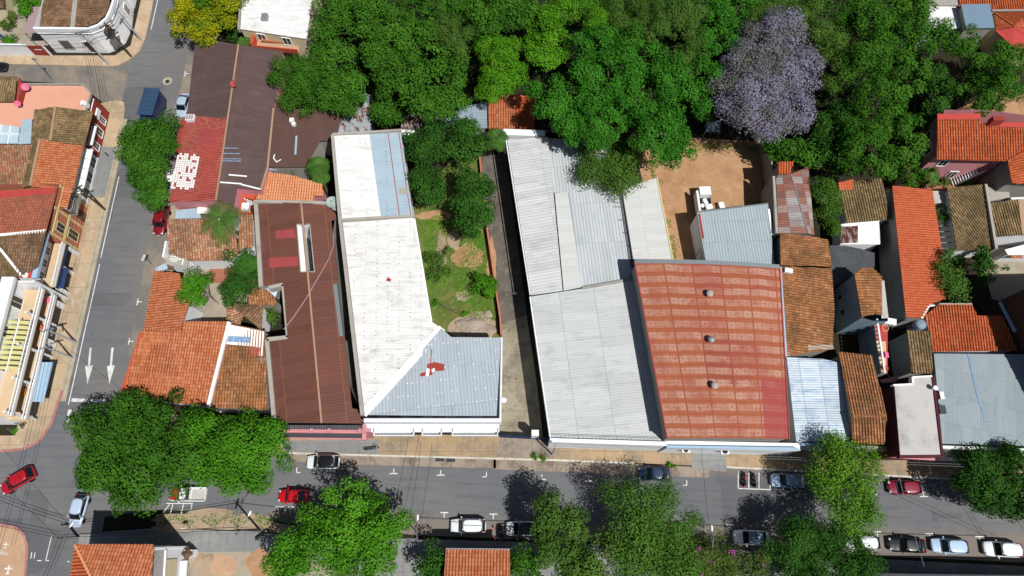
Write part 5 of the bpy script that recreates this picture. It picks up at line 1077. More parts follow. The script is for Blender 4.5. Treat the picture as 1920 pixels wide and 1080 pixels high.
t.poly('entrance_canopy', 'pink_wall', [(1666, 850, 3.2), (1762, 858, 3.2), (1762, 864, 3.2), (1666, 858, 3.2)], .15)
mb = MB(); mb.lathe(P(1752, 728, 7.1), [(.25, 0), (.3, .3), (0, .4)]); mb.box(P(1752, 728, 6.9), (.5, .3, .5)); t.part('camera_bracket', mb, M['white'])
t = Bld('gable_tile_house', 'narrow house with bold ribbed orange brown tiles facing the street', 'house', [('t_rust', [(1573, 660, 4.9), (1635, 667, 4.9), (1662, 779, 6.0), (1597, 781, 6.0)]), ('t_rust', [(1597, 781, 6.0), (1662, 779, 6.0), (1658, 833, 5.2), (1599, 832, 5.2)])], 'grey_wall', [(1573, 660, 4.9), (1635, 667, 4.9), (1662, 779, 6.0), (1658, 833, 5.2), (1599, 832, 5.2), (1597, 781, 6.0)], inset=.25)
t.strip('ridge_cap', 't_rust', [(1597, 780, 6.03), (1662, 779, 6.03)], .28, .1); t.para('front_ledge', 'grey_wall', [(1590, 838, 4.0), (1662, 840, 4.0)], .4, 0)
t = Bld('bluewash_house', 'house with bluish white patched sheet roof right of the red hall', 'house', [('m_bluewhite', [(1475, 670, 4.8), (1545, 673, 4.5), (1574, 680, 4.5), (1594, 770, 4.5), (1594, 828, 4.5), (1493, 828, 4.8)], None, ((1480, 720), (1570, 720)))], 'white_wall', inset=.1)
t.para('front_parapet', 'blue_wall', [(1493, 832, 5.0), (1596, 836, 5.0)], .35, 0)
# tower house with roof terrace
t = Bld('terrace_house', 'two-storey house with tan tiled roof, tall blue-white side wall and red roof terrace', 'house', [('t_rust', [(1602, 514, 7.6), (1617, 503, 7.7), (1638, 503, 7.7), (1652, 518, 7.4), (1654, 590, 7.4), (1640, 588, 7.5), (1616, 594, 7.5)], None, ((1602, 550), (1650, 550)))], None)
o = [P(1602, 515, 7.4), P(1650, 518, 7.3), P(1664, 527, 7), P(1668, 600, 7), P(1640, 600, 7), P(1614, 597, 7)]; mb = MB(); mb.prism([(p.x, p.y) for p in o], 0, [7.3, 7.2, 6.6, 6.6, 6.6, 7.3], cap=False); t.part('wall', mb, M['slate_wall'])
t.poly('white_ledge', 'concrete_flat', [(1648, 526, 6.8), (1658, 526, 6.8), (1666, 596, 6.8), (1653, 597, 6.8)])
tf = [P(1638, 602, 4.6), P(1664, 602, 4.6), P(1664, 700, 4.6), P(1652, 700, 4.6)]; mb = MB(); mb.prism([(p.x, p.y) for p in tf], 0, 4.6); t.part('terrace_block', mb, M['slate_wall']); mb = MB(); mb.slab([p + Vector((0, 0, .05)) for p in tf], .04); t.part('terrace_floor', mb, M['red_band'])
t.poly('tan_terrace', 'tan_floor', [(1643, 640, 4.68), (1661, 640, 4.68), (1662, 700, 4.68), (1653, 700, 4.68)], .02)
mb = MB()
for k in range(14): p = tf[0].lerp(tf[3], k / 13); mb.box((p.x, p.y, 5.05), (.18, .14, .8))
mb.bar(tf[0], tf[3], .2, 5.42, 5.55); t.part('balustrade', mb, M['white_wall'])
t.window(o[0], o[5], 1.5, .8, 2.2, 1.2, 'grey_wall', 1); t.window(o[0], o[5], 3.6, .8, 2.2, 1.2, 'grey_wall', 1)
t.box('white_hood', 'white', P(1668, 603, 5.4), (1.5, .8, .5), -.2)
chair_blob(P(1665, 667, 4.7).x - .5, P(1665, 667, 4.7).y, 4.7, M['pink'], 'pink chair on the red and tan roof terrace', 'chair', 'terrace_chair', (.7, .7, .9))
c = P(1659, 615, 4.7); mb = MB(); mb.tube([c + Vector((.42 * math.cos(k * PI / 6), .42 * math.sin(k * PI / 6), .06)) for k in range(13)], .06, n=6); solo('hose_ring', mb, M['tan_floor'], 'tan coiled hose ring on the red roof terrace', 'hose')
c = P(1657, 692, 4.7); t2 = Thing('plant_pot', 'terracotta pot at the lower end of the red and tan terrace', 'pot', (c.x, c.y, 4.7)); mb = MB(); mb.lathe(c, [(.2, 0), (.32, .5), (.34, .55), (.25, .5), (0, .48)]); t2.part('pot', mb, M['terra_wall'])
t = Bld('lean_to', 'small pinkish board roof over the dark court', 'canopy', [('pink_wall', [(1650, 712, 3.6), (1688, 704, 3.6), (1680, 716, 3.5), (1655, 718, 3.5)])], None)
mb = MB(); p = P(1665, 712, 3.5); mb.tube([(p.x, p.y, 0), (p.x, p.y, 3.45)], .08); t.part('post', mb, M['wood'])
t = Bld('court_house', 'small house with square tan tiles between the dark court and cement roof', 'house', [('t_olive', [(1700, 619, 5.0), (1744, 621, 5.0), (1752, 700, 4.6), (1709, 700, 4.6)])], 'grey_wall', inset=.2)
c = P(1728, 607, 6.4); t = Thing('water_tank', 'round grey water tank on a stand beside glossy orange tiles', 'tank', (c.x, c.y, 0)); mb = MB(); mb.lathe((c.x, c.y, 5.3), [(.62, 0), (.68, .1), (.68, 1.0), (.5, 1.15), (.15, 1.22), (0, 1.22)], 20); t.part('drum', mb, M['tank_grey'])
mb = MB()
for i in (-1, 1):
    for j in (-1, 1): mb.box((c.x + i * .45, c.y + j * .45, 2.62), (.12, .12, 5.24))
mb.box((c.x, c.y, 5.26), (1.3, 1.3, .08)); t.part('stand', mb, M['dark_metal'])
t = Bld('pergola', 'dark slatted pergola between the bright orange roof and tan tiles', 'pergola', [], None, outline=[(1762, 425, 3), (1788, 425, 3), (1792, 468, 3), (1765, 468, 3)]); mb = MB()
for k in range(5): mb.bar(P(1760, 424 + k * 10.5, 3), P(1790, 423 + k * 10.5, 3), .12, 2.9, 3.05)
t.part('slats', mb, M['metal_grey']); mb = MB(); mb.bar(P(1762, 422, 2.8), P(1767, 468, 2.8), .14, 2.72, 2.88); mb.bar(P(1786, 422, 2.8), P(1790, 468, 2.8), .14, 2.72, 2.88); t.part('beam', mb, M['dark_metal']); mb = MB()
for x, y in ((1763, 423), (1787, 423), (1767, 467), (1790, 467)): p = P(x, y, 2.7); mb.box((p.x, p.y, 1.36), (.12, .12, 2.7))
t.part('post', mb, M['dark_metal'])
t = Bld('small_white_roof', 'little dirty white roof between bright orange tiles and tan tiles', 'shed', [('concrete_flat', [(1749, 358, 3.6), (1775, 358, 3.6), (1776, 380, 3.6), (1751, 381, 3.6)])], 'grey_wall', inset=.08)
# walls of the dirt yard
mb = MB(); mb.bar(P(1268, 262, 0), P(1215, 268, 0), .25, 0, 2.2); mb.bar(P(1424, 270, 0), P(1440, 385, 0), .25, 0, 3.4); solo('yard_wall', mb, M['grey_wall'], 'grey wall dividing dirt yard from the patchwork shed', 'wall')
mb = MB(); mb.bar(P(900, 300, 0), P(913, 430, 0), .22, 0, 1.0); mb.bar(P(913, 430, 0), P(938, 600, 0), .22, 0, 1.2); mb.bar(P(938, 600, 0), P(940, 632, 0), .22, 0, 1.4); solo('garden_wall', mb, M['brick_wall'], 'low brick wall between lawn and alley', 'wall')

# ============ houses at the top edge
t = Bld('white_flat_house', 'house with bright white flat roof at the top of the photo', 'house', [('m_white2', [(456, -60, 5.6), (592, -60, 5.6), (575, 73, 5.4), (449, 54, 5.4)], None, ((456, 0), (580, 0)))], 'cream_wall', inset=.1)
t.box('roof_hatch', 'metal_grey', P(497, 33, 5.7), (.9, 1.0, .8)); t.para('side_coping', 'grey_wall', [(455, -60, 5.8), (447, 55, 5.7)], .35, 5.0)
bf = t.poly('balcony_floor', 'pave_terra', [(476, 76, 3.0), (562, 84, 3.0), (560, 100, 3.0), (474, 92, 3.0)], .2); mb = MB(); mb.slab([V(p) for p in ((490, 70, 3.9), (552, 76, 3.9), (550, 82, 3.5), (489, 77, 3.5))], .1); t.part('tile_awning', mb, M['t_orange'], parent=bf)
mb = MB(); mb.bar(P(474, 92, 3), P(560, 100, 3), .12, 3.0, 3.9); mb.box(P(476, 78, 3.6), (.5, 1.8, 1.4)); t.part('balcony_rail', mb, M['terra_wall'], parent=bf)
a, b = t.q[3], t.q[2]; t.window(a, b, 3, 1.3, 3.2, 1.6, 'white', 2); t.window(a, b, 7, 1.3, 3.2, 1.6, 'white', 2)
t = Bld('white_panel_house', 'house with white sheet roof at the top right edge behind the big tree', 'house', [('m_white2', [(1738, -50, 4.4), (1800, -50, 4.4), (1810, 52, 4.2), (1740, 56, 4.2)], None, ((1740, 0), (1800, 0)))], 'white_wall'); t.poly('concrete_roof', 'concrete', [(1736, -50, 4.6), (1801, -50, 4.6), (1803, 10, 4.6), (1740, 10, 4.6)])
t = Bld('blue_panel_house', 'slate blue square roof beside orange tiles at the top right', 'house', [('m_bluepanel', [(1802, 8, 5.6), (1856, 7, 5.6), (1865, 52, 5.4), (1812, 53, 5.4)])], 'grey_wall', inset=.2)
t = Bld('hip_tile_house', 'orange hipped tile house with a red painted roof at the top right corner', 'house', [('t_deep', [(1798, -50, 5.4), (1990, -50, 5.4), (1990, 18, 4.6), (1798, 18, 4.6)]), ('t_deep', [(1864, 24, 4.4), (1930, 22, 4.4), (1902, 49, 5.4)]), ('t_deep', [(1864, 24, 4.4), (1902, 49, 5.4), (1868, 56, 4.4)], None, ((1900, 45), (1866, 45))), ('t_orange2', [(1930, 22, 4.4), (1990, 30, 4.4), (1990, 58, 4.6), (1902, 50, 5.4)]), ('red_band', [(1866, 57, 4.6), (1902, 51, 5.4), (1990, 60, 4.6), (1990, 100, 4.2), (1900, 88, 4.2)])], 'cream_wall', [(1800, -50, 4.6), (1990, -50, 4.6), (1990, 98, 4.2), (1900, 87, 4.2), (1868, 56, 4.4), (1864, 24, 4.4), (1798, 18, 4.6)], inset=.2)
t.strip('ridge_cap', 't_deep', [(1864, 24, 4.42), (1902, 49, 5.42)], .25, .08); t.strip('gutter', 'grey_wall', [(1860, 20, 4.6), (1990, 19, 4.6)], .3, .1)

# ============ south side
t = Bld('street_corner_house', 'tall orange hipped tile house at the bottom left corner', 'house', [('t_orange', [(141, 1021, 9.2), (288, 1021, 9.2), (278, 1150, 10.6), (205, 1150, 10.8)]), ('t_deep', [(141, 1021, 9.2), (205, 1150, 10.8), (122, 1150, 9.2)])], 'white_wall', [(141, 1021, 9.2), (288, 1021, 9.2), (278, 1150, 9.4), (122, 1150, 9.2)], inset=.3)
t.strip('hip_cap', 't_salmon', [(141, 1021, 9.22), (205, 1150, 10.82)], .3, .1); a, b = t.q[1], t.q[0]
for tt in (2, 5, 7.5): t.window(a, b, tt, 1.2, 1.0, 1.8, 'white', 2); t.window(a, b, tt, 1.2, 5.0, 1.8, 'white', 2)
ea, eb = t.q[1], t.q[2]
mb = MB(); n_ = Vector((eb.y - ea.y, -(eb.x - ea.x), 0)).normalized(); s_ = 1 if n_.x > 0 else -1
def wall_strip(z0, z1, k0, k1, th, nm, mt):
    mb = MB(); p, q = ea.lerp(eb, k0), ea.lerp(eb, k1); off = n_ * s_ * th / 2; mb.bar((p.x + off.x, p.y + off.y, 0), (q.x + off.x, q.y + off.y, 0), th, z0, z1); return t.part(nm, mb, M[mt])
wall_strip(6.0, 9.0, .06, 1, .05, 'upper_render', 'concrete_flat'); wall_strip(2.9, 5.9, .22, 1, .12, 'cream_band', 'cream_wall'); wall_strip(.05, 8.8, 0, .03, .2, 'corner_pilaster', 'white_paint'); wall_strip(5.9, 6.05, .06, 1, .25, 'string_course', 'white_wall')
p, q_ = P(342, 1052, 1.2), P(338, 1120, 1.2); mb = MB(); mb.smooth = True; mb.tube([p, p.lerp(q_, .03), p.lerp(q_, .97), q_], .62, n=14); tk = Thing('gas_tank', 'white horizontal tank lying beside the bottom left orange roofed house', 'tank', (p.x, p.y, 0)); tk.part('cylinder', mb, M['white'])
mb = MB(); mb.box((p.x, p.y - .6, .4), (.9, .3, .8)); tk.part('support', mb, M['concrete']); mb = MB(); mb.box((q_.x, q_.y + .6, .4), (.9, .3, .8)); tk.part('support', mb, M['concrete'])
c_ = P(357, 1038, 1.0); gp = Thing('gate_pillar', 'white gate pillar with a small dark pitched cap by the bottom left house', 'pillar', (c_.x, c_.y, 0)); mb = MB(); mb.box((c_.x, c_.y, .95), (.9, .9, 1.9)); gp.part('shaft', mb, M['white_wall']); mb = MB(); mb.lathe((c_.x, c_.y, 1.9), [(.75, 0), (0, .55)], 4); gp.part('cap', mb, M['wood'])
t = Bld('south_tile_house', 'orange tiled house at the bottom centre between the trees', 'house', [('t_orange', [(836, 1030, 5.2), (956, 1031, 5.2), (957, 1150, 6.6), (828, 1150, 6.6)])], 'white_wall', inset=.3)
t.strip('eave_gutter', 'metal_grey', [(836, 1029, 5.15), (956, 1030, 5.15)], .16, .06); a, b = t.q[1], t.q[0]
for tt in (2, 5): t.window(a, b, tt, 1.2, .8, 1.9, 'white', 2)
t = Bld('shaded_house', 'house along the bottom right edge with a dark blue flat roof behind the parked cars', 'house', [('m_slate', [(1640, 1075, 4.6), (2050, 1081, 4.6), (2050, 1180, 4.6), (1640, 1180, 4.6)])], 'grey_wall', inset=.1)
# ------------------------------------------------------------------ vehicles
PAINT = {}
def paint(hexc, **k):
    if hexc not in PAINT: PAINT[hexc] = paintmat('car_paint_' + hexc, hexc, **k)
    return PAINT[hexc]
M['carglass'] = glassy('car_glass', '10161c', 0.05); M['tyre'] = plain('tyre_rubber', '161618', 0.85, 0.2); M['rim'] = plain('alloy_rim', 'b0b2b6', 0.3, 0.5, metal=0.7)
M['headlamp'] = glassy('headlamp_lens', 'a8b4bc', 0.15); M['taillamp'] = glassy('tail_lamp_lens', 'b01818', 0.15); M['plate'] = plain('number_plate', 'e8e8e4', 0.5); M['trim'] = plain('black_trim', '1e1e20', 0.5)

def loft(name, rings, mat, parent, sub=1, cap=True):
    bm = bmesh.new(); vr = [[bm.verts.new(p) for p in r] for r in rings]; n = len(rings[0])
    for k in range(len(rings) - 1):
        for q in range(n): bm.faces.new((vr[k][q], vr[k][(q + 1) % n], vr[k + 1][(q + 1) % n], vr[k + 1][q]))
    if cap: bm.faces.new(vr[0][::-1]); bm.faces.new(vr[-1])
    bmesh.ops.recalc_face_normals(bm, faces=bm.faces)
    me = bpy.data.meshes.new(name); bm.to_mesh(me); bm.free(); me.materials.append(mat); me.polygons.foreach_set('use_smooth', [True] * len(me.polygons))
    o = bpy.data.objects.new(name, me); COL.objects.link(o); o.parent = parent
    if sub: md = o.modifiers.new('s', 'SUBSURF'); md.levels = sub; md.render_levels = sub
    return o

STYLE = {  # windscreen base, roof start, roof end, rear glass base (fraction from the front), tail height, roof height
    'sedan': (.26, .38, .74, .88, .92, 1.42), 'hatch': (.24, .37, .87, .975, .95, 1.47), 'suv': (.25, .35, .91, .975, 1.02, 1.66), 'pickup': (.27, .36, .52, .56, 1.0, 1.66), 'van': (.10, .2, .95, .985, 1.1, 1.9)}
def car(name, label, cat, px, py, head, hexc, style='sedan', L=4.3, Wd=1.74, group=None, roofmat=None, mat=None, hood=None, bed=None):
    c = P(px, py, .75); t = Thing(name, label, cat, (c.x, c.y, .02), group, rot=math.radians(head)); m = mat or paint(hexc)
    ws, rs, re, rb, zt, zr = STYLE[style]; zb = zt * .96; w = Wd / 2; X = lambda f: L / 2 - f * L
    st = [(0, .62, .42, .62), (.012, .80, .3, .68), (.05, .91, .22, zb * .80), (.14, .98, .2, zb * .86), (ws - .02, 1, .2, zb), (.5, 1, .2, zb), (.75, 1, .2, zb), (rb - .02 if style == 'sedan' else .9, .985, .2, zb), (.955, .93, .24, zb * .97), (.988, .84, .3, zb * .86), (1.0, .68, .42, zb * .7)]
    if style == 'pickup': st = [s for s in st[:6]] + [(rb, 1, .2, zb)]
    rings = []
    for f, k, z0, z1 in st:
        x = X(f); h = w * k
        rings.append([(x, -h * .86, z0), (x, -h, z0 + (z1 - z0) * .35), (x, -h * .985, z0 + (z1 - z0) * .78), (x, -h * .88, z1), (x, h * .88, z1), (x, h * .985, z0 + (z1 - z0) * .78), (x, h, z0 + (z1 - z0) * .35), (x, h * .86, z0)])
    body = loft('body', rings, m, t.o)
    # cabin shell and glass
    bw, tw = w * .95, w * .85
    B = [(X(ws), bw * .92), (X(rb), bw * .93)]; Tp = [(X(rs), tw), (X(re), tw * .98)]
    mb = MB(); zc = zr
    cb = [Vector((B[0][0], -B[0][1], zb - .03)), Vector((B[0][0], B[0][1], zb - .03)), Vector((B[1][0], B[1][1], zb - .03)), Vector((B[1][0], -B[1][1], zb - .03))]
    ct = [Vector((Tp[0][0], -Tp[0][1], zc - .05)), Vector((Tp[0][0], Tp[0][1], zc - .05)), Vector((Tp[1][0], Tp[1][1], zc - .04)), Vector((Tp[1][0], -Tp[1][1], zc - .04))]
    xs = [X(rs), X(rs) * .75 + X(re) * .25, X(rs) * .3 + X(re) * .7, X(re)]
    for i in range(4): j = (i + 1) % 4; mb.face([cb[j], cb[i], ct[i], ct[j]])
    t.part('cabin', mb, m, parent=body)
    rr = []
    for i, x in enumerate(xs):
        hw = tw * (1.0, 1.03, 1.02, .97)[i]; up = (0, .05, .05, .005)[i]
        rr.append([(x, -hw, zc - .06), (x, -hw * .95, zc - .01 + up * .6), (x, -hw * .5, zc + up), (x, hw * .5, zc + up), (x, hw * .95, zc - .01 + up * .6), (x, hw, zc - .06)])
    loft('roof', rr, roofmat or m, t.o, 1)
    def glass(nm, a, b, c2, d, s=.07):
        mid = (a + b + c2 + d) / 4; q = [p + (mid - p) * s for p in (a, b, c2, d)]; n = (q[1] - q[0]).cross(q[2] - q[0]).normalized()
        if n.dot(mid - Vector((X(.5), 0, .9))) < 0: n = -n
        g = MB(); g.face([p + n * .012 for p in q]); t.part(nm, g, M['carglass'])
    glass('windscreen', cb[0], cb[1], ct[1], ct[0]); glass('rear_window', cb[2], cb[3], ct[3], ct[2]); glass('side_window', cb[1], cb[2], ct[2], ct[1], .1); glass('side_window', cb[3], cb[0], ct[0], ct[3], .1)
    if style == 'pickup':
        g = MB(); x0, x1 = X(rb) - .02, X(1.0); zf, zs = .55, zb
        g.box(((x0 + x1) / 2, 0, zf), (x0 - x1, Wd * .96, .1))
        for s in (-1, 1): g.box(((x0 + x1) / 2, s * w * .93, (zf + zs) / 2), (x0 - x1, .12, zs - zf))
        g.box((x1 + .05, 0, (zf + zs) / 2), (.1, Wd * .94, zs - zf)); bd = t.part('cargo_bed', g, m)
        g = MB(); g.box(((x0 + x1) / 2, 0, zf + .065), (x0 - x1 - .25, Wd * .8, .03)); t.part('bed_liner', g, bed or M['trim'], parent=bd)
    if hood:
        g = MB(); q = [Vector((X(.03), -w * .74, zb * .78 + .03)), Vector((X(ws) , -w * .84, zb + .02)), Vector((X(ws), w * .84, zb + .02)), Vector((X(.03), w * .74, zb * .78 + .03))]; g.slab(q, .05); t.part('bonnet', g, hood)
    for fx in (.19, .81):
        for s in (-1, 1):
            g = MB(); g.lathe((X(fx), s * (w - .2), .32), [(.2, 0), (.31, 0), (.33, .03), (.33, .17), (.3, .2), (.2, .2)], 16, axis=(0, s, 0)); wl = t.part('wheel', g, M['tyre'])
            g = MB(); g.lathe((X(fx), s * (w - .2), .32), [(.2, .15), (.18, .17), (0, .18)], 10, axis=(0, s, 0)); t.part('rim', g, M['rim'], parent=wl)
    for s in (-1, 1):
        g = MB(); g.box((X(.035), s * w * .66, zb * .73), (.2, .26, .1), -s * .5); t.part('headlight', g, M['headlamp'])
        g = MB(); g.box((X(.978), s * w * .70, zb * .78), (.14, .3, .16), s * .3); t.part('tail_light', g, M['taillamp'])
        g = MB(); g.box((X(ws + .06), s * (w + .09), zb + .08), (.12, .24, .14)); t.part('wing_mirror', g, m)
    g = MB(); g.box((X(-.001), 0, .45), (.03, .42, .11)); t.part('number_plate', g, M['plate'])
    g = MB(); g.box((X(ws) + .02, 0, zb + .01), (.09, Wd * .76, .03)); t.part('wiper_cowl', g, M['trim'])
    return t
GN, GS = 'cars parked along the north kerb', 'cars parked along the south kerb'
car('parked_car', 'red estate car turning in the middle of the intersection, at the left edge', 'car', 33, 901, 213, 'b01420', 'hatch', 4.3)
car('parked_car', 'silver blue van-like car standing at the corner under the branch tips, nose down', 'car', 147, 957, -95, 'b8c8dc', 'hatch', 3.9, 1.68)
car('pickup_truck', 'white pickup with red bonnet and pale empty bed under the big tree', 'pickup', 352, 927, 180, 'e8e8e6', 'pickup', 4.7, 1.72, hood=paint('c02430'), bed=M['concrete_flat'])
car('parked_car', 'white car with black glass roof by the north kerb', 'car', 606, 866, 180, 'e6eaec', 'hatch', 4.2, 1.78, GN, roofmat=paint('101014'))
car('parked_car', 'bright red saloon driving past the foot of the twin green tree', 'car', 550, 930, 179, 'c80c1c', 'sedan', 3.75, 1.66)
car('parked_car', 'white saloon with white roof parked below the road mark, left of another white car', 'car', 878, 986, 180, 'eceff0', 'suv', 4.4, 1.74, GS)
car('parked_car', 'white car with black windscreen half hidden by the olive tree at the south kerb', 'car', 981, 991, 180, 'e8ecee', 'hatch', 4.2, 1.74, GS, roofmat=paint('101014'))  # black roof colour carries the tree shade on this white car
car('parked_car', 'dark blue saloon by the north kerb partly under feathery branches', 'car', 1227, 888, 179, '1c3054', 'sedan', 4.1, 1.7, GN)
car('parked_car', 'light steel blue saloon by the north kerb beside motorcycle bays', 'car', 1478, 901, 178, '8fa8c4', 'sedan', 4.25, 1.72, GN)
car('parked_car', 'maroon hatchback by the north kerb right of the lime green tree', 'car', 1697, 914, 179, '84102c', 'hatch', 4.1, 1.72, GN)
car('parked_car', 'white pickup-like car with its rear under the dark green tree at the south kerb', 'car', 1410, 1008, 178, 'eaecee', 'sedan', 4.5, 1.76, GS, roofmat=paint('7088a4'))
car('parked_car', 'white car nearly hidden beneath the dark green tree, left of the black car', 'car', 1618, 1017, 178, 'e2e8e6', 'hatch', 4.2, 1.72, GS)
car('parked_car', 'black saloon at the south kerb left of the silver blue car', 'car', 1702, 1022, 177, '14161c', 'sedan', 4.5, 1.76, GS)
car('parked_car', 'silver blue car at the south kerb right of the black saloon', 'car', 1782, 1024, 177, 'b4cce4', 'hatch', 4.5, 1.76, GS)
car('parked_car', 'white car at the right end of the south kerb row', 'car', 1880, 1030, 177, 'f0f2f4', 'suv', 4.5, 1.8, GS)
car('parked_car', 'silver saloon beside the wall of the dark brown warehouse', 'car', 343, 196, -94, 'a8bccc', 'sedan', 4.3, 1.7)
car('pickup_truck', 'dark red pickup parked on the side street below the street trees', 'pickup', 302, 413, -93, '80101c', 'suv', 4.5, 1.72)
car('parked_car', 'black car entering at the left edge on the small cross street', 'car', -14, 124, 0, '121418', 'sedan', 4.4, 1.74)
car('van', 'white van mostly hidden beneath the side street trees', 'van', 311, 346, -93, 'e8eaec', 'pickup', 4.9, 1.8, bed=M['white'])
# blue lorry
c = P(286, 208, 1.5); t = Thing('lorry', 'blue lorry with tarpaulin covered box half under the side street tree', 'lorry', (c.x, c.y, .02), None, rot=math.radians(-94))
g = MB(); g.box((-.6, 0, 1.9), (4.2, 2.3, 2.3)); bx = t.part('cargo_box', g, paint('202e56')); g = MB()
for k in range(6): g.box((-2.6 + k * .8, 0, 3.08), (.75, 2.36, .05))
for k in (-.75, 0, .75): g.box((-.6, k, 3.12), (4.2, .05, .03))
t.part('tarpaulin', g, stucco('blue_tarpaulin', '344e6a', '283c54', .4), parent=bx)
g = MB(); g.box((2.4, 0, 1.35), (1.6, 2.1, 1.9)); cb_ = t.part('cab', g, paint('202e56')); g = MB(); g.box((3.21, 0, 1.75), (.03, 1.8, .75)); t.part('windscreen', g, M['carglass'], parent=cb_)
for s in (-1, 1):
    g = MB(); g.box((2.5, s * 1.06, 1.75), (.9, .03, .6)); t.part('side_window', g, M['carglass'], parent=cb_); g = MB(); g.box((3.22, s * .8, .75), (.06, .3, .2)); t.part('headlight', g, M['headlamp'], parent=cb_)
    for x in (2.3, -1.6):
        g = MB(); g.lathe((x, s * .8, .45), [(.25, 0), (.44, .02), (.45, .25), (.25, .28)], 14, axis=(0, s, 0)); w_ = t.part('wheel', g, M['tyre']); g = MB(); g.lathe((x, s * .8, .45), [(.26, .24), (.1, .3), (0, .3)], 10, axis=(0, s, 0)); t.part('rim', g, M['rim'], parent=w_)
g = MB(); g.box((0, 0, .75), (5.6, .9, .2)); t.part('chassis', g, M['trim'])
# white flatbed in the dirt yard
c = P(1318, 384, 1.0); t = Thing('flatbed_truck', 'white flatbed truck carrying loose white crates in the dirt yard', 'truck', (c.x, c.y, .03), None, rot=math.radians(92))
g = MB(); g.box((-.3, -.2, .85), (4.0, 2.1, .16)); t.part('flatbed', g, M['trim']); g = MB(); g.box((-.1, 1.0, 1.6), (3.4, .3, 1.6)); t.part('side_board', g, paint('f0f0ee'))
g = MB(); g.box((1.75, -.3, 1.45), (1.3, 1.6, 1.2)); cb_ = t.part('cab', g, paint('f0f0ee')); g = MB(); g.box((2.41, -.3, 1.7), (.03, 1.4, .6)); t.part('windscreen', g, M['carglass'], parent=cb_)
for s in (-1, 1):
    for x in (1.6, -1.6):
        g = MB(); g.lathe((x, s * .75 - .2, .38), [(.2, 0), (.36, .02), (.37, .2), (.2, .22)], 14, axis=(0, s, 0)); t.part('wheel', g, M['tyre'])
for i, (x, y, z, d, a, lb) in enumerate(((.3, -.3, 1.2, (.9, .5, .5), .3, 'white crate just behind the cab of the flatbed truck'), (-.3, .2, 1.15, (.5, .5, .4), .8, 'small tilted white crate in the middle of the flatbed'), (-.6, -.7, 1.25, (.7, .9, .6), .2, 'white crate near the outer edge of the flatbed'), (-1.4, .0, 1.2, (.6, 1.5, .5), .05, 'long white crate at the tail of the flatbed'))):
    q = Vector((x, y, z)); q.rotate(t.o.rotation_euler); w0 = Vector((c.x, c.y, .03)) + q; mb = MB(); zz = w0.z - d[2] / 2 + .01
    a2 = a + math.radians(92); mb.box((w0.x, w0.y, zz + d[2] * .47), (d[0], d[1], d[2] * .94), a2); mb.box((w0.x, w0.y, zz + d[2] * .97), (d[0] * 1.05, d[1] * 1.05, d[2] * .1), a2); solo('crate', mb, M['white'], lb, 'crate', 'crates on the flatbed')
c = P(1352, 388, .4); mb = MB(); mb.box(c, (.7, 1.1, .8), .2); mb.box(c + Vector((0, 0, .42)), (.74, 1.14, .06), .2); solo('crate', mb, M['white'], 'white crate on the dirt right of the flatbed truck', 'crate')
def moto(label, px, py, head, hexc):
    c = P(px, py, .4); t = Thing('motorcycle', label, 'motorcycle', (c.x, c.y, .02), 'motorcycles in the painted bays', rot=math.radians(head)); m = paint(hexc)
    for x in (.62, -.62):
        g = MB(); g.lathe((x, -.06, .3), [(.18, 0), (.29, .01), (.3, .06), (.29, .11), (.18, .12)], 14, axis=(0, 1, 0)); w_ = t.part('wheel', g, M['tyre']); g = MB(); g.lathe((x, -.04, .3), [(.18, 0), (.18, .08)], 10, axis=(0, 1, 0)); t.part('rim', g, M['rim'], parent=w_)
    t2 = [[(x, -w, z), (x, w, z), (x, w * .8, z2), (x, -w * .8, z2)] for x, w, z, z2 in ((.55, .05, .5, .75), (.35, .14, .5, .95), (.05, .15, .5, .9), (-.1, .1, .55, .75))]; loft('fuel_tank', t2, m, t.o, 1)
    t3 = [[(x, -w, z), (x, w, z), (x, w * .8, z + .12), (x, -w * .8, z + .12)] for x, w, z in ((-.05, .12, .72), (-.35, .15, .7), (-.75, .12, .78), (-.9, .05, .82))]; loft('seat', t3, M['trim'], t.o, 1)
    g = MB(); g.tube([(.42, -.38, .98), (.5, -.1, 1.02), (.5, .1, 1.02), (.42, .38, .98)], .025, n=6); g.tube([(.5, 0, 1.0), (.66, 0, .3)], .035, n=6); t.part('handlebar', g, M['dark_metal'])
    g = MB(); g.box((0, 0, .45), (.5, .24, .3)); g.tube([(0, .14, .3), (-.8, .18, .35)], .05, n=6); t.part('engine', g, M['dark_metal']); g = MB(); g.lathe((.68, 0, .85), [(.1, 0), (.09, .07), (0, .08)], 10, axis=(1, 0, 0)); t.part('headlight', g, M['headlamp'])
    for x, l in ((.62, .5), (-.65, .6)): g = MB(); g.box((x, 0, .63), (l, .14, .04)); t.part('mudguard', g, m)
moto('red motorcycle in the leftmost painted bay', 1396, 899, 80, 'c01824'); moto('dark red motorcycle in the middle painted bay', 1414, 900, 88, '5c1420')
moto('black motorcycle parked on the pavement near the pink moulded front', 697, 841, 10, '2c3440')
moto('black motorcycle in the shade beside the light pole on the south pavement', 492, 1003, 40, '181a1c')

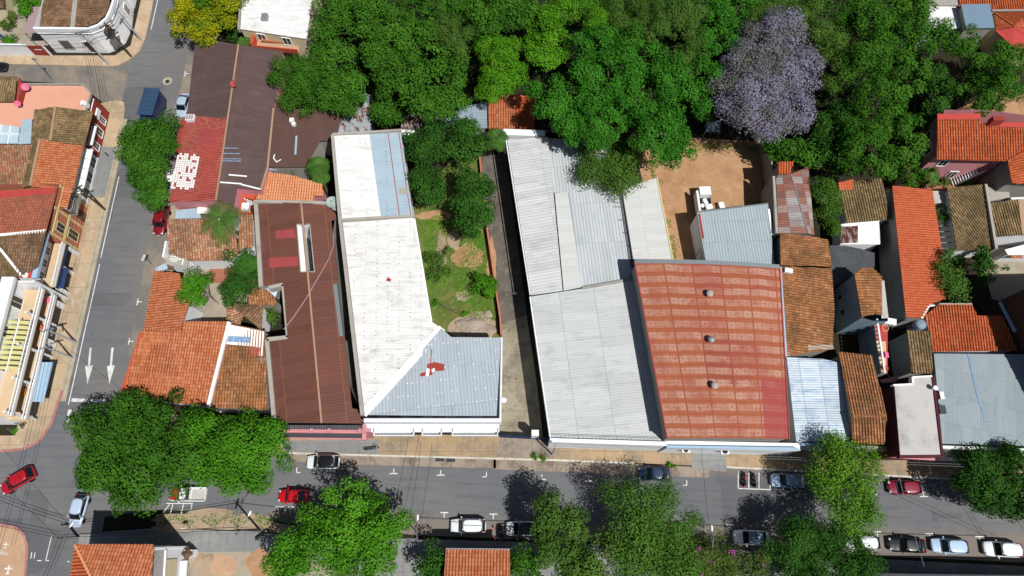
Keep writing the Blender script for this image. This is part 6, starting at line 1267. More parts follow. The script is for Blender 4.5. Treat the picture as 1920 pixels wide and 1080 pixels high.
# ------------------------------------------------------------------ street furniture
tops = {}
def pole(key, label, bx, by, h, lean=(0, 0), mat='pole_con', arms=((0.0, 1.6),), trans=False, r=.16, group='utility poles'):
    b = P(bx, by, 0); top = b + Vector((lean[0], lean[1], h)); t = Thing('utility_pole', label, 'utility pole', (b.x, b.y, 0), group)
    mb = MB(); mb.tube([b, b.lerp(top, .5), top], r, r * .6, 10); sh = t.part('shaft', mb, M[mat]); tops[key] = top
    for i, (ang, l) in enumerate(arms):
        d = Vector((math.cos(ang), math.sin(ang), 0)); c = top - Vector((0, 0, .4 + i * .8)); mb = MB(); mb.bar(c - d * l / 2, c + d * l / 2, .12, c.z - .06, c.z + .08); ar = t.part('crossarm', mb, M['wood'] if mat == 'pole_wood' else M['metal_grey'])
        for k in (-.45, -.15, .15, .45): mb = MB(); mb.lathe(c + d * l * k + Vector((0, 0, .08)), [(.04, 0), (.07, .06), (.05, .12), (.07, .18), (0, .22)], 8); t.part('insulator', mb, M['tank_grey'], parent=ar)
    if trans:
        c = top - Vector((0, 0, 1.9)); mb = MB()
        for k in (-.55, .0, .55): mb.lathe(c + Vector((-.45, k, -.5)), [(.3, 0), (.34, .1), (.34, 1.0), (.25, 1.1), (0, 1.12)], 12)
        tr = t.part('transformer', mb, M['dark_metal']); mb = MB(); mb.bar(c + Vector((-.3, -.9, 0)), c + Vector((-.3, .9, 0)), .9, c.z - .62, c.z - .5); t.part('platform', mb, M['dark_metal'], parent=tr)
    return t
pole('A', 'concrete utility pole on the west pavement nearest the lane arrows, lower of the pair', 136, 671, 6.0, arms=((.3, 1.4),))
pole('B', 'concrete utility pole on the west pavement, upper of the pair, holding a cable cluster', 143, 642, 6.4, arms=((.3, 1.6), (1.8, 1.2)))
pole('C', 'white concrete pole in front of the rounded corner house on the cross street kerb', 205, 122, 7.6, lean=(-.4, .2), arms=((.2, 1.4),))
pole('D', 'pole with black transformers at the rounded corner of the white house', 247, 107, 7.8, mat='pole_wood', arms=((.8, 2.2), (.8, 1.8)), trans=True)
pole('E', 'slim concrete pole on the pavement north of the rounded corner', 266, 76, 7.2, lean=(-.3, 0), arms=((1.4, 1.6),))
pole('F', 'slim leaning steel pole rising from the cross street in front of the coral terrace', 99, 151, 5.2, lean=(.2, .2), mat='metal_grey', arms=((0, .6),), r=.11)
pole('G', 'brown timber pole beside the brick red house balcony', 197, 393, 7.2, mat='pole_wood', arms=((.4, 1.5), (2.0, 1.3)))
pole('Hh', 'timber pole on the south pavement casting a thin diagonal shadow', 488, 994, 8.0, mat='pole_wood', arms=((1.4, 1.2),))
pole('I', 'thin pole on the north pavement by the closed alley gate', 1035, 852, 7.0, arms=((1.5, 1.2),), r=.12)
pole('J', 'pole at the bottom left corner house beside the crosswalk', 147, 1008, 4.2, mat='pole_wood', arms=((0.1, 1.6),))
def lamp(label, bx, by, h, ax, ay, grp='street lamps'):
    b = P(bx, by, PV); t = Thing('street_lamp', label, 'street lamp', (b.x, b.y, 0), grp); top = b + Vector((0, 0, h)); hd = P(ax, ay, h + .3)
    mb = MB(); mb.tube([(b.x, b.y, 0), top], .08, .05, 8); t.part('pole', mb, M['pole_con']); m = top.lerp(hd, .5) + Vector((0, 0, .35)); mb = MB(); mb.tube([top, m, hd], .04, .035, 6); t.part('arm', mb, M['metal_grey'])
    d = Vector((hd.x - top.x, hd.y - top.y, 0)).normalized(); n = Vector((-d.y, d.x, 0)); rr = []
    for f, w, z in ((-.1, .06, 0), (.1, .14, .02), (.4, .17, .02), (.65, .1, 0)): c = hd + d * f; rr.append([c - n * w + Vector((0, 0, -.05)) - t.L, c + n * w + Vector((0, 0, -.05)) - t.L, c + n * w * .7 + Vector((0, 0, .1 + z)) - t.L, c - n * w * .7 + Vector((0, 0, .1 + z)) - t.L])
    loft('lamp_head', rr, M['white'], t.o, 1); mb = MB(); mb.box(hd + d * .3 + Vector((0, 0, -.07)), (.35, .22, .04), math.atan2(d.y, d.x)); t.part('lens', mb, M['lampglass'])
lamp('white street lamp on the south kerb between twin green tree and white car', 796, 1013, 7.0, 783, 975)
lamp('white street lamp right of the bougainvillea, near the white pickup-like car', 1307, 1023, 7.0, 1335, 995)
lamp('street lamp whose white head hangs over the verge at the timber pole', 489, 996, 6.5, 466, 967)
lamp('curved white street lamp beside the silver blue van-like car', 149, 1008, 3.4, 131, 988)
# T-bar aerials and signs
def sign(label, px, py, h, w, hh, ang, mat='white', name='street_sign', cat='sign'):
    b = P(px, py, 0); t = Thing(name, label, cat, (b.x, b.y, 0)); mb = MB(); mb.tube([b, b + Vector((0, 0, h))], .04, n=8); t.part('post', mb, M['metal_grey']); mb = MB(); mb.box(b + Vector((0, 0, h - hh / 2)) + Vector((math.sin(ang) * .06, -math.cos(ang) * .06, 0)), (w, .04, hh), ang); t.part('plate', mb, M[mat])
sign('white street sign post beside the flat grey porch on the side street', 287, 497, 3.0, .9, .5, 1.3); sign('small white sign post on the south verge below the pickup', 358, 990, 2.2, .6, .6, .3)
c = P(203, 292, PV); mb = MB(); mb.lathe((c.x, c.y, 0), [(.09, 0), (.09, .9), (.12, .95), (0, 1.0)], 10); solo('bollard', mb, M['dark_metal'], 'dark bollard on the west pavement below the red fronted house', 'bollard')
# cables
def cable(label, a, b, sag=.4, r=.02, mat='wire', offs=((0, 0),), group='overhead cables'):
    a, b = Vector(a), Vector(b); mb = MB(); d = Vector((b.x - a.x, b.y - a.y, 0)).normalized(); n = Vector((-d.y, d.x, 0))
    for o1, o2 in offs: mb.tube([a.lerp(b, k / 14) + n * o1 + Vector((0, 0, o2 - sag * 4 * (k / 14) * (1 - k / 14))) for k in range(15)], r, n=5)
    solo('power_cable', mb, M[mat], label, 'cable', group)
T_ = lambda k, dz=-.15: tops[k] + Vector((0, 0, dz))
cable('bundle of cables from the transformer pole to the white concrete pole', T_('D'), T_('C'), .3, offs=((0, 0), (.3, 0), (-.3, -.4)))
cable('cables running north from the transformer pole past the white house', T_('D'), T_('E'), .3, offs=((0, 0), (.3, 0), (.3, -.8)))
cable('cables running up the street from the slim pole out of frame', T_('E'), P(290, -80, 7), .4, offs=((0, 0), (.35, 0)))
cable('cables along the white wall of the corner house toward the left edge', T_('C'), P(-80, 62, 6.8), .5, offs=((0, 0), (.3, 0), (0, -.9)))
cable('four parallel cables crossing the cross street from white pole to red house', T_('C'), T_('G') + Vector((-1, 14, -.6)), .5, .022, offs=((0, 0), (.3, 0), (.6, 0), (.9, -.3)))
cable('cables along the west facades from the timber pole to the upper concrete pole', T_('G'), T_('B'), .5, offs=((0, 0), (.3, 0), (.3, -.7)))
cable('short cables between the paired concrete poles', T_('B'), T_('A'), .1, offs=((0, 0), (.25, 0)))
cable('long cable from the lower concrete pole over the road into the big corner tree', T_('A'), P(235, 770, 6.5), .3, .02, 'wire_light')
cable('cables from the lower concrete pole down past the bottom left plaza', T_('A'), P(-20, 1075, 7), .6, offs=((0, 0), (.4, 0)))
cable('cables crossing the intersection along the main road to the corner house pole', P(-80, 972, 7.5), T_('J'), .5, .03, offs=((0, 0), (.35, .1), (.7, 0)))
cable('cable bundle along the south verge between corner house pole and timber pole', T_('J'), T_('Hh'), .5, .028, offs=((0, 0), (.3, 0), (.3, -.7)))
cable('diagonal cables over the left arm of the crossroads toward the pavement', P(-40, 870, 7), T_('J'), .4, offs=((0, 0),))
cable('cables fanning down from the corner house pole below the frame', T_('J'), P(60, 1120, 7), .4, offs=((0, 0), (.4, 0)))
cable('cables along the south pavement from timber pole behind the twin green tree', T_('Hh'), P(783, 1018, 7.2), .5, offs=((0, 0), (.3, -.6)))
cable('cables along the south kerb between the two white street lamps', P(783, 1018, 7.2), P(1335, 1030, 7.2), .7, offs=((0, 0), (.3, -.6)))
cable('cables along the south kerb behind the right hand parked cars', P(1335, 1030, 7.2), P(1985, 1056, 7), .7, offs=((0, 0), (.3, -.6)))
cable('pair of thin cables along the north pavement in the middle', P(545, 838, 6.5), T_('I'), .6, .016, 'wire_light', offs=((0, 0), (.25, -.3)))
cable('pair of thin grey cables over the north pavement at the right', T_('I'), P(2000, 882, 7), 1.2, .018, 'wire_light', offs=((0, 0), (.3, -.3)))
cable('single grey cable crossing the road over the maroon hatchback', P(1683, 880, 6), P(1733, 1062, 6), .3, .03, 'wire_light')
cable('dark service cables crossing the road in the centre', P(1315, 835, 5.5), P(1335, 1030, 7), .4, .02, offs=((0, 0),))
cable('dark service cables slanting over the road at the far right above the silver blue car', P(1985, 1056, 7), P(1815, 850, 5), .3, .02, offs=((0, 0), (.5, 0)))
cable('service cable slanting from the right edge to the lime green tree', P(1985, 1056, 7), P(1690, 925, 5), .3, .02)
cable('dark service cables over the road left of the first white street lamp', P(783, 1018, 7), P(810, 830, 5.5), .4, .02, offs=((0, 0), (1.3, 0)))
cable('dark service cable crossing the road near the timber pole', T_('Hh'), P(455, 930, 6), .3, .02, offs=((0, 0), (1.6, 0)))
# ------------------------------------------------------------------ vegetation
def leafmat(name, cols, trans=.22, k=.92, rough=.55):
    g = G(name, 0.75, 0.08); at = g.n('Attribute'); at.attribute_name = 'tint'
    c = g.ramp(at.outputs['Fac'], [(i / (len(cols) - 1), tuple(x * k for x in cc) + (1,)) for i, cc in enumerate(cols)])
    g.col(c); tr = g.n('BsdfTranslucent'); g.l(c, tr.inputs[0]); mx = g.n('MixShader'); mx.inputs[0].default_value = trans
    out = [n for n in g.nt.nodes if n.type == 'OUTPUT_MATERIAL'][0]; g.l(g.b.outputs[0], mx.inputs[1]); g.l(tr.outputs[0], mx.inputs[2]); g.l(mx.outputs[0], out.inputs[0]); return g.m
LM = {
 'green': leafmat('mid_green_leaves', [(.030, .10, .010), (.052, .16, .013), (.085, .225, .020)]),
 'dark': leafmat('dark_green_leaves', [(.022, .075, .010), (.036, .115, .014), (.06, .165, .022)]),
 'bluegreen': leafmat('cool_green_leaves', [(.028, .125, .010), (.046, .19, .014), (.075, .26, .024)]),
 'bright': leafmat('fresh_green_leaves', [(.06, .19, .008), (.095, .28, .012), (.14, .36, .02)]),
 'vivid': leafmat('vivid_green_leaves', [(.045, .165, .008), (.075, .24, .012), (.11, .31, .02)]),
 'olive': leafmat('olive_leaves', [(.05, .11, .016), (.08, .165, .024), (.12, .215, .036)]),
 'lime': leafmat('lime_leaves', [(.07, .17, .02), (.11, .26, .02), (.17, .33, .025)]),
 'yellow': leafmat('yellow_flowering_leaves', [(.06, .15, .008), (.14, .22, .01), (.34, .33, .008), (.46, .42, .01)]),
 'jaca': leafmat('lilac_blossom', [(.10, .13, .07), (.19, .185, .17), (.26, .235, .32), (.34, .30, .45)]),
 'boug': leafmat('bougainvillea_leaves', [(.05, .11, .015), (.09, .16, .025), (.10, .15, .03), (.14, .17, .05)]),
 'palm': leafmat('palm_fronds', [(.05, .12, .02), (.08, .18, .03), (.12, .24, .04)]),
 'feather': leafmat('feathery_leaves', [(.05, .12, .015), (.08, .19, .02), (.13, .25, .05)]),
 'magenta': leafmat('magenta_blossom', [(.45, .08, .4), (.6, .12, .5)]),
 'reddish': leafmat('copper_leaves', [(.12, .06, .04), (.2, .09, .06)])}
M['bark'] = stucco('bark', '6e6052', '463a30', .6, scale=3)
M['bark_pale'] = stucco('pale_bark', 'b0a494', '7a6e60', .5, scale=3)
KI = {  # leaf length, leaf width, leaves per sq metre of lobe shell, sublobe radius, outer jitter, flatness
 'round': (.28, .17, 24, .9, .2, .8), 'lump': (.32, .19, 22, 1.15, .22, .78), 'fine': (.22, .13, 36, .85, .22, .8), 'clump': (.31, .18, 28, 1.05, .18, .72), 'airy': (.26, .13, 17, .95, .6, .62), 'big': (.38, .22, 20, 1.0, .25, .78), 'bush': (.26, .16, 28, .55, .2, .8)}
def rnd_dirs(n, zmin=-1.0):
    z = NR.uniform(zmin, 1, n); a = NR.uniform(0, 2 * PI, n); r = np.sqrt(1 - z * z); return np.stack([r * np.cos(a), r * np.sin(a), z], 1)
def leaf_mesh(name, pos, nrm, l, w, tint, mat, L):
    n = len(pos); a = NR.normal(size=(n, 3)); t = np.cross(nrm, a); t /= np.linalg.norm(t, axis=1)[:, None] + 1e-9; b = np.cross(nrm, t)
    s = NR.uniform(.7, 1.3, (n, 1)); t = t * l * s / 2; b = b * w * s / 2; dr = nrm * (l * .12)
    v = np.empty((n, 4, 3)); v[:, 0] = pos - t - dr; v[:, 1] = pos + b; v[:, 2] = pos + t - dr; v[:, 3] = pos - b
    v = v.reshape(-1, 3) - np.array(L)
    me = bpy.data.meshes.new(name); me.vertices.add(n * 4); me.vertices.foreach_set('co', v.astype(np.float32).ravel()); me.loops.add(n * 4); me.loops.foreach_set('vertex_index', np.arange(n * 4, dtype=np.int32)); me.polygons.add(n); me.polygons.foreach_set('loop_start', np.arange(0, n * 4, 4, dtype=np.int32))
    me.update(); at = me.attributes.new('tint', 'FLOAT', 'POINT'); at.data.foreach_set('value', np.repeat(tint, 4).astype(np.float32)); me.materials.append(mat); me.validate(); return me
NLEAF = 0
def crown_pts(blobs, h, kind, dens=1.0, gap=0.0):
    l, w, den, sr0, jit, flat = KI[kind]; P_, N_, T_2 = [], [], []; subs = []
    for bi, b in enumerate(blobs):
        px, py, rp = b[:3]; hb = h + (b[3] if len(b) > 3 else 0)
        r = rp * mpp(py, hb * .75); zc = max(hb - r * flat, r * .35); c = np.array(P(px, py, zc)); sr = min(sr0, r * .55)
        ns = max(6, int((1.45 if kind == 'clump' else 1.9) * (r / sr) ** 2)); d = rnd_dirs(ns, -.35)
        if gap: d = d[NR.random(ns) > gap]; ns = len(d)
        rad = NR.uniform(.62, 1.0, (ns, 1)) * (r * 1.03 - sr * .38); rad *= (1 + .12 * np.sin(3 * np.arctan2(d[:, 1], d[:, 0]) + bi * 2.1))[:, None]
        sc = c + d * rad * np.array([1, 1, flat]); srs = sr * NR.uniform(.6, 1.25, ns); bt = NR.normal(0, .1)
        for k in range(ns):
            m = int(den * dens * 2.6 * PI * srs[k] ** 2); e = rnd_dirs(m, -.6); q = NR.uniform(.55, 1.0 + jit, (m, 1)); P_.append(sc[k] + e * srs[k] * q * np.array([1, 1, .8]))
            nn = e * .6 + d[k] * .5 + NR.normal(0, .5, (m, 3)) + np.array([0, 0, .25]); N_.append(nn / np.linalg.norm(nn, axis=1)[:, None]); T_2.append(np.clip(.5 + bt + NR.normal(0, .17) + NR.normal(0, .13, m), 0, 1))
            subs.append(sc[k])
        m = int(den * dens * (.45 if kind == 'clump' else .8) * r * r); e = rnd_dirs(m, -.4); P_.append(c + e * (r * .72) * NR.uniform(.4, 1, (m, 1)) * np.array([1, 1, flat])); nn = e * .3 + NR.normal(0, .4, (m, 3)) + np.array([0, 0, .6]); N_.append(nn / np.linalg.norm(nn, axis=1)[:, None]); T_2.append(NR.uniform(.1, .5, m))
    return np.concatenate(P_), np.concatenate(N_), np.concatenate(T_2), subs, l, w
def tree(name, label, mat, h, blobs, kind='round', base=None, dens=1.0, gap=0.0, group='park trees', cat='tree', bark='bark', limbs=6, accents=None, z0=0.0):
    global NLEAF
    pos, nrm, tint, subs, l, w = crown_pts(blobs, h, kind, dens, gap); NLEAF += len(pos)
    m = np.mean([np.array(P(b[0], b[1], h * .7)) for b in blobs], 0); B = Vector((m[0], m[1], z0)) if base is None else P(base[0], base[1], z0)
    t = Thing(name, label, cat, B, group); o = bpy.data.objects.new('crown', leaf_mesh('crown', pos, nrm, l, w, tint, LM[mat], B)); COL.objects.link(o); o.parent = t.o
    if accents:
        am, n, lb = accents; idx = NR.choice(len(pos), n, replace=False); idx = idx[pos[idx, 2] > np.median(pos[:, 2])]; pp = np.repeat(pos[idx], 10, 0) + NR.normal(0, .16, (len(idx) * 10, 3)) + np.array([0, 0, .5]); nn = NR.normal(0, .4, (len(pp), 3)) + np.array([0, 0, 1]); nn /= np.linalg.norm(nn, axis=1)[:, None]
        o2 = bpy.data.objects.new('blossom', leaf_mesh('blossom', pp, nn, .2, .16, NR.random(len(pp)), LM[am], B)); COL.objects.link(o2); o2.parent = t.o
    mb = MB(); mb.smooth = True; r0 = max(.06, h * .022); fork = B + Vector((m[0] - B.x, m[1] - B.y, 0)) * .3 + Vector((0, 0, h * .38))
    mb.tube([B, B.lerp(fork, .5) + Vector((R.uniform(-.1, .1), R.uniform(-.1, .1), 0)), fork], r0, r0 * .7, 8)
    for s in R.sample(subs, min(limbs * max(1, len(blobs) // 2 + 1), len(subs))): s = Vector(s); mid = fork.lerp(s, .5) + Vector((R.uniform(-.3, .3), R.uniform(-.3, .3), R.uniform(0, .5))); mb.tube([fork, mid, s], r0 * .5, r0 * .12, 6)
    t.part('trunk', mb, M[bark]); return t
# street trees
GT = 'street trees'
tree('corner_tree', 'huge dark green tree covering the corner of the two streets at lower left', 'green', 9.5, [(215, 830, 80), (270, 880, 78), (300, 810, 72), (185, 880, 48, -1), (250, 780, 50, -1), (318, 866, 48), (355, 812, 46, -.5), (350, 850, 40), (170, 800, 36, -2), (225, 935, 30, -2)], 'lump', base=(262, 872), group=GT, dens=1.1)
tree('street_tree', 'bright vivid green broad tree touching the huge corner tree on its right', 'vivid', 9.2, [(432, 838, 80), (470, 858, 70), (390, 810, 52, -.5), (402, 872, 44, -1), (500, 820, 36, -1)], 'lump', base=(450, 880), group=GT, dens=1.15)
tree('street_tree', 'twin crowned bright green tree on the south pavement next to the red saloon', 'vivid', 8.8, [(655, 960, 68), (700, 1000, 66), (620, 1010, 64), (680, 1045, 62, -.5), (590, 985, 34, -1.5), (740, 985, 32, -1.5)], 'lump', base=(655, 1005), group=GT)
tree('street_tree', 'cool green tree at the bottom edge left of the twin crowned tree', 'vivid', 7.2, [(545, 1030, 40), (530, 1062, 34), (565, 1075, 36)], 'lump', base=(545, 1045), group=GT)
tree('shrub_tree', 'small dark green tree left of the bottom centre orange roof', 'dark', 5.0, [(812, 1045, 28), (795, 1070, 24), (822, 1075, 20)], 'clump', group=GT, dens=.8)
tree('street_tree', 'dark olive tree with upright clumps at the bottom centre', 'olive', 8.6, [(1035, 960, 34), (1075, 980, 40), (1050, 1030, 52), (1110, 1040, 52), (1085, 1075, 48), (1020, 1000, 30, -.5)], 'clump', base=(1075, 1020), group=GT)
tree('shrub_tree', 'small leafy green tree right of the bottom centre orange roof', 'green', 5.6, [(985, 1048, 30), (975, 1075, 28), (1000, 1068, 24)], 'clump', group=GT)
tree('street_tree', 'feathery light green tree with bare branches leaning over the road', 'feather', 8.4, [(1215, 1010, 50), (1200, 1040, 46), (1270, 1060, 44), (1215, 945, 52), (1255, 985, 56), (1190, 1000, 50), (1155, 930, 28, -1), (1240, 1040, 58), (1180, 1060, 48)], 'airy', base=(1170, 980), group=GT, limbs=12, dens=1.5)
tree('bougainvillea', 'sprawling bougainvillea thicket with magenta blossoms at the bottom edge', 'boug', 5.6, [(1310, 1040, 40), (1350, 1080, 50), (1330, 1050, 52), (1390, 1072, 48), (1290, 1075, 42), (1420, 1062, 30)], 'fine', group=GT, accents=('magenta', 26, ''), cat='shrub', dens=1.0)
tree('street_tree', 'lime green loose tree leaning over the road at the right', 'lime', 8.6, [(1580, 930, 62), (1600, 960, 48), (1560, 880, 52), (1605, 875, 46), (1572, 845, 34, -.6), (1545, 905, 34, -.6), (1625, 905, 28)], 'airy', base=(1530, 870), group=GT, limbs=12, dens=1.7, gap=.05)
tree('street_tree', 'dark green tree spreading over parked white cars at the lower right', 'dark', 7.8, [(1480, 1020, 46), (1530, 1040, 58), (1590, 1045, 48), (1478, 1066, 36, -2), (1615, 1062, 36), (1560, 1070, 46), (1500, 1080, 40, -1), (1500, 990, 34, -.5), (1560, 1000, 30)], 'fine', base=(1530, 1040), group=GT)
tree('street_tree', 'dark green tree on the north pavement at the right edge below the cement roof', 'dark', 8.0, [(1850, 900, 58), (1895, 920, 54), (1812, 885, 42, -1), (1905, 880, 48), (1870, 940, 38, -1), (1930, 930, 44), (1830, 870, 36, -1)], 'clump', base=(1855, 890), group=GT)
tree('street_tree', 'rounded dark green street tree over the blue lorry', 'green', 7.4, [(278, 262, 48), (298, 290, 38), (262, 290, 40, -.5), (308, 248, 32), (245, 275, 28, -1), (290, 318, 28, -1), (268, 312, 26, -1), (318, 275, 22, -1)], 'lump', base=(300, 285), group=GT)
tree('street_tree', 'smaller fresh green street tree above the dark red pickup', 'green', 6.6, [(276, 352, 32), (292, 370, 24, -.5), (264, 342, 24), (296, 345, 24), (280, 330, 22)], 'lump', base=(302, 372), group=GT)
tree('flowering_tree', 'yellow flowering tree at the top left beside the side street', 'yellow', 8.2, [(385, 10, 58), (355, 40, 40), (400, 50, 44), (430, 15, 36), (375, -30, 50), (345, 8, 30)], 'clump', base=(395, 45), group=GT, dens=1.1)
# park and yard trees
tree('park_tree', 'round green tree overhanging the dark brown metal roof', 'green', 9.0, [(545, 140, 42), (575, 155, 46), (560, 185, 36, -.5), (590, 125, 38), (608, 185, 34, -1)], 'fine', dens=.9)
tree('park_tree', 'tall dark tree right of the bright white flat roof', 'green', 10.5, [(630, 30, 46), (660, 10, 40), (640, 65, 40), (610, 55, 28, -1), (612, 88, 30, -1)], 'big')
tree('park_tree', 'leafy green tree beside the rust streaked tin shed', 'green', 9.5, [(640, 120, 38), (655, 155, 36), (625, 165, 34, -.5), (672, 180, 24, -2), (640, 195, 26, -1)], 'big')
tree('park_tree', 'very large dark green tree left of the small bright round tree', 'green', 12.0, [(730, 70, 62), (790, 100, 68), (755, 150, 56), (820, 150, 56), (700, 30, 44), (840, 190, 40, -1), (790, 30, 50), (710, 110, 36), (800, 195, 34, -1)], 'big', dens=1.05)
tree('park_tree', 'small mango-like tree just above the white and blue roof corner', 'green', 6.8, [(725, 200, 28), (735, 222, 26), (712, 215, 20), (720, 180, 20)], 'big')
tree('park_tree', 'olive tinted tree at the shoulder of the very large dark tree', 'olive', 12.0, [(850, 75, 36), (838, 50, 30), (865, 100, 26)], 'fine')
tree('park_tree', 'compact bright green round tree above the small orange tiled house', 'bright', 9.8, [(930, 98, 44), (940, 140, 46), (915, 82, 30), (962, 128, 30), (928, 162, 34), (955, 90, 26)], 'fine', dens=1.05)
tree('park_tree', 'green tree at the top edge left of the lime topped tree', 'green', 11.5, [(900, 20, 48), (950, 10, 46), (920, 45, 32), (870, 0, 44), (985, 5, 34), (960, 40, 26)], 'big')
tree('park_tree', 'fresh lime topped tree between the bright round tree and the giant cool green tree', 'bright', 11.0, [(1022, 52, 44), (1012, 95, 34), (1045, 88, 34), (1032, 118, 22, -1)], 'clump')
tree('park_tree', 'yellow green tree at the top edge above the giant cool green tree', 'bright', 11.5, [(1090, 15, 42), (1115, 40, 28), (1060, 5, 34)], 'fine')
tree('park_tree', 'giant cool green tree with tufted clumps in the middle of the park', 'bluegreen', 13.5, [(1225, 262, 46, -1), (1272, 285, 30, -2), (1060, 238, 34, -1.5), (1115, 248, 38, -1), (1150, 140, 72), (1210, 180, 74), (1080, 170, 58), (1240, 240, 52, -.8), (1050, 205, 44, -1), (1130, 215, 56), (1200, 110, 56), (1265, 150, 42, -.5), (1075, 230, 36, -1.5), (1255, 280, 34, -2), (1120, 85, 40), (1020, 180, 28, -2)], 'clump', dens=1.15)
tree('park_tree', 'sparse olive tree whose shade falls on the silver roof', 'olive', 8.0, [(1130, 290, 44), (1170, 320, 42), (1105, 320, 34, -.5), (1150, 350, 30, -1), (1185, 290, 30), (1100, 270, 28)], 'airy', base=(1180, 300), limbs=10, dens=1.5)
tree('park_tree', 'olive bright tree at the top edge above the giant tree', 'olive', 12.0, [(1250, 20, 50), (1210, 10, 44), (1290, 15, 40), (1230, 60, 30), (1280, 55, 32)], 'fine')
tree('park_tree', 'dull brownish olive tree behind the giant cool green tree', 'olive', 11.0, [(1165, 55, 34), (1185, 80, 28), (1300, 95, 34), (1285, 120, 28), (1150, 15, 36)], 'fine')
tree('park_tree', 'dark green columnar tree left of the lilac tree', 'bluegreen', 11.5, [(1350, 20, 46), (1335, 80, 42), (1318, 140, 36), (1372, 60, 34), (1385, 10, 34), (1310, 185, 28, -1), (1340, 45, 34)], 'clump')
tree('jacaranda', 'large jacaranda covered with lilac blossom', 'jaca', 12.5, [(1440, 100, 66), (1430, 165, 62), (1480, 130, 54), (1395, 165, 46), (1460, 60, 40), (1440, 225, 42, -1), (1492, 205, 38, -1), (1368, 205, 28, -2), (1398, 110, 38), (1470, 42, 26), (1510, 120, 28, -.5), (1405, 215, 30, -1), (1355, 160, 22, -1)], 'airy', dens=2.4, bark='bark_pale', limbs=10)
tree('park_tree', 'olive tree at the top edge just above the lilac jacaranda', 'olive', 10.5, [(1470, 10, 38), (1435, 15, 32), (1502, 35, 28), (1515, 5, 30), (1420, 35, 24)], 'fine')
tree('park_tree', 'mustard green tree between the lilac jacaranda and the big right hand tree', 'olive', 10.5, [(1555, 75, 38), (1565, 120, 40), (1580, 160, 30), (1535, 55, 24)], 'fine')
tree('park_tree', 'big bushy green tree at the top right between mustard green tree and white panel roof', 'green', 13.0, [(1640, 40, 60), (1690, 70, 56), (1630, 110, 54), (1690, 140, 52), (1720, 20, 44), (1650, 175, 46, -.5), (1735, 70, 36), (1600, 20, 36)], 'clump', dens=1.05)
tree('park_tree', 'full green tree above the mossy tiled roof left of the two-storey orange house', 'green', 10.5, [(1650, 235, 60), (1688, 275, 44), (1625, 280, 52), (1655, 308, 38, -.6), (1595, 250, 36, -1), (1590, 290, 30, -2), (1700, 235, 26, -1)], 'clump')
tree('park_tree', 'broad green tree with gaps behind the two-storey orange house', 'green', 9.5, [(1850, 120, 56), (1870, 165, 50), (1810, 80, 34), (1895, 120, 40), (1805, 175, 24, -2), (1770, 60, 28), (1845, 190, 34)], 'clump', gap=.1)
tree('yard_tree', 'low leafy tree below the lilac jacaranda at the dirt yard', 'green', 6.5, [(1470, 280, 34), (1505, 295, 30), (1445, 272, 24)], 'big', group='yard trees')
tree('yard_tree', 'slender bushy tree between the patchwork shed and mossy tiles', 'feather', 6.0, [(1552, 375, 28), (1555, 405, 26), (1545, 350, 24), (1560, 425, 18)], 'fine', group='yard trees')
tree('shrub', 'tangled garden shrub with copper leaves below the green tree at the right', 'green', 3.6, [(1725, 315, 24), (1700, 330, 18), (1745, 335, 20), (1765, 345, 16), (1705, 345, 14)], 'bush', group='yard trees', cat='shrub', accents=('reddish', 30, ''))
tree('shrub', 'round clipped bush between bright orange tiles and tan tiles', 'vivid', 3.8, [(1774, 402, 18), (1785, 395, 14)], 'bush', group='yard trees', cat='shrub')
tree('shrub', 'tiny bright bush beside the foot of the white stairs', 'vivid', 1.6, [(1812, 342, 11)], 'bush', group='yard trees', cat='shrub')
tree('yard_tree', 'wispy small tree leaning over the bright orange tiles', 'feather', 6.2, [(1780, 520, 28), (1795, 545, 22), (1768, 505, 18), (1775, 480, 14)], 'airy', group='yard trees', dens=1.3)
tree('yard_tree', 'dark green shrub tree beside the concrete yard at the right', 'dark', 4.5, [(1842, 495, 22), (1845, 520, 16), (1840, 475, 14)], 'clump', group='yard trees')
tree('shrub', 'low weedy bush under the patio beside the tan tiles', 'green', 2.0, [(1800, 488, 10), (1885, 503, 6)], 'bush', group='yard trees', cat='shrub')
tree('park_tree', 'shaded green tree in the gap between mustard green tree and the full green tree', 'dark', 8.0, [(1560, 240, 40), (1590, 215, 30), (1540, 275, 28, -1), (1580, 300, 26, -2)], 'clump')
tree('park_tree', 'shaded dark tree between the big right hand tree and the broad tree with gaps', 'dark', 7.0, [(1770, 150, 36), (1755, 190, 30), (1790, 185, 26, -1), (1735, 235, 22, -2)], 'clump', dens=.9)
tree('park_tree', 'dark tree tucked between the lilac jacaranda and the giant cool green tree', 'dark', 8.0, [(1330, 185, 26), (1345, 140, 26), (1318, 215, 18, -1)], 'clump', dens=.9)
GG = 'garden trees'
tree('garden_tree', 'upper left fruit tree of the garden beside the blue-grey roof', 'dark', 6.8, [(795, 262, 33), (808, 290, 28), (785, 282, 24), (818, 248, 20)], 'big', group=GG, dens=1.15)
tree('garden_tree', 'upper right fruit tree of the garden near the feathery palm', 'dark', 6.8, [(870, 252, 33), (880, 284, 30), (855, 278, 24), (893, 268, 22)], 'big', group=GG, dens=1.15)
tree('garden_tree', 'lower left fruit tree of the garden beside the white roof corner', 'dark', 6.4, [(798, 350, 33), (803, 373, 26), (790, 337, 22), (820, 358, 16)], 'big', group=GG, dens=1.15)
tree('garden_tree', 'tall lower right fruit tree of the garden beside the alley wall', 'dark', 7.2, [(886, 342, 33), (898, 372, 34), (884, 408, 34), (868, 385, 22), (904, 402, 26), (888, 430, 20)], 'big', group=GG, dens=1.15)
tree('shrub', 'round bright bush on the lawn against the alley wall', 'vivid', 3.2, [(910, 540, 26), (900, 528, 16), (918, 552, 14)], 'bush', group=GG, cat='shrub')
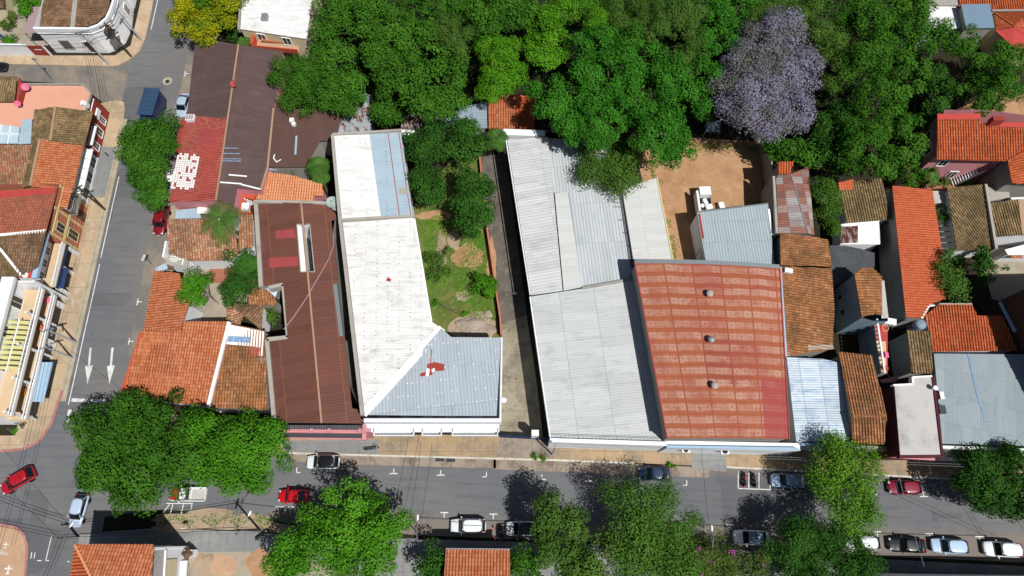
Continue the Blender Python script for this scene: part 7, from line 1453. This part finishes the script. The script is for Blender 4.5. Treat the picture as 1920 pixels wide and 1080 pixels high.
tree('shrub', 'yellowish weedy bush on the lawn beside the white roof', 'olive', 1.6, [(815, 490, 22), (830, 510, 18), (805, 515, 14), (838, 470, 10)], 'bush', group=GG, cat='shrub', dens=.6)
tree('shrub', 'low weed clump at the lower edge of the lawn', 'vivid', .8, [(815, 570, 10), (870, 590, 8)], 'bush', group=GG, cat='shrub', dens=.6)
tree('yard_tree', 'fresh green tree with pale bare branches in the small courtyard', 'vivid', 6.2, [(360, 530, 28), (375, 555, 22), (350, 550, 18), (385, 530, 16)], 'lump', base=(412, 570), group='courtyard trees', bark='bark_pale', limbs=8)
tree('yard_tree', 'dense dark green tree at the left wall of the long rusty house', 'dark', 6.2, [(450, 500, 34), (465, 525, 34), (440, 545, 30), (425, 555, 20), (470, 490, 22)], 'round', group='courtyard trees')
tree('shrub', 'yellow tinged bush in the notch beside the whitewashed roof', 'olive', 2.6, [(509, 602, 14), (508, 585, 12)], 'bush', group='courtyard trees', cat='shrub')
tree('shrub', 'little garden bush between brown annexe and salmon tiles', 'olive', 3.4, [(549, 320, 9)], 'bush', group='courtyard trees', cat='shrub')
tree('garden_tree', 'green garden tree beside the mauve carport at the top left', 'vivid', 4.5, [(52, 8, 22), (45, 22, 14), (70, 3, 14), (48, -15, 20)], 'clump', group='top left garden plants')
tree('shrub', 'spiky olive bush in the top left garden', 'olive', 1.8, [(16, 48, 14), (22, 32, 10)], 'bush', group='top left garden plants', cat='shrub')
tree('shrub', 'bright hedge clump behind the white boundary wall', 'vivid', 1.6, [(20, 76, 12), (10, 79, 8)], 'bush', group='top left garden plants', cat='shrub')
tree('shrub', 'dark shrubs between yellow flowering tree and bright white flat roof', 'dark', 3.6, [(445, 60, 24), (460, 78, 16), (440, 30, 20)], 'bush', group='park trees', cat='shrub')
tree('shrub', 'leafy pot plant on the lower corner of the apartment house balcony', 'vivid', 3.2, [(28, 808, 6)], 'bush', group='balcony plants', cat='plant', z0=2.55)
for k, (x, y) in enumerate(((1000, 856), (1018, 858), (1258, 872), (1262, 868))):
    pass
tree('weeds', 'weeds sprouting at the kerb by the alley driveway', 'vivid', .4, [(1003, 856, 7), (1018, 857, 7)], 'bush', group='kerb weeds', cat='weeds', limbs=2, z0=.1); tree('weeds', 'weeds sprouting at the kerb right of the dark blue saloon', 'vivid', .4, [(1255, 872, 7), (1262, 874, 5)], 'bush', group='kerb weeds', cat='weeds', limbs=2, z0=.1)
def palm(label, px, py, h, rp, n=22, base=None, mat='palm', wid=.5, bark='bark', name='palm_tree', group='palms', droop=1.0):
    C = P(px, py, h); B = P(base[0], base[1], 0) if base else Vector((C.x, C.y, 0)); t = Thing(name, label, 'palm tree', B, group); r = rp * mpp(py, h); pos, nrm, tint = [], [], []; vs, fs, tv = [], [], []
    for k in range(n):
        a = k * 2.39996 + R.uniform(-.2, .2); el = R.uniform(.0, 1.0); d = Vector((math.cos(a), math.sin(a), 0)); s = Vector((-d.y, d.x, 0)); ln = r * R.uniform(.8, 1.1); up = el * 1.2; tn = R.random()
        def pt(f): return C + d * ln * (f * (1 - .25 * el * f)) + Vector((0, 0, up * f * ln * .6 - droop * ln * .55 * f * f * (1 + el)))
        for q in range(22):
            f = .08 + .92 * q / 22; p = pt(f); tg = (pt(min(1, f + .04)) - p).normalized(); wl = wid * ln * .5 * math.sin(PI * min(1, f * .9 + .1)) ** .7
            for sd in (-1, 1):
                tip = p + s * sd * wl + tg * wl * .6 - Vector((0, 0, wl * .35)); b = tg * .022 * ln ** .5; i = len(vs); vs += [p - b, p + b, tip + b * .3, tip - b * .3]; fs.append((i, i + 1, i + 2, i + 3)); tv += [min(1, max(0, tn + R.uniform(-.25, .25)))] * 4
    me = bpy.data.meshes.new('fronds'); me.from_pydata([tuple(v - B) for v in vs], [], fs); at = me.attributes.new('tint', 'FLOAT', 'POINT'); at.data.foreach_set('value', tv); me.materials.append(LM[mat]); o = bpy.data.objects.new('fronds', me); COL.objects.link(o); o.parent = t.o
    mb = MB(); mb.smooth = True; mb.tube([B, B.lerp(C, .35) + Vector((0, 0, h * .05)), B.lerp(C, .7) + Vector((0, 0, h * .08)), C], .22, .16, 9); t.part('trunk', mb, M[bark])
palm('leaning palm with drooping feathery fronds over the mottled tiles', 410, 410, 8.2, 54, 17, base=(470, 468), bark='bark_pale', droop=.75, wid=.42)
palm('feathery green palm at the head of the alley by the silver roof', 931, 254, 5.6, 30, 24, base=(934, 275))
palm('broad leaved palm-like plant beside the white roof wall', 592, 308, 5.2, 28, 20, wid=.9, name='fan_plant'); palm('second broad leaved plant just below its taller neighbour by the white wall', 598, 330, 4.4, 20, 14, wid=.9, name='fan_plant')
palm('spiky palm between yellow flowering tree and white flat house', 455, 76, 4.0, 20, 16); palm('small palm among the shrubs near the white stairs', 1752, 330, 3.6, 18, 16)
palm('low palm leaves beneath the twin crowned tree at the bottom edge', 640, 1072, 3.2, 26, 16)
UP = [P(*p) for p in ((590, -60), (1745, -60), (1745, 200), (1720, 330), (1560, 335), (1530, 250), (1440, 225), (1200, 235), (1010, 235), (985, 170), (900, 175), (700, 165), (640, 170), (590, 110))]
n = 30000; X_ = NR.uniform(min(p.x for p in UP), max(p.x for p in UP), n); Y_ = NR.uniform(min(p.y for p in UP), max(p.y for p in UP), n)
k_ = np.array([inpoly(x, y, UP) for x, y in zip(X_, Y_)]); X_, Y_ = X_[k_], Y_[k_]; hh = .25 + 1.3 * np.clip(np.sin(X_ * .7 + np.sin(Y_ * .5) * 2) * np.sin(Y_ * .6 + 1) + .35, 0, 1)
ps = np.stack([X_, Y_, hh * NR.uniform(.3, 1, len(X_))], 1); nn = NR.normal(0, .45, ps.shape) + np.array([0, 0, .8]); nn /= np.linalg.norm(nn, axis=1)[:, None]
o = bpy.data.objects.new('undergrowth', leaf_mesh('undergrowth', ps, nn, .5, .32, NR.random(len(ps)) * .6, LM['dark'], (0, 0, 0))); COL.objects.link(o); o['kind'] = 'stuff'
mb = MB(); q = [P(1326, 228, 1.6), P(1352, 226, 1.5), P(1350, 247, 1.3), P(1322, 248, 1.4)]; mb.slab(q, .05)
for p in q: mb.box((p.x, p.y, p.z / 2), (.08, .08, p.z))
solo('tarpaulin', mb, M['m_tin3'], 'grey blue sheet on short posts below the left side of the lilac jacaranda', 'tarpaulin')
print('leaves', NLEAF, 'objects', len(bpy.data.objects))
